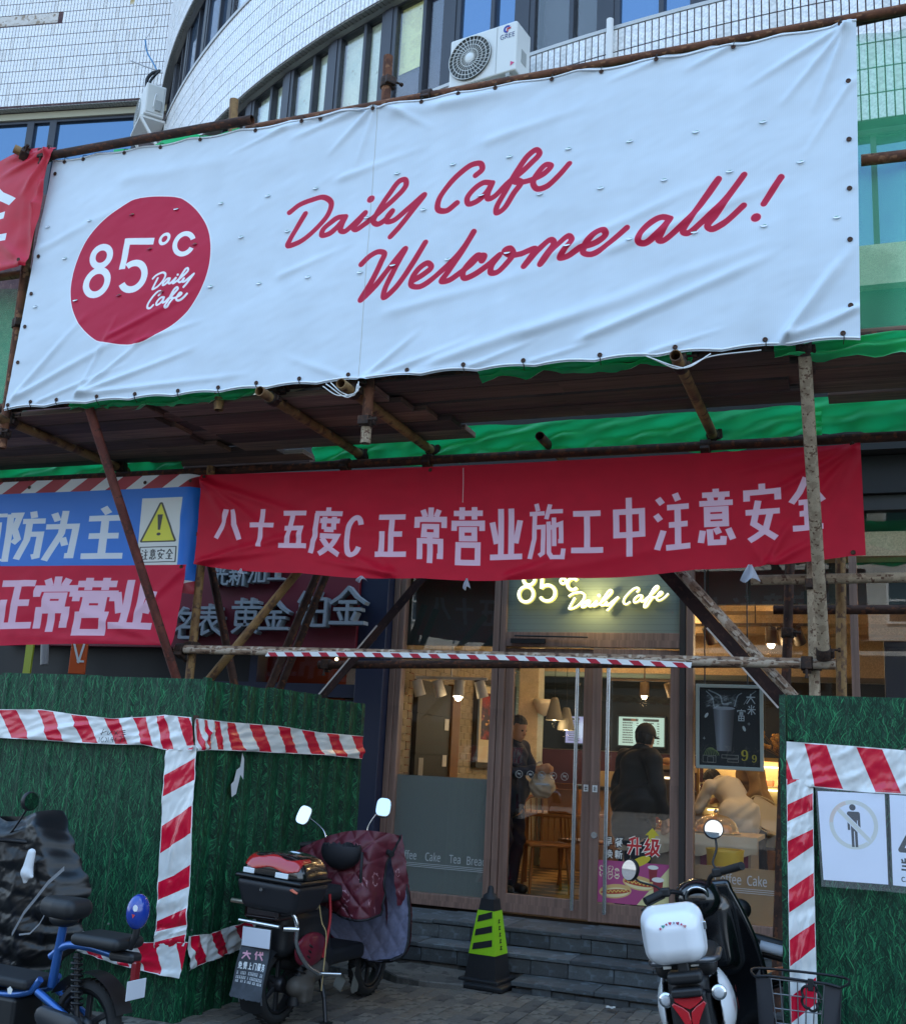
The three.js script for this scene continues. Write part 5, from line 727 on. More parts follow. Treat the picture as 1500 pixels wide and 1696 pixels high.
// ------------------------------------------------------------ the cafe room
const XW = -4.37, ZB = -14.7, CEIL = 3.35;
const cream = blotch([[206, 194, 168], [190, 178, 152]], { size: 1.2, rough: 0.85 });
{
  const room = structure('cafe_walls', [bx(XW - 0.2, XW, 0, 3.9, ZB, -9.28), bx(2.9, 3.1, 0, 3.9, ZB, -9.28), bx(XW - 0.2, 3.1, 0, 3.9, ZB - 0.2, ZB)], cream);
  const br = []; for (let r = 0; r < 38; r++) for (let c = 0; c < 25; c++) { const z = -9.45 - c * 0.21 - (r % 2) * 0.105, y = FL + 0.04 + r * 0.076; if (z > -10.35 || z < -14.0) if (z < -14.3) continue; br.push(box(0.012 + rr(0, 0.006), 0.068, 0.2, XW + 0.006, y, z)); }
  part(room, 'bricks', merge(br), blotch([[158, 146, 124], [142, 131, 110]], { size: 0.7, rough: 0.9 })).userData.kind = 'stuff';
  part(room, 'red_panel', bx(-4.2, 2.8, FL, 1.78, ZB, ZB + 0.03), mat(0x48121a, 0.6)); part(room, 'dark_panel', bx(-4.2, 2.8, 1.79, 2.75, ZB, ZB + 0.02), mat(0x15181f, 0.5));
  structure('cafe_ceiling', [bx(XW, 2.9, CEIL, CEIL + 0.2, ZB, -9.27), ...[-10.6, -11.6, -12.6, -13.5].map((z) => bx(XW, 2.9, CEIL - 0.14, CEIL, z - 0.15, z + 0.15)), bx(XW, 2.9, 2.76, CEIL, -14.69, -13.9)], blotch([[196, 172, 136], [186, 162, 126]], { size: 2, rough: 0.9 }));
  const fl = structure('cafe_floor', bx(XW, 2.9, 0.2, FL - 0.012, ZB, -9.26), mat(0x3a2d22, 0.7));
  const tan = [0xa88a5c, 0x9a7d50, 0xb39566].map((c) => mat(c, 0.4)), dk = [0x2b2420, 0x352c26].map((c) => mat(c, 0.4)); const sh = new THREE.Shape(); [[0, 0], [0.3, 0.15], [0, 0.3], [-0.3, 0.15]].forEach(([a, b], i) => sh[i ? 'lineTo' : 'moveTo'](a * 0.985, b * 0.985)); const tg = new THREE.ExtrudeGeometry(sh, { depth: 0.012, bevelEnabled: false }); tg.rotateX(-Math.PI / 2); tg.translate(0, -0.012, 0);
  const tri = new THREE.Shape(); let n = 0; const rest = [];
  for (let r = 0; r < 36; r++) for (let c = 0; c < 12; c++) { const x = -4.0 + c * 0.6 + (r % 2) * 0.3, z = -9.35 - r * 0.15, d = r % 2; if (x < XW + 0.3 || x > 2.5) continue; const m = d ? dk[(r + c) % 2] : tan[(r * 5 + c * 3) % 3]; if (x < -0.9 && n < 150) { const o = new THREE.Mesh(tg, m); o.name = n ? `floor_tile_${String(n).padStart(3, '0')}` : 'floor_tile'; o.position.set(x, FL, z); fl.add(o); n++; } else rest.push([m, tg.clone().translate(x, FL, z)]); }
  for (const m of [...tan, ...dk]) { const l = rest.filter((q) => q[0] === m).map((q) => q[1]); if (l.length) part(fl, 'floor_tiles', merge(l), m).userData.kind = 'stuff'; }
}
mono('white_column', 'slim cream column inside the cafe behind the man with the bag', 'column', bx(-4.2, -3.94, FL, CEIL - 0.15, -13.75, -13.5, 0.01), cream);
{ const s = lathe([[0.001, -0.14], [0.08, -0.1], [0.13, 0], [0.14, 0.07], [0.001, 0.07]], 20); mono('wall_sconce', 'half round white sconce on the column beside the pendant lamps', 'wall lamp', s.translate(-3.86, 2.3, -13.5), mat(0xd9d2c0, 0.6)); }
{ // notice board on the left wall and the framed picture
  const t = thing('notice_board', 'tall dark board with white slips on the brick wall inside the cafe', 'notice board', [XW + 0.02, 0, 0]);
  part(t, 'board', [bx(0, 0.05, 0.9, 2.36, -11.35, -10.40), bx(0, 0.058, 1.62, 1.63, -11.35, -10.40), bx(0, 0.058, 2.02, 2.03, -11.35, -10.40)], mat(0x2c2622, 0.6)); part(t, 'wood_post', bx(0, 0.07, 0.9, 2.38, -11.6, -11.36), mat(0x80552c, 0.6)); part(t, 'paper_slip', bx(0.052, 0.055, 1.88, 2.0, -11.3, -11.18), whiteM); part(t, 'paper_slip', bx(0.052, 0.055, 1.5, 1.62, -11.28, -11.16), whiteM); part(t, 'small_poster', bx(0.052, 0.055, 1.35, 1.58, -10.62, -10.5), mat(0xa8a8a4, 0.3));
  const p = thing('framed_picture', 'large framed photograph of red food on the brick wall inside the cafe', 'picture', [XW + 0.02, 0, 0]);
  part(p, 'frame', [bx(0, 0.06, 1.5, 1.56, -13.68, -12.22), bx(0, 0.06, 2.47, 2.53, -13.68, -12.22), bx(0, 0.06, 1.56, 2.47, -12.28, -12.22), bx(0, 0.06, 1.56, 2.47, -13.68, -13.62)], mat(0x3c342c, 0.5)); part(p, 'mount', bx(0, 0.03, 1.56, 2.47, -13.62, -12.28), mat(0xcfc3a6, 0.7));
  const pt = texture(pixels(256, 256, (u, v) => { const a = fbm(u * 7, v * 7, 4), b = fbm(u * 12 + 9, v * 12, 3); return mixc(mixc([60, 24, 18], [150, 40, 26], sstep(0.35, 0.6, a)), [206, 150, 90], sstep(0.55, 0.66, b)); }), true);
  const g = new THREE.PlaneGeometry(1.05, 0.55); g.rotateY(Math.PI / 2); g.translate(0.034, 2.1, -12.95); part(p, 'print', g, mat(0xffffff, 0.5, { map: pt }));
}
const lampGlow = (c, k) => mat(0xffffff, 0.5, { emissive: new THREE.Color(...c), emissiveIntensity: k });
const warm = [1, 0.78, 0.45];
function pointLamp(x, y, z, i, r = 2.5) { const l = new THREE.PointLight(new THREE.Color(1, 0.70, 0.36), i * 0.115, 0, 2); l.position.set(x, y, z); l.castShadow = true; l.shadow.radius = r; scene.add(l); }
{ // spotlights on rails
  const rail = (label, x0, x1, y, z, heads, m, k) => { const t = thing('track_light', label, 'track light'); part(t, 'rail', [bx(x0, x1, y + 0.09, y + 0.115, z - 0.015, z + 0.015), cyl(V((x0 + x1) / 2, y + 0.11, z), V((x0 + x1) / 2, CEIL, z), 0.008, 0.008, 6)], m); for (const [x, lit, tilt] of heads) { const g = lathe([[0.001, 0.085], [0.052, 0.08], [0.056, -0.08], [0.048, -0.08], [0.045, -0.04], [0.001, -0.03]], 18); at(g, x, y, z, tilt, 0, lit ? 0 : 0.25); const h = part(t, 'lamp_head', g, m); part(t, 'arm', cyl(V(x, y + 0.02, z), V(x, y + 0.1, z), 0.012, 0.012, 8), m); if (lit) { part(t, 'bulb', new THREE.SphereGeometry(0.036, 12, 10).translate(x, y - 0.085, z + 0.01), lampGlow(warm, 5)); pointLamp(x, y - 0.16, z + 0.03, k); } } return t; };
  rail('white track of four spotlights inside the left window', -4.25, -3.5, 2.26, -10.2, [[-4.22, 0, 0.2], [-4.0, 0, 0.3], [-3.79, 1, -0.2], [-3.56, 0, 0.1]], whiteM, 0.5);
  rail('dark ceiling track of spotlights inside the right window', -1.5, -0.5, 2.86, -10.6, [[-1.42, 0, 0.6], [-0.86, 1, 0], [-0.74, 0, 0.5], [-0.62, 0, 0.7]], mat(0x3a332c, 0.5), 4.0);
  rail('short ceiling track with a glowing bulb over the menu screen', -2.9, -2.1, 2.5, -13.0, [[-2.5, 1, 0], [-2.2, 0, 0.4]], mat(0x6a5a46, 0.5), 2.2);
}
{ // pendants and downlights
  const mk = (label, x, y, z, k) => { const t = thing('pendant_lamp', label, 'pendant lamp', [x, y, z], 0, 'grey cone pendants in the cafe'); part(t, 'shade', lathe([[0.03, 0.26], [0.045, 0.24], [0.10, 0.02], [0.105, 0], [0.098, 0.0], [0.04, 0.22]], 24), mat(0x77766c, 0.6)); part(t, 'cord', cyl(V(0, 0.25, 0), V(0, CEIL - y, 0), 0.004, 0.004, 5), blackM); part(t, 'bulb', new THREE.SphereGeometry(0.035, 12, 8).translate(0, 0.03, 0), lampGlow(warm, 2)); pointLamp(x, y - 0.04, z, k); };
  mk('higher grey cone pendant lamp behind the left door', -3.45, 2.08, -12.5, 1.0); mk('lower grey cone pendant lamp behind the left door', -3.36, 1.98, -12.7, 1.0);
  const spots = [[-2.68, -12.95, 'left of the glowing bulb'], [-2.3, -12.95, 'right of the glowing bulb'], [-3.25, -13.2, 'above the pendant lamps'], [-1.35, -10.0, 'behind the slanting angle iron'], [-0.55, -11.4, 'over the display cabinet'], [-2.4, -11.1, 'above the middle of the cafe'], [-1.9, -12.2, 'behind the top rail of the right door'], [-3.0, -11.95, 'between the pendant lamps and the door handles'], [0.9, -11.2, 'behind the right hoarding']];
  for (const [x, z, w] of spots) { const t = thing('downlight', `small round ceiling downlight ${w}`, 'downlight', [x, CEIL - 0.004, z]); const dz = [-10.6, -11.6, -12.6, -13.5].some((q) => Math.abs(q - z) < 0.16) ? -0.14 : 0; t.position.y += dz; part(t, 'trim', lathe([[0.03, 0], [0.055, 0], [0.055, -0.012], [0.04, -0.014], [0.03, 0]], 20), whiteM); part(t, 'lens', new THREE.CircleGeometry(0.034, 20).rotateX(Math.PI / 2).translate(0, -0.006, 0), lampGlow(warm, 3)); pointLamp(x, CEIL - 0.08 + dz, z, x > 0 ? 2.0 : x > -1 ? 5.5 : 2.5, 1.6); }
}
{ // menu screens
  const scr = (label, x0, x1, y0, y1, tint, seed) => {
    const tx = texture(canvas(256, 140, (x) => { x.fillStyle = tint; x.fillRect(0, 0, 256, 140); x.fillStyle = '#3a3430'; for (const c of [22, 138]) { x.fillRect(c, 8, 88, 12); for (let r = 0; r < 9; r++) { let w = c; while (w < c + 54) { const k = 4 + hash(w, r, seed) * 5; x.fillRect(w, 26 + r * 12, k, 6); w += k + 2.5; } x.fillRect(c + 78, 28 + r * 12, 12, 4); } } x.fillStyle = '#8c5a3c'; x.fillRect(70, 8, 26, 12); }), true, false);
    const t = thing('menu_screen', label, 'screen', [(x0 + x1) / 2, (y0 + y1) / 2, ZB + 0.09]); const w = x1 - x0, h = y1 - y0; part(t, 'bezel', box(w + 0.05, h + 0.05, 0.05, 0, 0, 0, 0.008), blackM); part(t, 'screen', new THREE.PlaneGeometry(w, h).translate(0, 0, 0.028), mat(0x222222, 0.3, { emissive: 0xffffff, emissiveMap: tx, emissiveIntensity: 0.42 }));
    const l = new THREE.PointLight(0xd8fff0, 0.25, 0, 2); l.position.set((x0 + x1) / 2, (y0 + y1) / 2, ZB + 0.25); l.castShadow = true; l.shadow.radius = 8; scene.add(l); };
  scr('bright menu screen above the counter seen through the right door', -3.14, -2.54, 1.87, 2.24, '#b9d8c8', 1); scr('bluish menu screen seen beside the left door handle', -3.86, -3.42, 1.87, 2.22, '#9a9cc8', 2);
}
{ // tasting table with cloches, price cards and a bread basket
  const t = thing('display_table', 'cream counter with cloth and bakery trays inside the right pane', 'counter', [0, FL, 0]); part(t, 'top', bx(-2.15, -0.95, 0.66, 0.70, -10.75, -9.95, 0.006), mat(0xa98f68, 0.5)); part(t, 'front', bx(-2.1, -1.0, 0, 0.66, -10.7, -10.0), mat(0x9a8a72, 0.7)); part(t, 'cloth', grid(24, 6, (u, v) => V(-2.16 + 1.22 * u, 0.703 - 0.16 * v - 0.025 * v * Math.sin(u * 24), -9.935 + 0.02 * v * Math.sin(u * 31))), mat(0xb9ab90, 0.9)); part(t, 'maroon_panel', bx(-1.42, -1.02, 0, 0.58, -9.985, -9.97), mat(0x6a1c30, 0.6));
  const clo = (l, x, z, r) => { const c = thing('cloche', l, 'cloche', [x, FL + 0.70, z]); part(c, 'dome', lathe([[r, 0], [r * 0.99, r * 0.18], [r * 0.86, r * 0.48], [r * 0.55, r * 0.74], [0.02, r * 0.84], [0.02, r * 0.9]], 28), mat(0xffe9b0, 0.05, { transmission: 0.85, thickness: 0 })); part(c, 'knob', new THREE.SphereGeometry(0.02, 10, 8).translate(0, r * 0.95, 0), steel); part(c, 'plate', lathe([[0.001, 0.004], [r * 1.08, 0.006], [r * 1.1, 0.016], [r * 1.04, 0.012], [0.001, 0.01]], 24), mat(0xd9c07a, 0.25, { metalness: 0.8 })); const b = []; for (let i = 0; i < 7; i++) b.push(new THREE.SphereGeometry(r * 0.24, 10, 8).scale(1.3, 0.8, 1).translate(Math.cos(i * 0.9) * r * (i ? 0.55 : 0), r * 0.18, Math.sin(i * 0.9) * r * (i ? 0.55 : 0))); b.forEach((g) => part(c, 'bun', g, mat(0xc99248, 0.6))); };
  clo('large glass dome cloche over buns in front of the bending assistant', -1.33, -10.3, 0.2); clo('smaller glass dome cloche left of the mullion', -1.72, -10.35, 0.15);
  const b = thing('bread_tray', 'tray of pastries on a tall stand seen through the right door', 'bread tray', [-1.9, 0, -11.2]); part(b, 'tray', [bx(-0.24, 0.24, 1.57, 1.59, -0.18, 0.18), bx(-0.25, -0.235, 1.57, 1.63, -0.18, 0.18), bx(0.235, 0.25, 1.57, 1.63, -0.18, 0.18), bx(-0.235, 0.235, 1.57, 1.63, 0.17, 0.18)], mat(0xb98a4c, 0.6)); for (let i = 0; i < 14; i++) part(b, 'pastry', new THREE.SphereGeometry(0.045, 8, 6).scale(1.4, 0.8, 1).translate(-0.19 + (i % 5) * 0.095, 1.62 + (i > 9 ? 0.05 : 0), -0.1 + ((i / 5) | 0) * 0.1), mat([0xc28a48, 0xd8a45c, 0xa86c34][i % 3], 0.6)); part(b, 'stand', bx(-0.22, 0.22, FL, 1.57, -0.16, 0.16), mat(0x54402c, 0.6)); part(b, 'counter_light', bx(-0.2, 0.2, 1.5, 1.52, 0.165, 0.175), lampGlow(warm, 1.2));
  const bc = thing('box_stand', 'stack of printed cartons and cards beside the dark coat', 'cartons', [-2.05, 0, -10.6]); part(bc, 'shelf', bx(0.02, 0.4, 1.06, 1.09, -0.1, 0.1), mat(0xb09a78, 0.6)); [[0.04, 0.24, 0.12, 0xd8ccb4], [0.22, 0.38, 0.16, 0xcab89a]].forEach(([a, c, h, k], i) => part(bc, 'carton', bx(a, c, 1.09, 1.09 + h, -0.06, 0.06, 0.003), mat(k, 0.6))); part(bc, 'price_card', [bx(0.0, 0.2, 1.25, 1.38, 0.06, 0.066)], mat(0xe6dcc8, 0.6)); part(bc, 'card_text', [0, 1, 2, 3].map((i) => bx(0.02 + i * 0.045, 0.055 + i * 0.045, 1.29, 1.33, 0.0665, 0.068)), mat(0x4c1c18, 0.6)); part(bc, 'red_picture', bx(0.03, 0.19, 1.1, 1.2, 0.061, 0.063), mat(0xa04030, 0.6));
}
{ // lit cabinet of cakes
  const t = thing('cake_cabinet', 'lit glass cabinet of pastries behind the assistants', 'display cabinet', [0, FL, 0]); const x0 = -1.75, x1 = 1.6, z0 = -12.55, z1 = -12.0, wd = mat(0x8a5c30, 0.55), gold = mat(0xb09048, 0.35, { metalness: 0.7 });
  part(t, 'base', bx(x0, x1, 0, 0.48, z0, z1 + 0.02, 0.008), wd); part(t, 'back', bx(x0, x1, 0.48, 1.38, z0, z0 + 0.03), mat(0xd8c290, 0.6)); part(t, 'top', bx(x0, x1, 1.36, 1.4, z0, z1), gold);
  for (let k = 0; k < 5; k++) { const x = lerp(x0, x1 - 0.03, k / 4); part(t, 'upright', bx(x, x + 0.03, 0.48, 1.36, z1 - 0.03, z1), gold); }
  part(t, 'glass', bx(x0 + 0.04, x1 - 0.04, 0.49, 1.355, z1 - 0.012, z1 - 0.006), paneM);
  for (const y of [0.62, 0.86, 1.1]) { part(t, 'shelf', bx(x0 + 0.02, x1 - 0.02, y, y + 0.014, z0 + 0.03, z1 - 0.05), mat(0xcfc4a0, 0.3)); part(t, 'shelf_light', bx(x0 + 0.05, x1 - 0.05, y + 0.2, y + 0.214, z0 + 0.05, z0 + 0.07), lampGlow([1, 0.85, 0.5], 2.6)); for (let k = 0; k < 22; k++) { const x = x0 + 0.1 + k * 0.125; part(t, 'cake', k % 3 ? box(0.08, 0.06, 0.1, x, y + 0.045, z1 - 0.16 - (k % 2) * 0.1, 0.012) : lathe([[0.001, 0], [0.04, 0], [0.045, 0.06], [0.001, 0.065]], 12).translate(x, y + 0.014, z1 - 0.16), mat([0xd8c49a, 0xb06a50, 0x6a4028, 0xe6dcc4, 0xc4924c][(k * 7 + (y * 10 | 0)) % 5], 0.6)); } }
  pointLamp(-1.1, FL + 1.325, -12.1, 3.2, 0.4); pointLamp(-0.3, FL + 1.325, -12.1, 2.2, 0.4);
  const pl = thing('dried_flowers', 'bundle of dried golden flowers on the cabinet by the poster', 'plant', [-0.88, FL + 1.4, -12.2]); const st = []; for (let i = 0; i < 40; i++) { const a = rr(0, 6.28), r = rr(0.05, 0.22), h = rr(0.08, 0.26); st.push([a, r, h]); } part(pl, 'stems', merge(st.map(([a, r, h]) => cyl(V(0, 0, 0), V(Math.cos(a) * r, h, Math.sin(a) * r), 0.003, 0.002, 4))), mat(0x7a5a2c, 0.8)).userData.kind = 'stuff'; part(pl, 'heads', merge(st.map(([a, r, h]) => new THREE.IcosahedronGeometry(0.025, 0).translate(Math.cos(a) * r, h, Math.sin(a) * r))), mat(0xb08440, 0.8)).userData.kind = 'stuff';
}
{ // wooden chairs and a table by the left door
  const cw = mat(0x9a6530, 0.5);
  const mk = (label, x, z, turn) => { const t = thing('wooden_chair', label, 'chair', [x, FL, z], turn, 'spindle back chairs in the cafe'); part(t, 'seat', box(0.44, 0.035, 0.42, 0, 0.45, 0, 0.015), cw); for (const [a, b] of [[-1, -1], [1, -1], [-1, 1], [1, 1]]) part(t, 'leg', cyl(V(a * 0.2, 0, b * 0.19), V(a * 0.17, 0.44, b * 0.16), 0.014, 0.019, 10), cw); part(t, 'top_rail', tube([[-0.2, 0.84, -0.2], [-0.1, 0.9, -0.24], [0.1, 0.9, -0.24], [0.2, 0.84, -0.2]], 0.016, 20, 8), cw); for (let i = 0; i < 7; i++) part(t, 'spindle', cyl(V(-0.17 + i * 0.057, 0.46, -0.18), V(-0.19 + i * 0.063, 0.85 + 0.04 * Math.sin(i / 6 * 3.14), -0.2 - 0.03 * Math.sin(i / 6 * 3.14)), 0.007, 0.007, 6), cw); return t; };
  mk('spindle back wooden chair in front of the man with the bag', -3.05, -10.9, 0.5); mk('spindle back wooden chair beyond the cafe table', -2.85, -11.7, 2.6);
  const t = thing('cafe_table', 'brown wooden table beside the spindle chairs inside the cafe', 'table', [-3.1, FL, -11.35]); part(t, 'top', box(0.9, 0.035, 0.7, 0, 0.72, 0, 0.01), cw); for (const [a, b] of [[-1, -1], [1, -1], [-1, 1], [1, 1]]) part(t, 'leg', cyl(V(a * 0.38, 0, b * 0.28), V(a * 0.38, 0.71, b * 0.28), 0.022, 0.026, 10), cw);
  const bxs = thing('order_counter', 'pale wooden ordering counter far behind the left door', 'counter', [-3.2, FL, -13.6]); part(bxs, 'body', bx(-0.6, 1.6, 0, 0.95, -0.3, 0.3, 0.01), mat(0x8a6a44, 0.6)); part(bxs, 'top', bx(-0.63, 1.63, 0.95, 0.99, -0.33, 0.33, 0.008), mat(0x2c2620, 0.4)); part(bxs, 'box', box(0.26, 0.18, 0.2, 0.2, 1.08, 0.0, 0.006), mat(0xa8926a, 0.6)); part(bxs, 'box', box(0.2, 0.24, 0.2, 0.75, 1.11, 0.02, 0.006), mat(0xc4b48c, 0.6));
  const pb = thing('paper_carton', 'brown paper carton on the cafe table below the white plastic bag', 'carton', [-2.95, FL, -11.25]); part(pb, 'body', box(0.32, 0.24, 0.26, 0, 0.862, 0, 0.006), mat(0xa86a30, 0.7)); part(pb, 'flap', at(box(0.32, 0.004, 0.12, 0, 0, 0.06), 0, 0.984, 0.13, -0.5, 0, 0), mat(0xb47638, 0.7));
  const yb = thing('yellow_floor_sign', 'yellow plastic tub edge showing above the window film on the right', 'tub', [-1.16, FL, -9.55]); part(yb, 'body', lathe([[0.001, 0], [0.13, 0], [0.15, 0.6], [0.158, 0.62], [0.14, 0.62], [0.12, 0.02], [0.001, 0.02]], 20), mat(0xc8a42a, 0.5));
}
// ------------------------------------------------------------ neighbouring shop on the left
{
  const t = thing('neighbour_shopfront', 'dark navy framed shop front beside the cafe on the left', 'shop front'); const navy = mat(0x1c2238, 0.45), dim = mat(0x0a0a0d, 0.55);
  part(t, 'pilaster', bx(-4.36, -4.08, 0.2, 3.8, -9.3, -9.02, 0.01), navy); part(t, 'header_rail', bx(-9, -4.36, 2.08, 2.2, -9.3, -9.08), navy); part(t, 'mullion', bx(-5.5, -5.42, 0.2, 2.9, -9.28, -9.09), navy);
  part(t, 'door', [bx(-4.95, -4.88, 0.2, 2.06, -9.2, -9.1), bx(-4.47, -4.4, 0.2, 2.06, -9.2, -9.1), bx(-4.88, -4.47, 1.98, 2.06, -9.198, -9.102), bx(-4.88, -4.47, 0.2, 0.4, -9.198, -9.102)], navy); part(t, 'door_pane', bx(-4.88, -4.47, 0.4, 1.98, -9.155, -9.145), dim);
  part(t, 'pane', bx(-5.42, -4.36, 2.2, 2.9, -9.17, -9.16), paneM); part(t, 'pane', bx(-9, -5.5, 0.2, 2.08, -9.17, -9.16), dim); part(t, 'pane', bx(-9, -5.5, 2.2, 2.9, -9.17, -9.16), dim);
  part(t, 'room_wall', bx(-9, -4.36, 0.2, 2.95, -10.4, -10.3), mat(0x8a4a30, 0.8)); part(t, 'room_floor', bx(-9, -4.36, 0, 0.2, -10.4, -9.0), mat(0x3a3836, 0.8)); part(t, 'room_ceiling', bx(-9, -4.36, 2.95, 3.1, -10.4, -9.1), mat(0x6a5040, 0.8)); part(t, 'room_side', bx(-9.1, -9, 0, 3.1, -10.4, -9.0), mat(0x3a3028, 0.8));
  part(t, 'room_bulb', [new THREE.SphereGeometry(0.018, 8, 6).translate(-4.72, 2.62, -9.8), new THREE.SphereGeometry(0.018, 8, 6).translate(-4.55, 2.45, -9.9), new THREE.SphereGeometry(0.018, 8, 6).translate(-5.0, 2.5, -9.9)], lampGlow(warm, 3)); pointLamp(-4.7, 2.55, -9.75, 0.5);
  const s = thing('gold_shop_sign', 'dark red shop sign with raised silver characters left of the cafe', 'sign'); part(s, 'board', bx(-8.5, -4.36, 2.50, 3.36, -9.06, -8.98, 0.006), mat(0x6a1424, 0.5)); part(s, 'side_board', bx(-8.5, -4.36, 3.37, 3.7, -9.05, -8.99), mat(0x4c1420, 0.5));
  const face = mat(0x94979b, 0.45);
  const raised = (ch, px0, py0, px1, py1, lw) => { const a = onZ(px0, py0, -8.93), b = onZ(px1, py1, -8.93), w = b.x - a.x, h = a.y - b.y, list = []; strokesOf(ch).forEach((st, si) => { for (let i = 0; i + 1 < st.length; i++) { const p = V(a.x + st[i][0] / 100 * w, a.y - st[i][1] / 100 * h, 0), q = V(a.x + st[i + 1][0] / 100 * w, a.y - st[i + 1][1] / 100 * h, 0), L = p.distanceTo(q); if (L < 1e-4) continue; list.push(at(box(L + lw * 0.55, lw, 0.09 + si * 0.0006 + i * 0.0003), (p.x + q.x) / 2, (p.y + q.y) / 2, -8.93, 0, 0, Math.atan2(q.y - p.y, q.x - p.x))); } }); part(s, 'raised_character', list, face); };
  raised('名', 290, 1006, 330, 1060, 0.028); raised('表', 328, 1000, 372, 1056, 0.028); raised('黄', 388, 990, 434, 1052, 0.028); raised('金', 434, 994, 482, 1046, 0.028); raised('铂', 496, 978, 544, 1042, 0.028); raised('金', 550, 972, 608, 1038, 0.032);
  raised('光', 356, 938, 382, 972, 0.02); raised('新', 384, 936, 412, 972, 0.02); raised('加', 416, 934, 444, 968, 0.02); raised('工', 448, 932, 474, 964, 0.02);
  part(s, 'bottom_light', bx(-4.52, -4.38, 2.47, 2.495, -9.03, -9.0), mat(0xd8d8d8, 0.5));
  const o = thing('orange_sign', 'small orange hanging sign with white strokes under the left red banner', 'sign', onZ(131, 1085, -8.6).toArray(), 0.3); part(o, 'panel', box(0.16, 0.36, 0.03, 0, 0, 0, 0.006), mat(0xd85a24, 0.5)); part(o, 'mark', [at(box(0.02, 0.2, 0.004), -0.02, 0.02, 0.018, 0, 0, 0.35), at(box(0.02, 0.2, 0.004), 0.03, 0.02, 0.0185, 0, 0, -0.2), at(box(0.07, 0.02, 0.004), 0.03, -0.06, 0.019)], whiteM);
  mono('yellow_strip', 'yellow strip hanging inside the left shop above the hoarding', 'strip', bx(-7.95, -7.86, 1.6, 2.6, -8.85, -8.83), mat(0x9aa01e, 0.6)); mono('white_pole', 'short pale hanging pole above the left hoarding', 'pole', cyl(onZ(75, 1060, -8.7), onZ(74, 1101, -8.7), 0.04, 0.04, 10), mat(0x9c948e, 0.6));
  const sh = thing('side_shopfront', 'dark glazed shop front at the right edge behind the hoarding', 'shop front'); part(sh, 'wall', bx(3.1, 5, 0, 3.7, -9.4, -9.1), mat(0x3a3230, 0.7)); 
  const dp = thing('dark_display', 'dark blue display cabinet inside the glass at the far right', 'display', [0.42, 0, -10.1]); part(dp, 'body', box(0.62, 1.7, 0.2, 0, 1.9, 0, 0.01), mat(0x10182c, 0.3)); part(dp, 'panel', box(0.16, 0.3, 0.01, 0.0, 2.05, 0.105), mat(0x5a5650, 0.5));
}
// ------------------------------------------------------------ people inside the cafe
const skinM = mat(0xb98a68, 0.55), hairM = mat(0x14110f, 0.6);
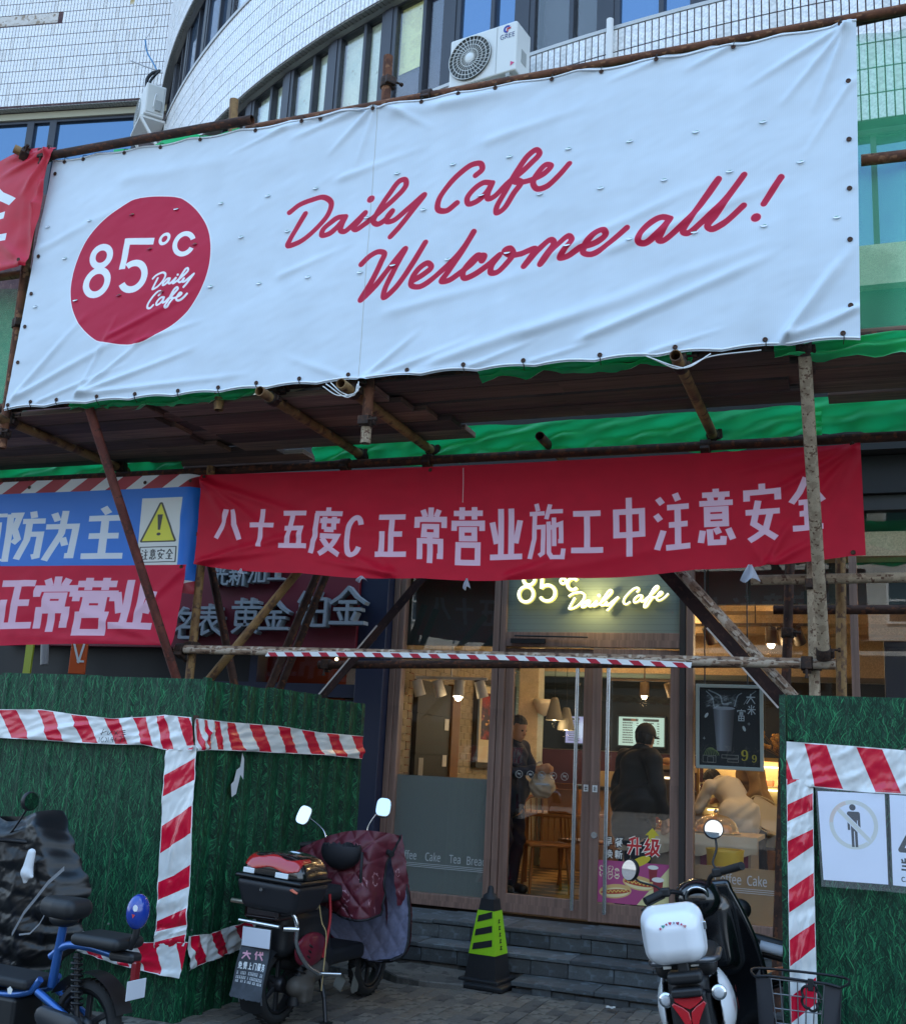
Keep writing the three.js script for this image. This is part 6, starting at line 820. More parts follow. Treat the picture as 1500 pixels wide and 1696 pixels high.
// bones: [from, to, r0, r1]; joints in metres from the feet, y up, z the way the person faces
function person(label, pos, turn, J, { top, bottom, hair = true, coat = 0, cap, apron, topLen = 0 }) {
  const t = thing('person', label, 'person', pos, turn);
  const hand = (w, dir, side) => { const d = V(...dir).normalize(), up = V(0, 0, 1).cross(d).length() < 0.3 ? V(0, 1, 0) : V(0, 0, 1), s = d.clone().cross(up).normalize(), n = s.clone().cross(d), W0 = V(...w), L = [], pt = (a, b, c) => W0.clone().addScaledVector(d, a).addScaledVector(s, b).addScaledVector(n, c).toArray(); L.push([pt(0, 0, 0), pt(0.075, 0, 0), 0.027, 0.034]); [[-0.03, 0.066], [-0.01, 0.076], [0.01, 0.07], [0.03, 0.056]].forEach(([b, l]) => { L.push([pt(0.08, b, 0), pt(0.08 + l * 0.55, b, -0.012), 0.012, 0.011], [pt(0.08 + l * 0.55, b, -0.012), pt(0.08 + l * 0.8, b, -0.034), 0.011, 0.01]); }); L.push([pt(0.03, 0.035 * side, 0), pt(0.075, 0.055 * side, -0.015), 0.011, 0.009]); return L; };
  const H = J.head, fd = V(...J.face).normalize(), fu = V(...(J.up ?? [0, 1, 0])).normalize(), fs = fu.clone().cross(fd).normalize(); const hp = (a, b, c) => [H[0] + fs.x * a + fu.x * b + fd.x * c, H[1] + fs.y * a + fu.y * b + fd.y * c, H[2] + fs.z * a + fu.z * b + fd.z * c];
  const hl = (x, y, z) => { const dx = x - H[0], dy = y - H[1], dz = z - H[2]; return [dx * fs.x + dy * fs.y + dz * fs.z, dx * fu.x + dy * fu.y + dz * fu.z, dx * fd.x + dy * fd.y + dz * fd.z]; };
  const skel = [[J.neck, J.head, 0.055, 0.055], ...[0, 1].flatMap((i) => [[J.sh[i], J.el[i], 0.046, 0.037], [J.el[i], J.wr[i], 0.037, 0.025], ...hand(J.wr[i], J.hd?.[i] ?? [0, -1, 0.2], i ? 1 : -1), [J.hip[i], J.kn[i], 0.08, 0.055], [J.kn[i], J.an[i], 0.055, 0.036], [[J.an[i][0], 0.035, J.an[i][2] - 0.03], [J.an[i][0] * 1.1, 0.03, J.an[i][2] + 0.14], 0.035, 0.03]])], torso = [[J.pelvis, J.chest, 0.12, 0.13], [J.sh[0], J.sh[1], 0.06, 0.06], [J.chest, J.neck, 0.12, 0.06], [J.hip[0], J.hip[1], 0.1, 0.1]];
  const all = skel.concat(torso), bb = (l, pad) => { const mn = [9, 9, 9], mx = [-9, -9, -9]; for (const [a, b, r, s] of l) for (let k = 0; k < 3; k++) { mn[k] = Math.min(mn[k], a[k] - r - pad, b[k] - s - pad); mx[k] = Math.max(mx[k], a[k] + r + pad, b[k] + s + pad); } return [mn, mx]; };
  const field = (l, g, k) => (x, y, z) => { let d = 9; for (const [a, b, r, s] of l) d = smin(d, sdCap(x, y, z, a, b, r + g, s + g), k); return d; };
  const headF = (x, y, z) => { const [a, b, c] = hl(x, y, z); let d = sdEll(a, b, c, [0, 0.02, -0.008], [0.076, 0.105, 0.094]); d = smin(d, sdEll(a, b, c, [0, -0.06, 0.03], [0.055, 0.06, 0.06]), 0.04); d = smin(d, sdCap(a, b, c, [0, 0.012, 0.085], [0, -0.022, 0.104], 0.008, 0.013), 0.02); d = smin(d, sdCap(a, b, c, [-0.02, -0.06, 0.084], [0.02, -0.06, 0.084], 0.008, 0.008), 0.01); for (const s of [-1, 1]) d = smin(d, sdEll(a, b, c, [s * 0.078, -0.005, -0.005], [0.014, 0.032, 0.02]), 0.012); return d; };
  { const f = field(all, 0, 0.03), [mn, mx] = bb(all, 0.06); mx[1] = Math.max(mx[1], H[1] + 0.16); for (const k of [0, 2]) { mn[k] = Math.min(mn[k], H[k] - 0.14); mx[k] = Math.max(mx[k], H[k] + 0.14); } part(t, 'body', surfaceNet(mn, mx, 0.0125, (x, y, z) => { const d = f(x, y, z); return Math.abs(x - H[0]) + Math.abs(y - H[1]) + Math.abs(z - H[2]) < 0.45 ? smin(d, headF(x, y, z), 0.03) : d; }), skinM); }
  const eye = [-1, 1].map((s) => new THREE.SphereGeometry(0.011, 8, 6).translate(...hp(s * 0.03, 0.012, 0.078))); part(t, 'eye', eye[0], hairM); part(t, 'eye', eye[1], hairM);
  const wr = (x, y, z) => 0.006 * Math.sin(x * 17 + y * 29 + 3 * Math.sin(z * 11 + y * 9 + x * 7));
  const lean = (a, b, f) => a.map((c, i) => lerp(c, b[i], f));
  const up = [...torso.slice(0, 3), [J.pelvis, J.chest, 0.122, 0.132], ...[0, 1].flatMap((i) => [[J.sh[i], J.el[i], 0.05, 0.044], [J.el[i], lean(J.el[i], J.wr[i], 0.94), 0.044, 0.032]])];
  up.push([lean(J.hip[0], J.sh[0], 0.1), lean(J.hip[1], J.sh[1], 0.1), 0.138, 0.138]); up.push([J.pelvis, [J.pelvis[0], J.pelvis[1] - (topLen || 0.09), J.pelvis[2] - 0.01], 0.15, topLen ? 0.17 : 0.158]);
  { const f = field(up, 0.01 + coat, 0.03), [mn, mx] = bb(up, 0.06 + coat); const ny = J.neck; part(t, topLen ? 'coat' : 'shirt', surfaceNet(mn, mx, 0.015, (x, y, z) => Math.max(f(x, y, z) + wr(x, y, z), -(sdCap(x, y, z, ny, H, 0.058, 0.058)))), top); part(t, 'collar', new THREE.TorusGeometry(0.066, 0.014, 8, 20).applyMatrix4(new THREE.Matrix4().compose(V(...lean(J.neck, H, 0.12)), new THREE.Quaternion().setFromUnitVectors(V(0, 0, 1), V(...H).sub(V(...J.neck)).normalize()), V(1, 1, 1))), top); }
  const lo = [torso[3], ...[0, 1].flatMap((i) => [[J.hip[i], J.kn[i], 0.088, 0.07], [J.kn[i], lean(J.kn[i], J.an[i], 0.94), 0.07, 0.058]])];
  { const f0 = field(lo, 0.012, 0.04), fu2 = field(up, 0.01 + coat, 0.03), f = (x, y, z) => Math.max(f0(x, y, z), -(fu2(x, y, z) - 0.012)), [mn, mx] = bb(lo, 0.06); part(t, 'trousers', surfaceNet(mn, mx, 0.015, (x, y, z) => f(x, y, z) + wr(x, y, z)), bottom); }
  for (const i of [0, 1]) { const a = J.an[i]; part(t, 'shoe', surfaceNet([a[0] - 0.09, -0.01, a[2] - 0.12], [a[0] + 0.09, 0.13, a[2] + 0.24], 0.012, (x, y, z) => Math.max(smin(sdCap(x, y, z, [a[0], 0.045, a[2] - 0.03], [a[0] * 1.1, 0.038, a[2] + 0.14], 0.052, 0.046), sdCap(x, y, z, [a[0], 0.05, a[2]], [a[0], 0.1, a[2]], 0.05, 0.05), 0.03), -y)), blackM); }
  if (hair) part(t, 'hair', surfaceNet([H[0] - 0.17, H[1] - 0.17, H[2] - 0.17], [H[0] + 0.17, H[1] + 0.17, H[2] + 0.17], 0.009, (x, y, z) => { const [a, b, c] = hl(x, y, z); return Math.max(sdEll(a, b, c, [0, 0.028, -0.016], [0.088, 0.113, 0.102]) + 0.003 * Math.sin(a * 160) * Math.sin(c * 120), Math.min(0.075 - b + c * 0.3, 0.02 + c, 99) * -1 * -1 > 0 && b < 0.062 && c > 0.0 ? 0.02 : -1, -0.055 - b); }), hairM);
  if (cap) part(t, 'cap', surfaceNet([H[0] - 0.26, H[1] - 0.2, H[2] - 0.26], [H[0] + 0.26, H[1] + 0.26, H[2] + 0.26], 0.01, (x, y, z) => { const [a, b, c] = hl(x, y, z); return Math.min(Math.max(sdEll(a, b, c, [0, 0.03, -0.012], [0.095, 0.118, 0.108]), 0.03 - b), sdEll(a, b, c, [0, 0.045, 0.12], [0.08, 0.008, 0.08])); }), cap);
  return t;
}
{
  // man in navy, facing right into the room, lifting a white bag
  const J = { pelvis: [0, 0.96, 0], chest: [0, 1.28, 0.02], neck: [0, 1.43, 0.03], head: [0, 1.545, 0.07], face: [0, -0.35, 1], up: [0, 1, 0.3], sh: [[0.18, 1.37, 0.02], [-0.18, 1.37, 0.02]], el: [[0.24, 1.12, 0.12], [-0.24, 1.12, 0.14]], wr: [[0.1, 1.15, 0.34], [-0.1, 1.17, 0.36]], hd: [[-0.4, 0.1, 1], [0.4, 0.1, 1]], hip: [[0.09, 0.92, 0], [-0.09, 0.92, 0]], kn: [[0.1, 0.5, 0.03], [-0.1, 0.5, 0.02]], an: [[0.1, 0.08, -0.02], [-0.1, 0.08, -0.02]] };
  person('dark haired man in navy jacket holding up a white bag behind the left door', [-3.34, FL - 0.1 + 0.1, -10.55], 1.25, J, { top: mat(0x1a2038, 0.8), bottom: mat(0x161a2c, 0.85) });
  const b = thing('plastic_bag', 'knotted white plastic bag held by the man in navy', 'bag', [-2.98, FL + 1.06, -10.44]); part(b, 'bag', surfaceNet([-0.17, -0.2, -0.17], [0.17, 0.16, 0.17], 0.011, (x, y, z) => smin(sdEll(x, y, z, [0, -0.04, 0], [0.13, 0.12, 0.11]), sdCap(x, y, z, [0, 0.05, 0], [-0.02, 0.13, 0], 0.05, 0.018), 0.06) + 0.008 * Math.sin(x * 50 + y * 30) * Math.sin(z * 42 + y * 36)), mat(0xcfc6b2, 0.45, { transmission: 0.2 })); part(b, 'handle', tube([[-0.03, 0.1, 0], [-0.06, 0.15, 0.01], [-0.02, 0.18, 0], [0.0, 0.12, 0]], 0.008, 16, 6), mat(0xcfc6b2, 0.45));
}
{
  // customer in a black coat and cap seen from behind
  const J = { pelvis: [0, 0.93, 0], chest: [0, 1.24, 0.04], neck: [0, 1.38, 0.07], head: [0, 1.49, 0.11], face: [0.5, -0.2, 1], up: [0, 1, 0.2], sh: [[0.2, 1.32, 0.04], [-0.2, 1.32, 0.04]], el: [[0.28, 1.05, 0.02], [-0.28, 1.05, 0.05]], wr: [[0.26, 0.82, 0.1], [-0.25, 0.83, 0.14]], hd: [[0, -1, 0.2], [0, -1, 0.2]], hip: [[0.1, 0.9, 0], [-0.1, 0.9, 0]], kn: [[0.11, 0.49, 0.02], [-0.11, 0.49, 0.0]], an: [[0.11, 0.08, -0.03], [-0.11, 0.08, -0.03]] };
  person('customer in black quilted coat and cap seen from behind through the right door', [-2.0, FL, -10.0], Math.PI - 0.75, J, { top: mat(0x08080a, 0.7), bottom: mat(0x10141f, 0.85), cap: mat(0x09090a, 0.7), coat: 0.015, topLen: 0.2 });
  const b = thing('plastic_bag', 'small pale bag hanging beside the coat between the door leaves', 'bag', [-2.33, FL + 0.93, -9.75]); part(b, 'bag', lathe([[0.001, -0.13], [0.07, -0.12], [0.085, -0.06], [0.05, 0.04], [0.012, 0.12], [0.01, 0.16]], 14), mat(0xc8c4bc, 0.5, { transmission: 0.2 })); part(b, 'handle', new THREE.TorusGeometry(0.03, 0.006, 6, 14).translate(0, 0.18, 0), mat(0xc8c4bc, 0.5));
}
{
  // assistant in a white shirt bending over the table towards the left
  const J = { pelvis: [0, 0.84, -0.06], chest: [0, 1.05, 0.16], neck: [0, 1.12, 0.3], head: [0, 1.13, 0.44], face: [0, -0.85, 0.55], up: [0, 0.55, 0.85], sh: [[0.18, 1.09, 0.23], [-0.18, 1.09, 0.23]], el: [[0.25, 0.86, 0.33], [-0.25, 0.86, 0.32]], wr: [[0.13, 0.76, 0.52], [-0.12, 0.77, 0.52]], hd: [[-0.1, -0.3, 1], [0.1, -0.3, 1]], hip: [[0.09, 0.80, -0.08], [-0.09, 0.80, -0.08]], kn: [[0.11, 0.45, 0.12], [-0.11, 0.45, 0.1]], an: [[0.1, 0.08, -0.06], [-0.1, 0.08, -0.08]] };
  person('bakery assistant in a white shirt bending over the counter', [-1.27, FL, -11.55], -Math.PI / 2 - 0.85, J, { top: mat(0xd8d0c0, 0.8), bottom: mat(0x17161a, 0.85) });
}
{
  const J = { pelvis: [0, 0.94, 0], chest: [0, 1.22, 0.06], neck: [0, 1.36, 0.12], head: [0, 1.46, 0.18], face: [0, -0.4, 1], up: [0, 1, 0.4], sh: [[0.18, 1.3, 0.08], [-0.18, 1.3, 0.08]], el: [[0.26, 1.04, 0.06], [-0.25, 1.05, 0.1]], wr: [[0.22, 0.9, 0.26], [-0.16, 0.95, 0.3]], hd: [[0, -0.2, 1], [0.1, 0, 1]], hip: [[0.09, 0.9, 0], [-0.09, 0.9, 0]], kn: [[0.1, 0.48, 0.02], [-0.1, 0.48, 0.02]], an: [[0.1, 0.08, -0.03], [-0.1, 0.08, -0.03]] };
  person('customer in a tan jacket holding a cream tray behind the assistant', [-1.12, FL, -11.85], -Math.PI / 2 + 0.3, J, { top: mat(0x8a6a3c, 0.8), bottom: mat(0x2a2420, 0.85) });
  const tr = thing('serving_tray', 'cream rectangular serving tray held by the customer in tan', 'tray', [-1.0, FL + 0.84, -11.5], 0.1); tr.rotation.set(-0.25, 0.1, -0.5); part(tr, 'tray', new RoundedBoxGeometry(0.36, 0.25, 0.018, 3, 0.008), mat(0xd8c49c, 0.5)); part(tr, 'rim', tube([[-0.17, -0.115, 0.012], [0.17, -0.115, 0.012], [0.17, 0.115, 0.012], [-0.17, 0.115, 0.012]], 0.006, 60, 6, true), mat(0xc8b488, 0.5));
}
// ------------------------------------------------------------ air conditioners
const acM = mat(0xd9dbd8, 0.45), acD = mat(0x9fa29f, 0.5), rubber = mat(0x18181a, 0.7);
{
  const s = 3.42, c = arc(s + 0.03, 0.42, 8.26), t = thing('air_conditioner', 'white outdoor air conditioner with round fan grille above the white banner', 'air conditioner', c.toArray(), -s / RB + 0.05); const w = 0.74, h = 0.54, d = 0.3;
  part(t, 'case', box(w, h, d, 0, 0, 0, 0.02), acM); part(t, 'fan_recess', lathe([[0.001, 0], [0.225, 0], [0.235, 0.012], [0.235, 0.02]], 40).rotateX(Math.PI / 2).translate(-0.13, 0, d / 2 + 0.001), mat(0x4a4d4c, 0.6));
  const gr = []; for (let k = 0; k < 5; k++) gr.push(new THREE.TorusGeometry(0.05 + k * 0.045, 0.004, 5, 36).translate(-0.13, 0, d / 2 + 0.024)); for (let k = 0; k < 30; k++) { const a = k / 30 * 6.283; gr.push(tube([[Math.cos(a) * 0.045 - 0.13, Math.sin(a) * 0.045, d / 2 + 0.026], [Math.cos(a + 0.25) * 0.14 - 0.13, Math.sin(a + 0.25) * 0.14, d / 2 + 0.028], [Math.cos(a + 0.35) * 0.23 - 0.13, Math.sin(a + 0.35) * 0.23, d / 2 + 0.022]], 0.0035, 6, 4)); } part(t, 'fan_grille', gr, acM); part(t, 'hub', lathe([[0.001, 0.012], [0.04, 0.01], [0.048, 0]], 20).rotateX(Math.PI / 2).translate(-0.13, 0, d / 2 + 0.024), acM);
  part(t, 'seam', [bx(0.155, 0.16, -h / 2 + 0.02, h / 2 - 0.02, d / 2, d / 2 + 0.003)], acD); const lb = thinText('GREE', 0.05); lb.translate(0.19, 0.1, d / 2 + 0.002); part(t, 'brand_text', lb, mat(0x2a3a78, 0.5));
  part(t, 'brand_mark', [new THREE.RingGeometry(0.02, 0.04, 20, 1, 0.6, 4.4).translate(0.265, 0.2, d / 2 + 0.003)], mat(0x2a3a98, 0.5)); part(t, 'brand_dot', [bx(0.265, 0.305, 0.195, 0.212, d / 2 + 0.002, d / 2 + 0.004), bx(0.262, 0.276, 0.17, 0.21, d / 2 + 0.0022, d / 2 + 0.0042)], mat(0xc02a30, 0.5)); part(t, 'energy_mark', new THREE.CircleGeometry(0.03, 3).translate(0.33, -0.19, d / 2 + 0.003), mat(0xd0507a, 0.5));
  part(t, 'bracket', [bx(-0.3, -0.26, -h / 2 - 0.04, -h / 2, -0.45, 0.14), bx(0.26, 0.3, -h / 2 - 0.04, -h / 2, -0.45, 0.14), bx(-0.3, -0.26, -h / 2 - 0.5, -h / 2 - 0.04, -0.45, -0.41), bx(0.26, 0.3, -h / 2 - 0.5, -h / 2 - 0.04, -0.45, -0.41)], acD); part(t, 'side_grip', bx(w / 2, w / 2 + 0.004, -0.12, 0.02, -0.06, 0.04), acD);
}
{
  const c = onZ(248, 186, -13.25), t = thing('air_conditioner', 'white outdoor air conditioner on a bracket in the top left corner', 'air conditioner', c.toArray(), -0.72); const w = 0.82, h = 0.56, d = 0.32;
  part(t, 'case', box(w, h, d, 0, 0, 0, 0.02), acM); part(t, 'end_panel', [bx(w / 2, w / 2 + 0.012, -0.24, 0.24, -0.13, 0.13, 0.004)], mat(0xc9cbc6, 0.5)); part(t, 'valve_cover', [bx(w / 2 + 0.012, w / 2 + 0.05, -0.2, -0.02, -0.1, 0.0, 0.01)], acD); part(t, 'pipe', tube([[w / 2 + 0.03, 0.1, 0], [w / 2 + 0.06, 0.0, 0.02], [w / 2 + 0.05, -0.16, 0.03]], 0.008, 14, 6), mat(0xf0f0ee, 0.4));
  const gr = []; for (let k = 0; k < 5; k++) gr.push(new THREE.TorusGeometry(0.05 + k * 0.045, 0.005, 5, 30).translate(-0.14, 0, d / 2 + 0.012)); part(t, 'fan_grille', gr, acD); part(t, 'bracket', [bx(-0.36, 0.36, -h / 2 - 0.05, -h / 2 - 0.01, -0.2, 0.2), at(bx(-0.36, -0.32, -0.7, 0, -0.02, 0.02), 0, -h / 2 - 0.05, 0.18, 0.62, 0, 0), at(bx(0.32, 0.36, -0.7, 0, -0.02, 0.02), 0, -h / 2 - 0.05, 0.18, 0.62, 0, 0), bx(-0.36, -0.32, -h / 2 - 0.65, -h / 2 - 0.05, -0.24, -0.2), bx(0.32, 0.36, -h / 2 - 0.65, -h / 2 - 0.05, -0.24, -0.2)], acM);
  mono('cable', 'black insulated hoses curving from the top left air conditioner to the wall', 'cable', merge([tube([onZ(243, 150, -13.3), onZ(244, 132, -13.4), onZ(252, 122, -13.6), onZ(264, 118, -13.9)], 0.03, 20, 8), tube([onZ(247, 146, -13.3), onZ(250, 134, -13.45), onZ(258, 124, -13.6), onZ(265, 117, -13.95)], 0.022, 20, 8)]), rubber);
  mono('cable', 'blue cable hanging down the wing wall in the top left corner', 'cable', tube([onZ(241, 66, -14.1), onZ(244, 86, -14.1), onZ(254, 104, -14.05), onZ(260, 116, -14)], 0.014, 20, 6), mat(0x3f7fae, 0.5));
  mono('cable', 'thin grey wire spanning the corner by the top left air conditioner', 'wire', merge([tube([onZ(263, 30, -14.1), onZ(250, 52, -14.1), onZ(241, 66, -14.1)], 0.006, 10, 4), tube([onZ(217, 101, -14), onZ(240, 110, -13.95), onZ(264, 118, -13.9)], 0.012, 10, 5)]), mat(0x9a9a9c, 0.5));
}
// ------------------------------------------------------------ traffic cone
{
  const t = thing('traffic_cone', 'black square traffic cone with fluorescent striped panels on the pavement by the steps', 'traffic cone', [-2.675, 0, -8.08], -0.13); const blk = mat(0x17181c, 0.6), flu = mat(0x96d01e, 0.45);
  const fr = (y) => lerp(0.125, 0.052, (y - 0.05) / 0.55), seg = (y0, y1, g = 0) => { const a = fr(y0) + g, b = fr(y1) + g, G = new THREE.CylinderGeometry(b * 1.414, a * 1.414, y1 - y0, 4, 1, true); G.rotateY(Math.PI / 4); G.translate(0, (y0 + y1) / 2, 0); return toCreasedNormals(G, 0.3); };
  part(t, 'base', [box(0.44, 0.035, 0.44, 0, 0.018, 0, 0.012), box(0.32, 0.03, 0.32, 0, 0.045, 0, 0.01)], blk); part(t, 'body', [seg(0.05, 0.22), seg(0.52, 0.6)], blk); part(t, 'core', seg(0.05, 0.6, -0.003), blk); part(t, 'reflective_panel', seg(0.22, 0.52, 0.004), flu);
  part(t, 'tip', lathe([[0.06, 0.598], [0.05, 0.625], [0.026, 0.64], [0.022, 0.675], [0.012, 0.69], [0.001, 0.69]], 16), blk);
  for (let k = 0; k < 3; k++) { const y = 0.265 + k * 0.095; const mk = (sx) => { const P = (a, b) => { const yy = y + b * 0.045 + a * 0.018, f = fr(yy) + 0.0065; return V(a * f * 0.76, yy, f); }; return grid(2, 2, (u, v) => P(u * 2 - 1, 1 - v)); }; part(t, 'black_stripe', mk(), blk); }
  part(t, 'side_marks', [0, 1, 2, 3, 4].map((k) => { const y = 0.27 + k * 0.045, f = fr(y) + 0.006; return merge([at(bx(-0.014, 0.014, -0.016, -0.010, 0, 0.003), f, y, 0, 0, Math.PI / 2, 0), at(bx(-0.004, 0.004, -0.016, 0.012, 0, 0.003), f + 0.001, y, 0.006, 0, Math.PI / 2, 0), at(bx(-0.012, 0.012, 0.004, 0.009, 0, 0.003), f, y, 0, 0, Math.PI / 2, 0)]); }), blk);
}
// ------------------------------------------------------------ two wheelers
const chrome = mat(0xd4d6d8, 0.16, { metalness: 1 }), gunmetal = mat(0x3a3b3e, 0.4, { metalness: 0.7 }), tyreM = mat(0x1b1b1c, 0.85), gloss = mat(0x0d0e11, 0.22, { clearcoat: 1, clearcoatRoughness: 0.08 }), satin = mat(0x17181b, 0.5), mirrorM = mat(0xf4f6f8, 0.015, { metalness: 1 }), whiteP = mat(0xe2e4e6, 0.22, { clearcoat: 0.8, clearcoatRoughness: 0.1 });
function wheel(t, name, x, y, z, R, w, turn = 0) { // axle along local x
  const G = new THREE.Group(); G.name = pname(t, name); G.position.set(x, y, z); G.rotation.y = turn; t.add(G);
  const p = []; for (let i = 0; i <= 14; i++) { const a = i / 14 * Math.PI; p.push([R - w * 0.5 + Math.sin(a) * w * 0.5, -Math.cos(a) * w * 0.5]); } p.push([R - w * 0.62, w * 0.36], [R - w * 0.62, -w * 0.36], p[0]);
  part(G, 'tyre', [lathe(p, 40).rotateZ(Math.PI / 2), ...Array.from({ length: 36 }, (_, i) => at(box(w * 0.62, 0.006, 0.012, 0, 0, 0), 0, Math.cos(i / 36 * 6.283) * (R + 0.0005), Math.sin(i / 36 * 6.283) * (R + 0.0005), i / 36 * 6.283, 0, 0))], tyreM);
  const r = R - w * 0.6; part(G, 'rim', [lathe([[r, -w * 0.34], [r, w * 0.34], [r - 0.022, w * 0.3], [r - 0.022, -w * 0.3], [r, -w * 0.34]], 40).rotateZ(Math.PI / 2), lathe([[0.001, -w * 0.45], [0.045, -w * 0.45], [0.045, w * 0.45], [0.001, w * 0.45]], 20).rotateZ(Math.PI / 2), ...Array.from({ length: 6 }, (_, i) => at(box(0.022, r, 0.03, 0, r / 2, 0, 0.006), 0, 0, 0, i / 6 * 6.283, 0, 0))], gunmetal);
  return G;
}
function spring(a, b, r, n, wire) { const pts = [], d = b.clone().sub(a), q = new THREE.Quaternion().setFromUnitVectors(V(0, 1, 0), d.clone().normalize()), L = d.length(); for (let i = 0; i <= n * 8; i++) { const g = i / 8 * 6.283; pts.push(V(Math.cos(g) * r, i / (n * 8) * L, Math.sin(g) * r).applyQuaternion(q).add(a)); } return tube(pts, wire, n * 12, 5); }
const place = (t, fwd, lean = 0) => { t.rotation.set(0, Math.atan2(fwd[0], fwd[1]), lean, 'YXZ'); t.updateMatrixWorld(true); return (px, py, z) => t.worldToLocal(onZ(px, py, z)); };
function mirrorPart(t, at0, n, rx, ry, stem, shell = gloss, oval = true) { // n: where the glass looks, in the thing's own axes
  const g = new THREE.Group(); g.name = pname(t, 'mirror'); t.add(g); g.position.copy(at0); g.quaternion.setFromUnitVectors(V(0, 0, 1), n.clone().normalize());
  const sh = new THREE.Shape(); for (let i = 0; i < 28; i++) { const a = i / 28 * 6.283, c = Math.cos(a), s = Math.sin(a), k = oval ? 0.62 : 1; sh[i ? 'lineTo' : 'moveTo'](rx * Math.sign(c) * Math.abs(c) ** k, ry * Math.sign(s) * Math.abs(s) ** k); }
  part(g, 'shell', new THREE.ExtrudeGeometry(sh, { depth: 0.012, bevelEnabled: true, bevelSize: 0.006, bevelThickness: 0.008, bevelSegments: 3 }).translate(0, 0, -0.016), shell); part(g, 'glass', new THREE.ShapeGeometry(sh).translate(0, 0, 0.0068), mirrorM);
  part(t, 'mirror_stem', tube(stem, 0.006, 16, 6), shell === chrome ? chrome : satin); return g;
}
const quiltTex = (base, dark, doodle) => texture(canvas(512, 512, (x) => { x.fillStyle = base; x.fillRect(0, 0, 512, 512); const im = x.getImageData(0, 0, 512, 512); for (let i = 0; i < 512 * 512; i++) { const k = 0.9 + 0.2 * fbm((i % 512) / 24, ((i / 512) | 0) / 24, 3); for (let c = 0; c < 3; c++) im.data[i * 4 + c] *= k; } x.putImageData(im, 0, 0); if (doodle) { x.strokeStyle = doodle; x.lineCap = 'round'; for (let i = 0; i < 16; i++) { const cx = hash(i, 3) * 512, cy = hash(i, 9) * 512; x.lineWidth = 2.5; if (i % 3 === 0) { x.beginPath(); x.arc(cx, cy, 22, 0.5, 5.5); x.stroke(); for (let k = 0; k < 7; k++) { x.beginPath(); x.arc(cx + 24 * Math.cos(k * 0.9), cy + 24 * Math.sin(k * 0.9), 4, 0, 4); x.stroke(); } } else { x.beginPath(); for (let k = 0; k < 7; k++) x.lineTo(cx + (hash(i, k, 1) - 0.5) * 34, cy + (hash(i, k, 2) - 0.5) * 34); x.stroke(); } } } }));
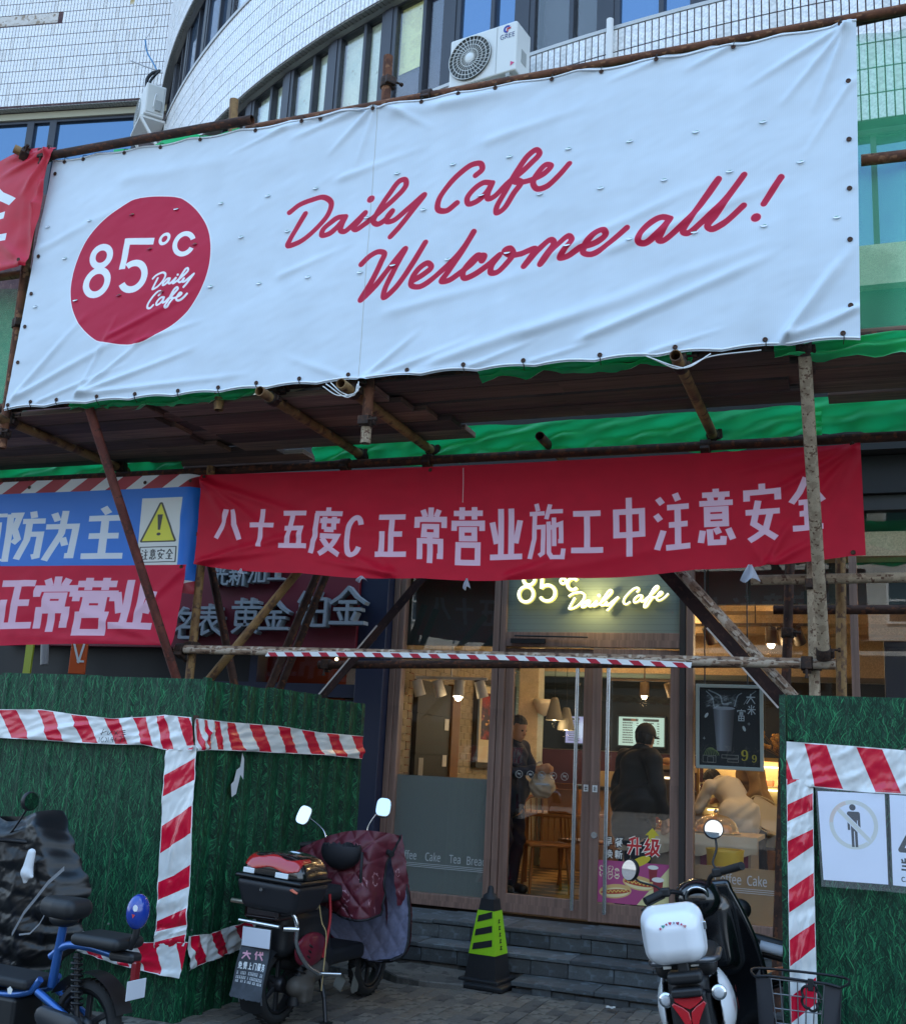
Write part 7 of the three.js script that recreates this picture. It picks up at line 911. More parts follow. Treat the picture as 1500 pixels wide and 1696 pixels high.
// --- middle scooter with the maroon quilt, seen from behind
{
  const t = thing('electric_scooter', 'worn scooter with black tail box and rubber mud flap beside the dark hoarding', 'scooter', [-3.38, 0, -6.22]), at2 = place(t, [0.11, -1]);
  wheel(t, 'rear_wheel', 0, 0.225, 0, 0.225, 0.095); wheel(t, 'front_wheel', 0, 0.225, 1.05, 0.225, 0.09, 0.05);
  part(t, 'fender', grid(16, 6, (u, v) => { const a = lerp(-0.5, 2.5, u), w = 0.075; return V((v - 0.5) * 2 * w, 0.225 + Math.sin(a) * (0.265 - 0.01 * (2 * v - 1) ** 2 * 3), -Math.cos(a) * 0.265); }), satin);
  part(t, 'front_fender', grid(14, 6, (u, v) => { const a = lerp(0.2, 2.9, u); return V((v - 0.5) * 0.16, 0.225 + Math.sin(a) * 0.26, 1.05 - Math.cos(a) * 0.26); }), satin);
  // worn rubber flap with its printed offer
  const ft = texture(canvas(360, 512, (x) => { x.fillStyle = '#3a3f46'; x.fillRect(0, 0, 360, 512); const im = x.getImageData(0, 0, 360, 512); for (let i = 0; i < 360 * 512; i++) { const k = 0.82 + 0.36 * fbm((i % 360) / 40, ((i / 360) | 0) / 40, 4); for (let c = 0; c < 3; c++) im.data[i * 4 + c] *= k; } x.putImageData(im, 0, 0); x.strokeStyle = '#d59aac'; glyph(x, '大', 40, 96, 110, 80, 15); glyph(x, '代', 180, 96, 110, 80, 15); x.strokeStyle = '#dcdedd'; glyphs(x, '免费上门服务', 24, 196, 44, 66, 53, 8); x.fillStyle = '#c8caca'; for (const [y, h, s] of [[282, 26, 1], [322, 24, 2], [356, 20, 3]]) { let w = 22; while (w < 330) { const k = 6 + hash(w, y, s) * 12; if (hash(w, y, 7) > 0.2) { x.fillRect(w, y, k, 4); x.fillRect(w + k * 0.3, y, 4, h); x.fillRect(w, y + h * 0.5, k, 4); x.fillRect(w, y + h - 4, k, 4); } w += k + 5; } } }), true, false);
  part(t, 'mud_flap', grid(14, 18, (u, v) => { const jag = v > 0.93 ? 0.02 * Math.abs((u * 6) % 1 - 0.5) : 0; return V(lerp(0.105, -0.095, u) * (0.92 + 0.3 * v), 0.50 - 0.32 * v + jag, -0.23 - 0.07 * v - 0.012 * Math.sin(v * 5 + u * 4)); }, (u, v) => [u, 1 - v]), mat(0xffffff, 0.7, { map: ft }));
  part(t, 'flap_guard', grid(10, 5, (u, v) => V(lerp(0.085, -0.085, u), 0.20 - 0.045 * v - 0.012 * Math.sin(u * 3.14), -0.262 + 0.012 * v)), mat(0x9aa0a8, 0.35, { metalness: 0.7 }));
  part(t, 'number_plate', box(0.2, 0.105, 0.006, -0.005, 0.515, -0.255, 0.01), mat(0xc8ccd6, 0.5)); part(t, 'plate_frame', box(0.21, 0.115, 0.004, -0.005, 0.515, -0.249, 0.01), satin);
  part(t, 'chrome_bar', cyl(V(0.13, 0.60, -0.25), V(-0.16, 0.59, -0.25), 0.011, 0.011, 12), chrome);
  part(t, 'tail_light', surfaceNet([-0.19, 0.56, -0.32], [0.19, 0.76, 0.06], 0.012, (x, y, z) => sdBox(x, y, z, [0, 0.655, -0.12], [0.13, 0.05, 0.11], 0.03)), mat(0x1c0f10, 0.15, { clearcoat: 1 }));
  part(t, 'rack', [tube([[0.22, 0.70, -0.22], [0.05, 0.70, -0.24], [-0.14, 0.695, -0.23], [-0.18, 0.68, -0.1], [-0.18, 0.67, 0.1]], 0.013, 30, 8), cyl(V(0.12, 0.70, -0.22), V(0.12, 0.66, 0.12), 0.01, 0.01, 8), cyl(V(-0.1, 0.70, -0.22), V(-0.1, 0.66, 0.12), 0.01, 0.01, 8)], mat(0xb7b2a0, 0.35, { metalness: 0.8 }));
  part(t, 'crash_bar', [tube([[-0.165, 0.68, -0.16], [-0.205, 0.6, -0.14], [-0.20, 0.48, -0.12], [-0.215, 0.36, -0.02], [-0.24, 0.30, 0.08]], 0.014, 30, 8), cyl(V(-0.15, 0.575, -0.2), V(-0.21, 0.57, -0.13), 0.018, 0.018, 10)], chrome);
  part(t, 'foot_peg', [cyl(V(-0.24, 0.30, 0.1), V(-0.36, 0.305, 0.14), 0.012, 0.012, 10)], chrome);
  part(t, 'shock', [spring(V(-0.12, 0.20, 0.02), V(-0.135, 0.46, 0.1), 0.032, 9, 0.007), cyl(V(-0.12, 0.2, 0.02), V(-0.135, 0.48, 0.1), 0.018, 0.018, 10), cyl(V(-0.12, 0.12, 0.01), V(-0.12, 0.22, 0.02), 0.036, 0.034, 14)], satin); part(t, 'shock', [spring(V(0.12, 0.20, 0.02), V(0.135, 0.46, 0.1), 0.032, 9, 0.007), cyl(V(0.12, 0.2, 0.02), V(0.135, 0.48, 0.1), 0.018, 0.018, 10)], satin);
  part(t, 'body', surfaceNet([-0.26, 0.22, -0.2], [0.26, 0.78, 0.78], 0.016, (x, y, z) => { let d = sdBox(x, y, z, [0, 0.52, 0.12], [0.12, 0.13, 0.26], 0.06); d = smin(d, sdBox(x, y, z, [0, 0.34, 0.5], [0.14, 0.05, 0.28], 0.03), 0.06); return smin(d, sdBox(x, y, z, [0, 0.40, 0.22], [0.13, 0.12, 0.14], 0.04), 0.06); }), satin);
  part(t, 'side_panel', surfaceNet([-0.2, 0.3, -0.06], [-0.08, 0.56, 0.32], 0.01, (x, y, z) => sdEll(x, y, z, [-0.135, 0.42, 0.13], [0.03, 0.1, 0.17])), mat(0x70172c, 0.3, { clearcoat: 0.6 }));
  part(t, 'seat', surfaceNet([-0.22, 0.6, -0.16], [0.22, 0.86, 0.6], 0.014, (x, y, z) => sdBox(x, y, z, [0, 0.72, 0.24], [0.14, 0.05, 0.32], 0.05)), mat(0x1d1d20, 0.65));
  part(t, 'leg_shield', grid(16, 16, (u, v) => V((u - 0.5) * 0.5 * (0.75 + 0.35 * Math.sin(v * 3)), 0.95 - 0.66 * v, 0.86 + 0.12 * v - 0.5 * (u - 0.5) ** 2)), mat(0x70172c, 0.3));
  part(t, 'fork', [cyl(V(0.07, 0.22, 1.05), V(0.05, 0.8, 0.88), 0.016, 0.02, 10), cyl(V(-0.07, 0.22, 1.05), V(-0.05, 0.8, 0.88), 0.016, 0.02, 10), cyl(V(0, 0.7, 0.9), V(0, 1.0, 0.8), 0.024, 0.024, 12)], gunmetal);
  part(t, 'handlebar', tube([[0.34, 0.97, 0.68], [0.18, 1.0, 0.77], [0, 1.0, 0.8], [-0.18, 1.0, 0.77], [-0.34, 0.97, 0.68]], 0.013, 40, 8), gunmetal); part(t, 'grip', cyl(V(0.36, 0.965, 0.66), V(0.23, 0.99, 0.74), 0.019, 0.019, 12), rubber); part(t, 'grip', cyl(V(-0.36, 0.965, 0.66), V(-0.23, 0.99, 0.74), 0.019, 0.019, 12), rubber);
  part(t, 'side_stand', [cyl(V(-0.13, 0.28, 0.25), V(-0.20, 0.14, 0.22), 0.016, 0.014, 8), cyl(V(-0.20, 0.14, 0.22), V(-0.235, 0.01, 0.2), 0.013, 0.013, 8), box(0.06, 0.012, 0.05, -0.24, 0.008, 0.2)], gunmetal); part(t, 'engine_cover', surfaceNet([-0.26, 0.1, -0.1], [0.0, 0.4, 0.3], 0.013, (x, y, z) => smin(sdCap(x, y, z, [-0.13, 0.225, 0], [-0.14, 0.3, 0.25], 0.055, 0.05), sdBox(x, y, z, [-0.17, 0.18, 0.06], [0.03, 0.05, 0.05], 0.02), 0.04)), mat(0x55504a, 0.7, { metalness: 0.4 }));
  part(t, 'red_cable', tube([[-0.2, 0.74, 0.2], [-0.215, 0.6, 0.2], [-0.22, 0.48, 0.17], [-0.215, 0.38, 0.15]], 0.009, 20, 6), mat(0xa01822, 0.5)); part(t, 'wire', tube([[-0.19, 0.7, 0.1], [-0.21, 0.58, 0.12], [-0.235, 0.5, 0.14], [-0.24, 0.2, 0.12]], 0.004, 20, 5), mat(0xb09a6a, 0.6)); part(t, 'torn_strip', [grid(4, 8, (u, v) => V(-0.3 - 0.03 * u - 0.02 * v, 0.3 - 0.14 * v + 0.02 * u, 0.35 + 0.02 * Math.sin(v * 6 + u * 3))), grid(4, 8, (u, v) => V(-0.22 - 0.06 * u, 0.3 - 0.1 * v - 0.03 * u, 0.3 + 0.02 * Math.sin(v * 5)))], mat(0x56554f, 0.9));
  const mL = at2(503, 1350, -6.98), mR = at2(635, 1337, -6.98), toW = (w) => w.clone().transformDirection(t.matrixWorld.clone().invert());
  const look = (p, to) => { const w = t.localToWorld(p.clone()), v = camera.position.clone().sub(w).normalize().add(to.clone().normalize()).normalize(); return toW(v); };
  mirrorPart(t, mL, look(mL, V(0.05, 0.5, 0.86)), 0.062, 0.042, [at2(541, 1393, -6.95), at2(536, 1376, -6.96), at2(522, 1362, -6.98), mL.clone().add(V(0, 0, 0.015))], chrome); mirrorPart(t, mR, look(mR, V(0.25, 0.9, 0.75)), 0.062, 0.045, [at2(607, 1382, -6.95), at2(610, 1368, -6.96), at2(622, 1350, -6.98), mR.clone().add(V(0, 0, 0.015))], chrome);
  // tail box
  const b = new THREE.Group(); b.name = pname(t, 'tail_box'); t.add(b); b.position.copy(at2(470, 1462, -6.12)); b.rotation.set(0.02, 0.1, 0.06);
  const hull = (y0, y1, w0, w1, d0, d1, r) => surfaceNet([-0.27, y0 - 0.02, -0.25], [0.27, y1 + 0.02, 0.25], 0.011, (x, y, z) => { const k = clamp((y - y0) / (y1 - y0)); return sdBox(x, y, z, [0, (y0 + y1) / 2, 0], [lerp(w0, w1, k), (y1 - y0) / 2, lerp(d0, d1, k)], r); });
  part(b, 'case', hull(-0.155, 0.02, 0.175, 0.225, 0.16, 0.205, 0.04), mat(0x1f2025, 0.5)); part(b, 'rim', hull(0.018, 0.044, 0.228, 0.224, 0.208, 0.204, 0.012), mat(0x101113, 0.35));
  const lidF = (x, y, z, g) => sdBox(x, y, z, [0, 0.05, 0.012], [0.217 + g, 0.135 + g - 0.9 * x * x - 0.5 * z * z, 0.2 + g], 0.085);
  part(b, 'lid', surfaceNet([-0.26, 0.03, -0.24], [0.26, 0.22, 0.26], 0.01, (x, y, z) => Math.max(lidF(x, y, z, 0), 0.044 - y)), gloss);
  part(b, 'red_reflector', surfaceNet([-0.23, 0.06, -0.235], [0.23, 0.2, 0.0], 0.007, (x, y, z) => Math.max(lidF(x, y, z, 0.005), Math.abs(y - 0.124 - 0.01 * Math.cos(x * 30)) - 0.036, z + 0.02, Math.abs(x) - 0.18)), mat(0xb02020, 0.15, { clearcoat: 1 }));
  part(b, 'white_reflector', box(0.075, 0.03, 0.012, 0.14, 0.063, -0.186, 0.004), mat(0xdfe6ea, 0.2)); part(b, 'white_reflector', box(0.085, 0.03, 0.012, -0.085, 0.063, -0.19, 0.004), mat(0xdfe6ea, 0.2)); part(b, 'lock', [cyl(V(0.03, -0.03, -0.2), V(0.03, -0.03, -0.206), 0.011, 0.011, 14)], chrome); part(b, 'orange_tie', tube([[-0.16, -0.005, -0.2], [-0.19, -0.015, -0.2], [-0.205, -0.02, -0.19], [-0.17, 0.0, -0.205]], 0.006, 12, 5), mat(0xd8745a, 0.6));
  // quilt
  const q = thing('scooter_quilt', 'maroon quilted leg cover with grey lining tied to the middle scooter', 'leg cover', t.position.toArray()); q.rotation.copy(t.rotation);
  const qt = quiltTex('#5c1c2a', '#4a1822', 'rgba(214,176,180,0.75)'); qt.repeat.set(1.6, 1.6); const qm = mat(0xffffff, 0.5, { map: qt, sheen: 0.5 }), lt = quiltTex('#75768e', '#55566a'); lt.repeat.set(2, 2); const lm = mat(0xffffff, 0.9, { map: lt }), pipeM = mat(0x15151a, 0.7);
  const puff = (a, b, k = 0.13, h = 0.022) => { const m = Math.abs(Math.sin((a + b) * Math.PI / k)) , n = Math.abs(Math.sin((a - b) * Math.PI / k)); return h * Math.pow(Math.min(m, n), 0.5); };
  q.updateMatrixWorld(true); const cur = (pts) => { const c = new THREE.CatmullRomCurve3(pts.map(([a, b]) => V(a, b, 0)), false, 'centripetal'); return (k) => c.getPoint(k); };
  const fL = cur([[484, 1414], [490, 1440], [505, 1472], [530, 1495], [552, 1508]]), fR = cur([[667, 1384], [652, 1412], [641, 1440], [639, 1480], [633, 1514]]);
  const LP = (u, v) => { const a = fL(v), b = fR(v), px = lerp(a.x, b.x, u), py = lerp(a.y, b.y, u) - 22 * Math.sin(u * 3.14) * (1 - v) + 13 * Math.sin(u * 3.14) * v; const p = q.worldToLocal(onZ(px, py, -6.82 + 0.16 * Math.sin(Math.min(1, v * 1.25) * 1.57) * Math.sin(0.35 + u * 2.5) - 0.1 * sstep(0.75, 1, u))); p.z -= puff(p.x, p.y) + 0.015 * fbm(u * 6, v * 6, 3); return p; };
  part(q, 'lap_flap', grid(100, 64, LP, (u, v) => [u * 0.78, v * 0.45]), qm); part(q, 'piping', tube([...Array(40)].map((_, i) => LP(i / 39, 1)).concat([...Array(20)].map((_, i) => LP(1, 1 - i / 19))), 0.008, 120, 6), pipeM);
  const gL = cur([[520, 1440], [530, 1490], [545, 1540], [565, 1562]]), gR = cur([[662, 1398], [668, 1440], [676, 1500], [676, 1545], [668, 1580], [648, 1591]]);
  const AP = (u, v) => { const a = gL(v), b = gR(v); const px = lerp(a.x, b.x, u), py = lerp(a.y, b.y, u) + 12 * Math.sin(u * 3.14) * v * v; const p = q.worldToLocal(onZ(px, py, -7.02 + 0.12 * u * v - 0.06 * Math.sin(u * 3.14))); p.z += -puff(p.x, p.y, 0.15, 0.012); return p; };
  part(q, 'lining', grid(70, 60, AP, (u, v) => [u, v]), lm, 'grey quilted lining of the leg cover'); part(q, 'outer_cover', grid(70, 60, (u, v) => AP(u, v).add(V(-0.012 * sstep(0.8, 1, u), 0, 0.03)), (u, v) => [u, v]), qm); part(q, 'lining_piping', tube([...Array(30)].map((_, i) => AP(1, i / 29)).concat([...Array(30)].map((_, i) => AP(1 - i / 29, 1))).map((p) => p.add(V(0, 0, 0.014))), 0.013, 140, 6), pipeM);
  part(q, 'side_cover', grid(40, 30, (u, v) => { const p = q.worldToLocal(onZ(lerp(lerp(646, 660, v), lerp(668, 682, v), u), lerp(1388, 1500, v) - 6 * u, -6.98 - 0.06 * u + 0.05 * Math.sin(v * 3))); p.z -= puff(p.x, p.y); return p; }, (u, v) => [u * 0.2, v * 0.5]), qm);
  const pc = q.worldToLocal ? (q.updateMatrixWorld(true), (px, py, z) => q.worldToLocal(onZ(px, py, z))) : 0; const c0 = pc(566, 1404, -6.66);
  part(q, 'black_pocket', surfaceNet([c0.x - 0.19, c0.y - 0.16, c0.z - 0.13], [c0.x + 0.19, c0.y + 0.1, c0.z + 0.13], 0.01, (x, y, z) => { const d = sdEll(x, y, z, [c0.x, c0.y - 0.02, c0.z], [0.145, 0.115, 0.09]); return Math.max(d, y - c0.y - 0.06, -(sdEll(x, y, z, [c0.x, c0.y + 0.03, c0.z], [0.13, 0.09, 0.078]))); }), mat(0x14151c, 0.7)); part(q, 'strap', [tube([pc(600, 1412, -6.62), pc(598, 1440, -6.58), pc(597, 1462, -6.58)], 0.01, 12, 5)], pipeM);
}
// --- right scooter with the white top case
{
  const t = thing('electric_scooter', 'black and white scooter with a white top case leaning at the right', 'scooter', [-0.655, 0, -5.12]), at2 = place(t, [-0.12, -1], -0.175);
  wheel(t, 'rear_wheel', 0, 0.21, 0, 0.21, 0.09); wheel(t, 'front_wheel', 0, 0.21, 1.12, 0.21, 0.09, 0.08);
  part(t, 'rear_fender', grid(16, 6, (u, v) => { const a = lerp(-0.1, 2.4, u); return V((v - 0.5) * 0.17, 0.23 + Math.sin(a) * 0.26, -Math.cos(a) * 0.26 + 0.02); }), mat(0x2c2d30, 0.5));
  part(t, 'shock', [spring(V(0.11, 0.24, -0.02), V(0.12, 0.5, 0.06), 0.026, 9, 0.006), cyl(V(0.11, 0.2, -0.02), V(0.12, 0.54, 0.07), 0.014, 0.014, 8)], gunmetal); part(t, 'shock', [spring(V(-0.11, 0.24, -0.02), V(-0.12, 0.5, 0.06), 0.026, 9, 0.006), cyl(V(-0.11, 0.2, -0.02), V(-0.12, 0.54, 0.07), 0.014, 0.014, 8)], gunmetal);
  part(t, 'tail_body', surfaceNet([-0.2, 0.4, -0.16], [0.2, 0.82, 0.5], 0.012, (x, y, z) => smin(sdBox(x, y, z, [0, 0.62, 0.08], [0.085, 0.14, 0.17], 0.05), sdBox(x, y, z, [0, 0.5, 0.2], [0.07, 0.08, 0.2], 0.04), 0.06)), satin);
  const panelF = (s) => surfaceNet([-0.26, 0.34, -0.06], [0.26, 0.82, 0.6], 0.011, (x, y, z) => Math.max(sdEll(x, y, z, [0, 0.59, 0.2], [s < 0 ? 0.185 : 0.16, 0.2, 0.27]), (s < 0 ? 0.12 : 0.115) - s * x)); part(t, 'white_side_panel', panelF(1), whiteP); part(t, 'white_side_panel', panelF(-1), whiteP);
  part(t, 'panel_mark', [at(new THREE.CircleGeometry(0.035, 3), -0.192, 0.6, 0.12, 0, -Math.PI / 2, 2.6), at(new THREE.CircleGeometry(0.016, 12), -0.193, 0.655, 0.12, 0, -Math.PI / 2, 0)], mat(0xb03a34, 0.4));
  const T0 = at2(1146, 1660, -5.22); // three part triangular lamp
  const lampM = mat(0xb5121f, 0.18, { clearcoat: 1 }); for (let k = 0; k < 3; k++) { const sh = new THREE.Shape(), a = Math.PI / 2 + k * 2.094, f = (r, q) => [Math.cos(q) * r, Math.sin(q) * r]; const p = [f(0.009, a), f(0.03, a - 0.92), f(0.068, a - 0.96), f(0.072, a - 0.86), f(0.046, a - 0.3), f(0.046, a + 0.3), f(0.072, a + 0.86), f(0.068, a + 0.96), f(0.03, a + 0.92)]; p.forEach((c, i) => sh[i ? 'lineTo' : 'moveTo'](c[0] * 1.0, c[1] * 1.12)); part(t, 'tail_lamp', new THREE.ExtrudeGeometry(sh, { depth: 0.014, bevelEnabled: true, bevelSize: 0.003, bevelThickness: 0.004, bevelSegments: 2 }).rotateY(Math.PI).translate(T0.x, T0.y + 0.012, -0.125), lampM); }
  part(t, 'lamp_surround', surfaceNet([T0.x - 0.12, T0.y - 0.13, -0.16], [T0.x + 0.12, T0.y + 0.12, -0.02], 0.009, (x, y, z) => sdBox(x, y, z, [T0.x, T0.y, -0.09], [0.08, 0.085, 0.036], 0.02)), satin);
  for (const [px, py] of [[1103, 1656], [1190, 1643]]) { const p = at2(px, py, -5.0); part(t, 'turn_signal', lathe([[0.001, -0.03], [0.02, -0.03], [0.032, 0], [0.03, 0.012], [0.001, 0.016]], 20).rotateX(-Math.PI / 2).translate(p.x, p.y, p.z), chrome); part(t, 'signal_lens', [new THREE.SphereGeometry(0.022, 14, 8).scale(1, 1, 0.4).translate(p.x, p.y, p.z - 0.014)], mat(0xb9bcc0, 0.1, { clearcoat: 1 })); part(t, 'signal_arm', cyl(p.clone(), V(T0.x + Math.sign(p.x - T0.x) * 0.05, p.y + 0.005, -0.07), 0.007, 0.007, 8), satin); }
  part(t, 'rear_bracket', [box(0.15, 0.05, 0.1, T0.x, 0.755, -0.1, 0.02), box(0.13, 0.035, 0.08, T0.x, 0.70, -0.13, 0.012), box(0.05, 0.12, 0.05, T0.x, 0.83, -0.1, 0.012)], satin);
  part(t, 'grab_rail', [tube([[0.14, 0.80, 0.1], [0.13, 0.81, -0.06], [0, 0.815, -0.1], [-0.13, 0.81, -0.06], [-0.15, 0.81, 0.18]], 0.014, 40, 8)], mat(0x6a6d72, 0.3, { metalness: 0.8 }));
  part(t, 'seat', surfaceNet([-0.2, 0.68, -0.06], [0.2, 0.88, 0.62], 0.013, (x, y, z) => sdBox(x, y, z, [0, 0.77, 0.28], [0.135, 0.04, 0.28], 0.04)), mat(0x19191b, 0.6)); part(t, 'under_seat', surfaceNet([-0.2, 0.26, 0.2], [0.2, 0.76, 0.68], 0.014, (x, y, z) => sdBox(x, y, z, [0, 0.5, 0.42], [0.12, 0.22, 0.17], 0.06)), gloss);
  part(t, 'footboard', box(0.34, 0.07, 0.5, 0, 0.27, 0.72, 0.025), satin);
  // tall front shield, its inner face towards the rider
  const SH = surfaceNet([-0.44, 0.16, 0.66], [0.24, 1.1, 1.2], 0.013, (x, y, z) => { const v = clamp((y - 0.22) / 0.78), w = lerp(0.2, 0.13, v) + 0.075 * Math.sin(v * 3.0), zc = lerp(1.06, 0.93, v) - 0.9 * (x + 0.1) ** 2; return smin(Math.max(sdBox(x, y, z, [-0.1, 0.63, zc], [w, 0.41, 0.035], 0.03)), sdBox(x, y, z, [-0.1, 0.78, 0.92], [0.1, 0.16, 0.05], 0.045), 0.06); }); part(t, 'front_shield', SH, gloss);
  const k1 = at2(1192, 1548, -6.02), k2 = at2(1206, 1574, -6.02); part(t, 'key_ring', [new THREE.TorusGeometry(0.017, 0.006, 8, 20).translate(k1.x, k1.y, k1.z), cyl(V(k1.x, k1.y, k1.z), V(k1.x, k1.y, k1.z + 0.05), 0.014, 0.014, 12)], chrome); part(t, 'round_button', [cyl(V(k2.x, k2.y, k2.z - 0.004), V(k2.x, k2.y, k2.z + 0.04), 0.016, 0.018, 16)], mat(0xb9c0c4, 0.4));
  part(t, 'fork', [cyl(V(0.06, 0.21, 1.12), V(0.05, 0.75, 0.98), 0.018, 0.02, 10), cyl(V(-0.06, 0.21, 1.12), V(-0.05, 0.75, 0.98), 0.018, 0.02, 10)], gunmetal); part(t, 'front_fender', grid(14, 6, (u, v) => { const a = lerp(0.4, 2.8, u); return V((v - 0.5) * 0.15, 0.21 + Math.sin(a) * 0.25, 1.12 - Math.cos(a) * 0.25); }), gloss);
  const D = at2(1155, 1490, -5.95); part(t, 'headset', surfaceNet([D.x - 0.16, D.y - 0.16, D.z - 0.1], [D.x + 0.16, D.y + 0.16, D.z + 0.2], 0.011, (x, y, z) => sdEll(x, y, z, [D.x, D.y, D.z + 0.05], [0.12, 0.1, 0.1])), gloss);
  const dial = new THREE.Group(); dial.name = pname(t, 'dial'); t.add(dial); dial.position.set(D.x, D.y + 0.02, D.z - 0.035); dial.rotation.set(-0.55, 0, 0); part(dial, 'ring', new THREE.TorusGeometry(0.052, 0.009, 10, 32), chrome); part(dial, 'face', lathe([[0.001, 0], [0.05, 0.001], [0.052, 0.004]], 28).rotateX(-Math.PI / 2), mat(0x060607, 0.05, { clearcoat: 1 }));
  const bar = [at2(1068, 1493, -5.78), at2(1098, 1478, -5.85), at2(1122, 1478, -5.92), at2(1150, 1486, -5.98), at2(1170, 1478, -5.98), at2(1175, 1454, -5.93), at2(1192, 1444, -5.88), at2(1228, 1434, -5.78)]; part(t, 'handlebar', tube(bar, 0.012, 60, 8), satin); part(t, 'grip', cyl(bar[0], bar[1], 0.02, 0.019, 14), rubber); part(t, 'grip', cyl(bar[6], bar[7], 0.019, 0.02, 14), rubber); part(t, 'brake_lever', [tube([at2(1062, 1508, -5.76), at2(1078, 1497, -5.8), at2(1100, 1486, -5.86)], 0.006, 12, 6)], satin); part(t, 'switch_box', [box(0.05, 0.045, 0.05, bar[1].x - 0.01, bar[1].y, bar[1].z, 0.012)], satin); part(t, 'switch_box', [box(0.05, 0.045, 0.05, bar[6].x + 0.015, bar[6].y, bar[6].z, 0.012)], satin);
  const toW = (w) => w.clone().transformDirection(t.matrixWorld.clone().invert()), look = (p, to) => { const w = t.localToWorld(p.clone()); return toW(camera.position.clone().sub(w).normalize().add(to.clone().normalize()).normalize()); };
  const m1 = at2(1181, 1373, -5.92), m2 = at2(1042, 1441, -5.86); mirrorPart(t, m1, look(m1, V(0.3, 0.22, 0.9)), 0.044, 0.045, [bar[6].clone(), at2(1180, 1430, -5.9), at2(1186, 1405, -5.92), m1.clone().add(V(0, -0.03, 0.014))], satin, false); mirrorPart(t, m2, look(m2, V(-0.8, -0.05, 0.6)), 0.042, 0.05, [bar[1].clone(), at2(1085, 1468, -5.86), at2(1058, 1460, -5.86), m2.clone().add(V(-0.01, -0.02, 0.014))], satin, false);
  // white top case, hung upright behind the seat
  const c = new THREE.Group(); c.name = pname(t, 'top_case'); t.add(c); c.position.copy(at2(1116, 1551, -4.98)); c.rotation.set(-0.12, 0.06, 0.0); c.scale.setScalar(0.86);
  part(c, 'shell', surfaceNet([-0.19, -0.18, -0.14], [0.19, 0.18, 0.2], 0.009, (x, y, z) => { const k = sdBox(x, y, z, [0, 0, 0.03], [0.155 - 0.03 * clamp(-z * 8 + 0.4), 0.142 - 0.03 * clamp(-z * 8 + 0.4), 0.115], 0.075); return k; }), mat(0xe8ebf0, 0.25, { clearcoat: 0.7, clearcoatRoughness: 0.12 })); part(c, 'seam', new THREE.TubeGeometry(new THREE.CatmullRomCurve3([...Array(32)].map((_, i) => { const a = i / 32 * 6.283, q = (s) => Math.sign(s) * Math.abs(s) ** 0.55; return V(q(Math.cos(a)) * 0.154, q(Math.sin(a)) * 0.141, 0.06); }), true), 90, 0.0035, 5, true), mat(0xb8bcc2, 0.5));
  part(c, 'hinge', box(0.04, 0.022, 0.03, 0.06, -0.145, 0.03, 0.004), mat(0xd0d2d0, 0.4)); part(c, 'hinge', box(0.04, 0.022, 0.03, -0.075, -0.145, 0.03, 0.004), mat(0xd0d2d0, 0.4)); part(c, 'latch', [box(0.02, 0.04, 0.03, -0.155, 0.03, 0.04, 0.005)], chrome);
  const hearts = ['#c8506a', '#5aa89a', '#b85a5a', '#c8506a', '#9a9a9a', '#a8506a', '#c8506a', '#d09a9a']; hearts.forEach((col, i) => { const a = lerp(2.35, 0.8, i / 7), sh = new THREE.Shape(); if (i % 2) { sh.moveTo(0, -0.009); sh.bezierCurveTo(-0.014, 0.002, -0.007, 0.011, 0, 0.004); sh.bezierCurveTo(0.007, 0.011, 0.014, 0.002, 0, -0.009); } else for (let k = 0; k < 10; k++) { const r = k % 2 ? 0.0035 : 0.0085, q = k / 10 * 6.283; sh[k ? 'lineTo' : 'moveTo'](r * Math.sin(q), r * Math.cos(q)); } part(c, 'sticker', new THREE.ExtrudeGeometry(sh, { depth: 0.0012, bevelEnabled: false }).rotateY(Math.PI).translate(-Math.cos(a) * 0.085, 0.01 + Math.sin(a) * 0.075, -0.0843), mat(new THREE.Color(col), 0.5)); });
}
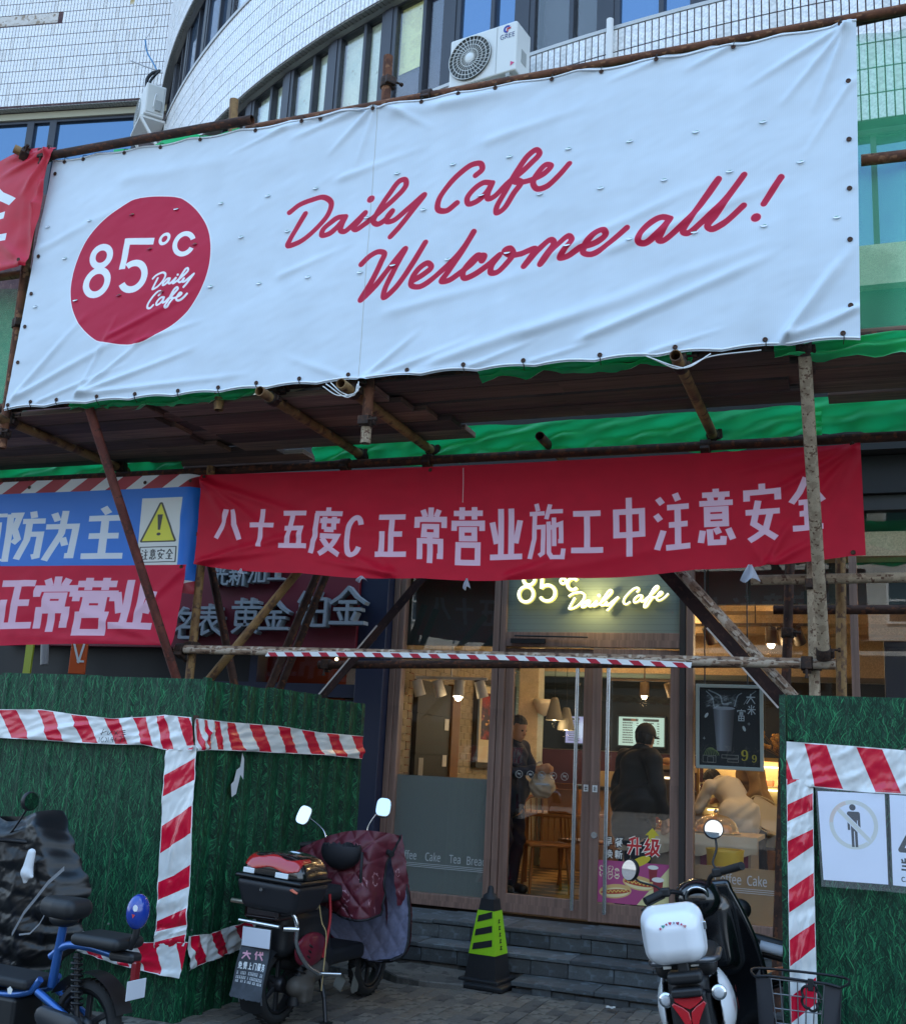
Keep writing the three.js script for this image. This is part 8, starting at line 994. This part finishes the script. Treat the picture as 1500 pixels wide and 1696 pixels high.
// --- blue electric bicycle on the left, with its puffy black wind quilt
{
  const t = thing('electric_bicycle', 'blue framed electric bicycle with two black seats in front of the left hoarding', 'electric bicycle', [-3.68, 0, -4.86]), at2 = place(t, [-1, -0.12]); const blue = mat(0x2f62a8, 0.3, { metalness: 0.5, clearcoat: 0.6 }), z = -4.86;
  wheel(t, 'rear_wheel', 0, 0.215, 0, 0.215, 0.075); wheel(t, 'front_wheel', 0, 0.215, 1.05, 0.215, 0.075);
  part(t, 'rear_fender', grid(16, 6, (u, v) => { const a = lerp(0.35, 2.6, u); return V((v - 0.5) * 0.11, 0.215 + Math.sin(a) * 0.25, -Math.cos(a) * 0.25); }), satin);
  const S = (a, b, c) => [a, b, c];
  part(t, 'frame', [tube([S(0, 0.56, -0.12), S(0, 0.575, 0.05), S(0, 0.565, 0.2), S(0, 0.5, 0.3)], 0.02, 24, 10), cyl(V(0, 0.36, 0.27), V(0, 0.70, 0.235), 0.024, 0.022, 12), tube([S(0.06, 0.4, 0.29), S(0.07, 0.33, 0.36), S(0.07, 0.3, 0.6), S(0.06, 0.36, 0.9), S(0.0, 0.6, 1.0)], 0.018, 34, 10), tube([S(-0.06, 0.4, 0.29), S(-0.07, 0.33, 0.36), S(-0.07, 0.3, 0.6), S(-0.06, 0.36, 0.9), S(0.0, 0.6, 1.0)], 0.018, 34, 10), cyl(V(0.055, 0.215, 0), V(0.06, 0.34, 0.3), 0.017, 0.02, 10), cyl(V(-0.055, 0.215, 0), V(-0.06, 0.34, 0.3), 0.017, 0.02, 10)], blue);
  part(t, 'saddle', surfaceNet([-0.17, 0.62, 0.06], [0.17, 0.86, 0.44], 0.011, (x, y, zz) => sdBox(x, y, zz, [0, 0.745, 0.25], [0.09 - 0.05 * clamp((zz - 0.25) * 5), 0.05, 0.135], 0.045) ), mat(0x1a1b1d, 0.55)); part(t, 'saddle_base', surfaceNet([-0.1, 0.62, 0.12], [0.1, 0.74, 0.36], 0.011, (x, y, zz) => sdEll(x, y, zz, [0, 0.69, 0.24], [0.06, 0.04, 0.09])), satin);
  part(t, 'rear_seat', surfaceNet([-0.16, 0.56, -0.3], [0.16, 0.7, 0.14], 0.011, (x, y, zz) => sdBox(x, y, zz, [0, 0.622, -0.07], [0.105, 0.03, 0.16], 0.028)), mat(0x1a1b1d, 0.55)); part(t, 'tail_piece', [box(0.08, 0.05, 0.16, 0, 0.56, -0.2, 0.02)], satin); part(t, 'tail_lamp', box(0.05, 0.1, 0.03, 0, 0.5, -0.275, 0.012), mat(0x7a1018, 0.2, { clearcoat: 1 })); part(t, 'number_plate', box(0.13, 0.09, 0.005, 0, 0.42, -0.29, 0.006), mat(0xc6cad2, 0.5));
  part(t, 'backrest_post', tube([S(0, 0.6, -0.22), S(0, 0.66, -0.25), S(0, 0.72, -0.255)], 0.018, 12, 8), satin); part(t, 'backrest', surfaceNet([-0.1, 0.66, -0.32], [0.1, 0.88, -0.18], 0.009, (x, y, zz) => sdEll(x, y, zz, [0, 0.775, -0.25], [0.065, 0.085, 0.05])), mat(0x1c3c9a, 0.2, { clearcoat: 1 })); part(t, 'backrest_sticker', [new THREE.CircleGeometry(0.016, 14).rotateY(Math.PI / 2 * 1).translate(0.058, 0.80, -0.283)], mat(0xe0e4ea, 0.4)); part(t, 'red_sticker', [at(new THREE.CircleGeometry(0.012, 3), 0.061, 0.765, -0.277, 0, Math.PI / 2, 0.4)], mat(0xc8382c, 0.4));
  part(t, 'battery_box', box(0.2, 0.15, 0.42, 0, 0.22, 0.62, 0.02), mat(0x101114, 0.5)); part(t, 'footboard', box(0.24, 0.05, 0.5, 0, 0.37, 0.58, 0.02), mat(0x1c1d20, 0.7)); part(t, 'star_charm', [at(new THREE.CircleGeometry(0.02, 5), 0.13, 0.34, 0.42, 0, Math.PI / 2, 0.3)], mat(0xd8dad6, 0.5));
  part(t, 'shock', [spring(V(0.06, 0.3, 0.02), V(0.05, 0.53, 0.07), 0.026, 9, 0.006), cyl(V(0.06, 0.23, 0.01), V(0.05, 0.55, 0.075), 0.013, 0.013, 8)], satin); part(t, 'chain_cover', [surfaceNet([0.06, 0.1, -0.1], [0.14, 0.36, 0.3], 0.01, (x, y, zz) => sdCap(x, y, zz, [0.1, 0.215, 0.0], [0.1, 0.25, 0.2], 0.06, 0.045) + Math.max(0, Math.abs(x - 0.1) - 0.02) * 2)], mat(0x2a2c30, 0.45)); part(t, 'fork', [cyl(V(0.05, 0.215, 1.05), V(0.03, 0.75, 0.98), 0.014, 0.016, 8), cyl(V(-0.05, 0.215, 1.05), V(-0.03, 0.75, 0.98), 0.014, 0.016, 8), cyl(V(0, 0.6, 1), V(0, 1.0, 0.92), 0.02, 0.02, 10)], blue); part(t, 'handlebar', tube([S(0.32, 1.0, 0.82), S(0.15, 1.02, 0.92), S(-0.15, 1.02, 0.92), S(-0.32, 1.0, 0.82)], 0.012, 30, 8), satin); part(t, 'orange_reflector', [box(0.012, 0.05, 0.06, 0.108, 0.26, 0.83, 0.005)], mat(0xd05a30, 0.3));
  const m = at2(52, 1327, -5.15), toW = (w) => w.clone().transformDirection(t.matrixWorld.clone().invert()); const w = onZ(52, 1327, -5.15); mirrorPart(t, m, toW(camera.position.clone().sub(w).normalize().add(V(0.9, 0.05, -0.45).normalize()).normalize()), 0.047, 0.047, [at2(6, 1392, -5.2), at2(24, 1372, -5.2), at2(40, 1348, -5.18), m.clone()], satin, false);
  // quilt
  const q = thing('wind_quilt', 'puffy black quilted wind cover hanging over the blue bicycle handlebar', 'wind cover'); const zq = -5.22;
  const edge = [[1352, 62], [1375, 86], [1400, 97], [1440, 112], [1470, 126], [1500, 117], [1530, 108], [1575, 98], [1605, 70]], ex = (y) => { for (let i = 0; i + 1 < edge.length; i++) if (y <= edge[i + 1][0]) return lerp(edge[i][1], edge[i + 1][1], clamp((y - edge[i][0]) / (edge[i + 1][0] - edge[i][0]))); return 70; };
  const bk = mat(0x101113, 0.33);
  part(q, 'cover', grid(100, 90, (u, v) => { const y0 = lerp(1352, 1610, v), x = lerp(-110, ex(y0) + 2.5 * Math.sin(y0 * 0.2) * u, u), y = y0 + (1 - v) * 9 * Math.sin(x * 0.07 + 1), p = onZ(x, y, zq); const rg = (f, o) => 1 - Math.abs(2 * fbm(p.x * f + o, p.y * f * 1.2 - o, 2) / 0.75 - 1); const qx = Math.abs(Math.sin((p.y + 0.04 * fbm(p.x * 5, p.y * 3, 2) + 0.25 * p.x + 0.06 * fbm(p.x * 2.5 + 4, p.y * 2.5, 2)) / 0.115 * Math.PI)); p.z += 0.012 * Math.pow(qx, 0.7) + 0.022 * Math.pow(Math.abs(Math.sin(p.x * 15 + p.y * 4 + 3 * fbm(p.x * 3, p.y * 2, 2))), 1.5) + 0.014 * Math.pow(rg(5, 3), 2) + 0.008 * Math.pow(rg(12, 8), 2) * (1 - qx * 0.5) + 0.005 * rg(30, 5) - 0.12 * (u - 0.4) ** 2 - 0.14 * sstep(0.86, 1, u) - 0.08 * sstep(0.1, 0, v); return p; }), bk); part(q, 'back', grid(20, 20, (u, v) => { const y = lerp(1352, 1610, v); return onZ(lerp(-110, ex(y) - 1, u), y, zq - 0.1); }), bk);
  const strip = (pts, w, m2, l) => part(q, l, grid(24, 1, (u, v) => { const k = u * (pts.length - 1), i = Math.min(pts.length - 2, k | 0), f = k - i, a = pts[i], b = pts[i + 1]; const p = onZ(lerp(a[0], b[0], f), lerp(a[1], b[1], f) + (v - 0.5) * w, zq + 0.12); return p; }), m2);
  strip([[107, 1438], [80, 1462], [58, 1490], [40, 1512], [20, 1548]], 7, mat(0x7b7d80, 0.5), 'reflective_stripe'); strip([[80, 1505], [66, 1530], [50, 1546], [32, 1548]], 3, mat(0x8d8f92, 0.5), 'seam_piping');
  part(q, 'white_glove', surfaceNet([...onZ(28, 1470, zq + 0.02).toArray().map((c, i) => c - [0.02, 0.03, 0.02][i])], [...onZ(66, 1398, zq + 0.1).toArray().map((c, i) => c + [0.03, 0.03, 0.05][i])], 0.007, (() => { const A = onZ(53, 1412, zq + 0.075), B = onZ(45, 1445, zq + 0.08), C = onZ(42, 1460, zq + 0.08), E = onZ(53, 1452, zq + 0.08); return (x, y, z) => smin(smin(sdCap(x, y, z, A.toArray(), B.toArray(), 0.022, 0.03), sdCap(x, y, z, B.toArray(), C.toArray(), 0.026, 0.012), 0.02), sdCap(x, y, z, B.toArray(), E.toArray(), 0.022, 0.01), 0.02); })()), mat(0xd6d9dc, 0.6));
}
// --- bicycle behind the right hoarding edge and the wire basket in front of it
{
  const t = thing('shared_bicycle', 'black tubed bicycle with red mudguard tucked behind the right hoarding edge', 'bicycle', [-0.42, 0, -6.35]), at2 = place(t, [1, -0.1]), zb = -6.3; const red = mat(0x9a1a26, 0.3, { clearcoat: 0.6 });
  wheel(t, 'rear_wheel', 0, 0.29, 0, 0.29, 0.045); wheel(t, 'front_wheel', 0, 0.29, 1.0, 0.29, 0.045);
  part(t, 'mudguard', grid(24, 6, (u, v) => { const a = lerp(0.3, 2.9, u); return V((v - 0.5) * 0.09, 0.29 + Math.sin(a) * (0.335 - 0.04 * (v - 0.5) ** 2), -Math.cos(a) * 0.335); }), red); part(t, 'frame', [cyl(V(0, 0.29, 0), V(0, 0.3, 0.45), 0.018, 0.02, 10), cyl(V(0, 0.3, 0.45), V(0, 0.8, 0.3), 0.02, 0.018, 10), cyl(V(0, 0.32, 0.45), V(0, 0.8, 0.85), 0.024, 0.024, 10), cyl(V(0.05, 0.29, 1.0), V(0, 0.9, 0.84), 0.015, 0.018, 10)], red);
  const a = at2(1236, 1551, -6.15), b = at2(1330, 1576, -6.15); part(t, 'carrier_tube', [cyl(a, b, 0.03, 0.03, 14), cyl(a.clone().add(V(0, -0.06, 0)), b.clone().add(V(0, -0.055, 0)), 0.022, 0.022, 12), cyl(a.clone(), a.clone().add(V(0, -0.07, 0)), 0.02, 0.02, 10)], satin); const l0 = at2(1258, 1566, -6.12), l1 = at2(1296, 1576, -6.12); part(t, 'white_label', [cyl(l0, l1, 0.027, 0.027, 12)], mat(0xb9bec6, 0.5)); part(t, 'saddle', surfaceNet([-0.12, 0.78, 0.14], [0.12, 0.92, 0.5], 0.012, (x, y, z) => sdBox(x, y, z, [0, 0.85, 0.3], [0.07, 0.035, 0.12], 0.03)), satin);
  const mm = at2(1224, 1506, -6.2); part(t, 'mirror_back', surfaceNet([mm.x - 0.09, mm.y - 0.07, mm.z - 0.09], [mm.x + 0.09, mm.y + 0.09, mm.z + 0.09], 0.009, (x, y, z) => Math.max(sdEll(x, y, z, [mm.x, mm.y, mm.z], [0.04, 0.055, 0.06]), mm.y - 0.035 - y)), satin); part(t, 'mirror_stem', tube([mm.clone(), at2(1226, 1530, -6.2), at2(1225, 1549, -6.18), at2(1238, 1556, -6.16)], 0.007, 14, 6), satin);
  const k = thing('bicycle_basket', 'black wire basket with solid side panels in front of the striped tape', 'basket'); const z0 = -5.28, z1 = -5.52, P = (px, py, z) => onZ(px, py, z), wm = mat(0x2a2b2e, 0.4, { metalness: 0.6 }); const tl = P(1276, 1621, z0), tr = P(1364, 1628, z0), yb = tl.y - 0.3, sx = 0.03, list = [];
  for (let i = 0; i <= 6; i++) { const x = lerp(tl.x, tr.x, i / 6), x2 = lerp(tl.x + sx, tr.x - sx, i / 6); list.push(cyl(V(x, tl.y, z0), V(x2, yb, z0 - 0.03), 0.0028, 0.0028, 6)); } for (let j = 0; j <= 5; j++) { const f = j / 5; list.push(cyl(V(tl.x + sx * f, tl.y - 0.3 * f, z0 - 0.03 * f), V(tr.x - sx * f, tl.y - 0.3 * f, z0 - 0.03 * f), 0.0028, 0.0028, 6)); }
  part(k, 'wire_mesh', list, mat(0x8a8c90, 0.4, { metalness: 0.8 })); part(k, 'rim', tube([[tl.x - 0.07, tl.y + 0.0, z0 - 0.02], [tl.x, tl.y + 0.01, z0], [tr.x, tl.y + 0.005, z0], [tr.x + 0.07, tl.y - 0.005, z0 - 0.02], [tr.x + 0.07, tl.y, z1], [tl.x - 0.07, tl.y, z1]], 0.006, 90, 6, true), wm);
  part(k, 'side_panel', grid(3, 4, (u, v) => V(tl.x - 0.068 + u * 0.066 + 0.02 * v, tl.y - 0.3 * v, z0 - 0.02 + 0.018 * u - 0.03 * v)), mat(0x3a3b40, 0.6)); part(k, 'side_panel', grid(3, 4, (u, v) => V(tr.x + 0.002 + u * 0.066 - 0.02 * v, tl.y - 0.3 * v, z0 - 0.002 - 0.018 * u - 0.03 * v)), mat(0x3a3b40, 0.6)); part(k, 'side_panel', grid(3, 4, (u, v) => V(tl.x - 0.068 + 0.02 * v, tl.y - 0.3 * v, lerp(z0 - 0.02, z1, u))), mat(0x303136, 0.6)); part(k, 'side_panel', grid(3, 4, (u, v) => V(tr.x + 0.068 - 0.02 * v, tl.y - 0.3 * v, lerp(z0 - 0.02, z1, u))), mat(0x303136, 0.6)); part(k, 'bottom', bx(tl.x - 0.04, tr.x + 0.04, yb - 0.01, yb, z1, z0 - 0.03), wm); part(k, 'rack', [cyl(V((tl.x + tr.x) / 2, 0.1, z1 + 0.1), V((tl.x + tr.x) / 2, yb, z1 + 0.1), 0.02, 0.02, 10), box(0.2, 0.02, 0.12, (tl.x + tr.x) / 2, 0.1, z1 + 0.1), cyl(V((tl.x + tr.x) / 2 - 0.08, 0, z1 + 0.05), V((tl.x + tr.x) / 2 - 0.08, 0.1, z1 + 0.1), 0.015, 0.015, 8), cyl(V((tl.x + tr.x) / 2 + 0.08, 0, z1 + 0.15), V((tl.x + tr.x) / 2 + 0.08, 0.1, z1 + 0.1), 0.015, 0.015, 8)], wm);
  const cl = onZ(1342, 1652, z0 + 0.012); mono('cable_lock', 'black coiled cable lock hanging on the wire basket', 'lock', merge([tube([...Array(40)].map((_, i) => { const g = i / 40 * 6.283 * 6; const a2 = i / 40 * 6.283; return V(cl.x + 0.035 * Math.cos(a2) + 0.006 * Math.cos(g), cl.y + 0.05 * Math.sin(a2) + 0.006 * Math.sin(g), cl.z + 0.006 * Math.sin(g + 1)); }), 0.006, 160, 6), box(0.025, 0.05, 0.02, cl.x, cl.y + 0.05, cl.z, 0.005)]), rubber);
}
scene.traverse((o) => { if (o.userData_n) delete o.userData_n; if (o.userData_P) delete o.userData_P; });
camera.aspect = W / H; camera.updateProjectionMatrix();
renderer.render(scene, camera);
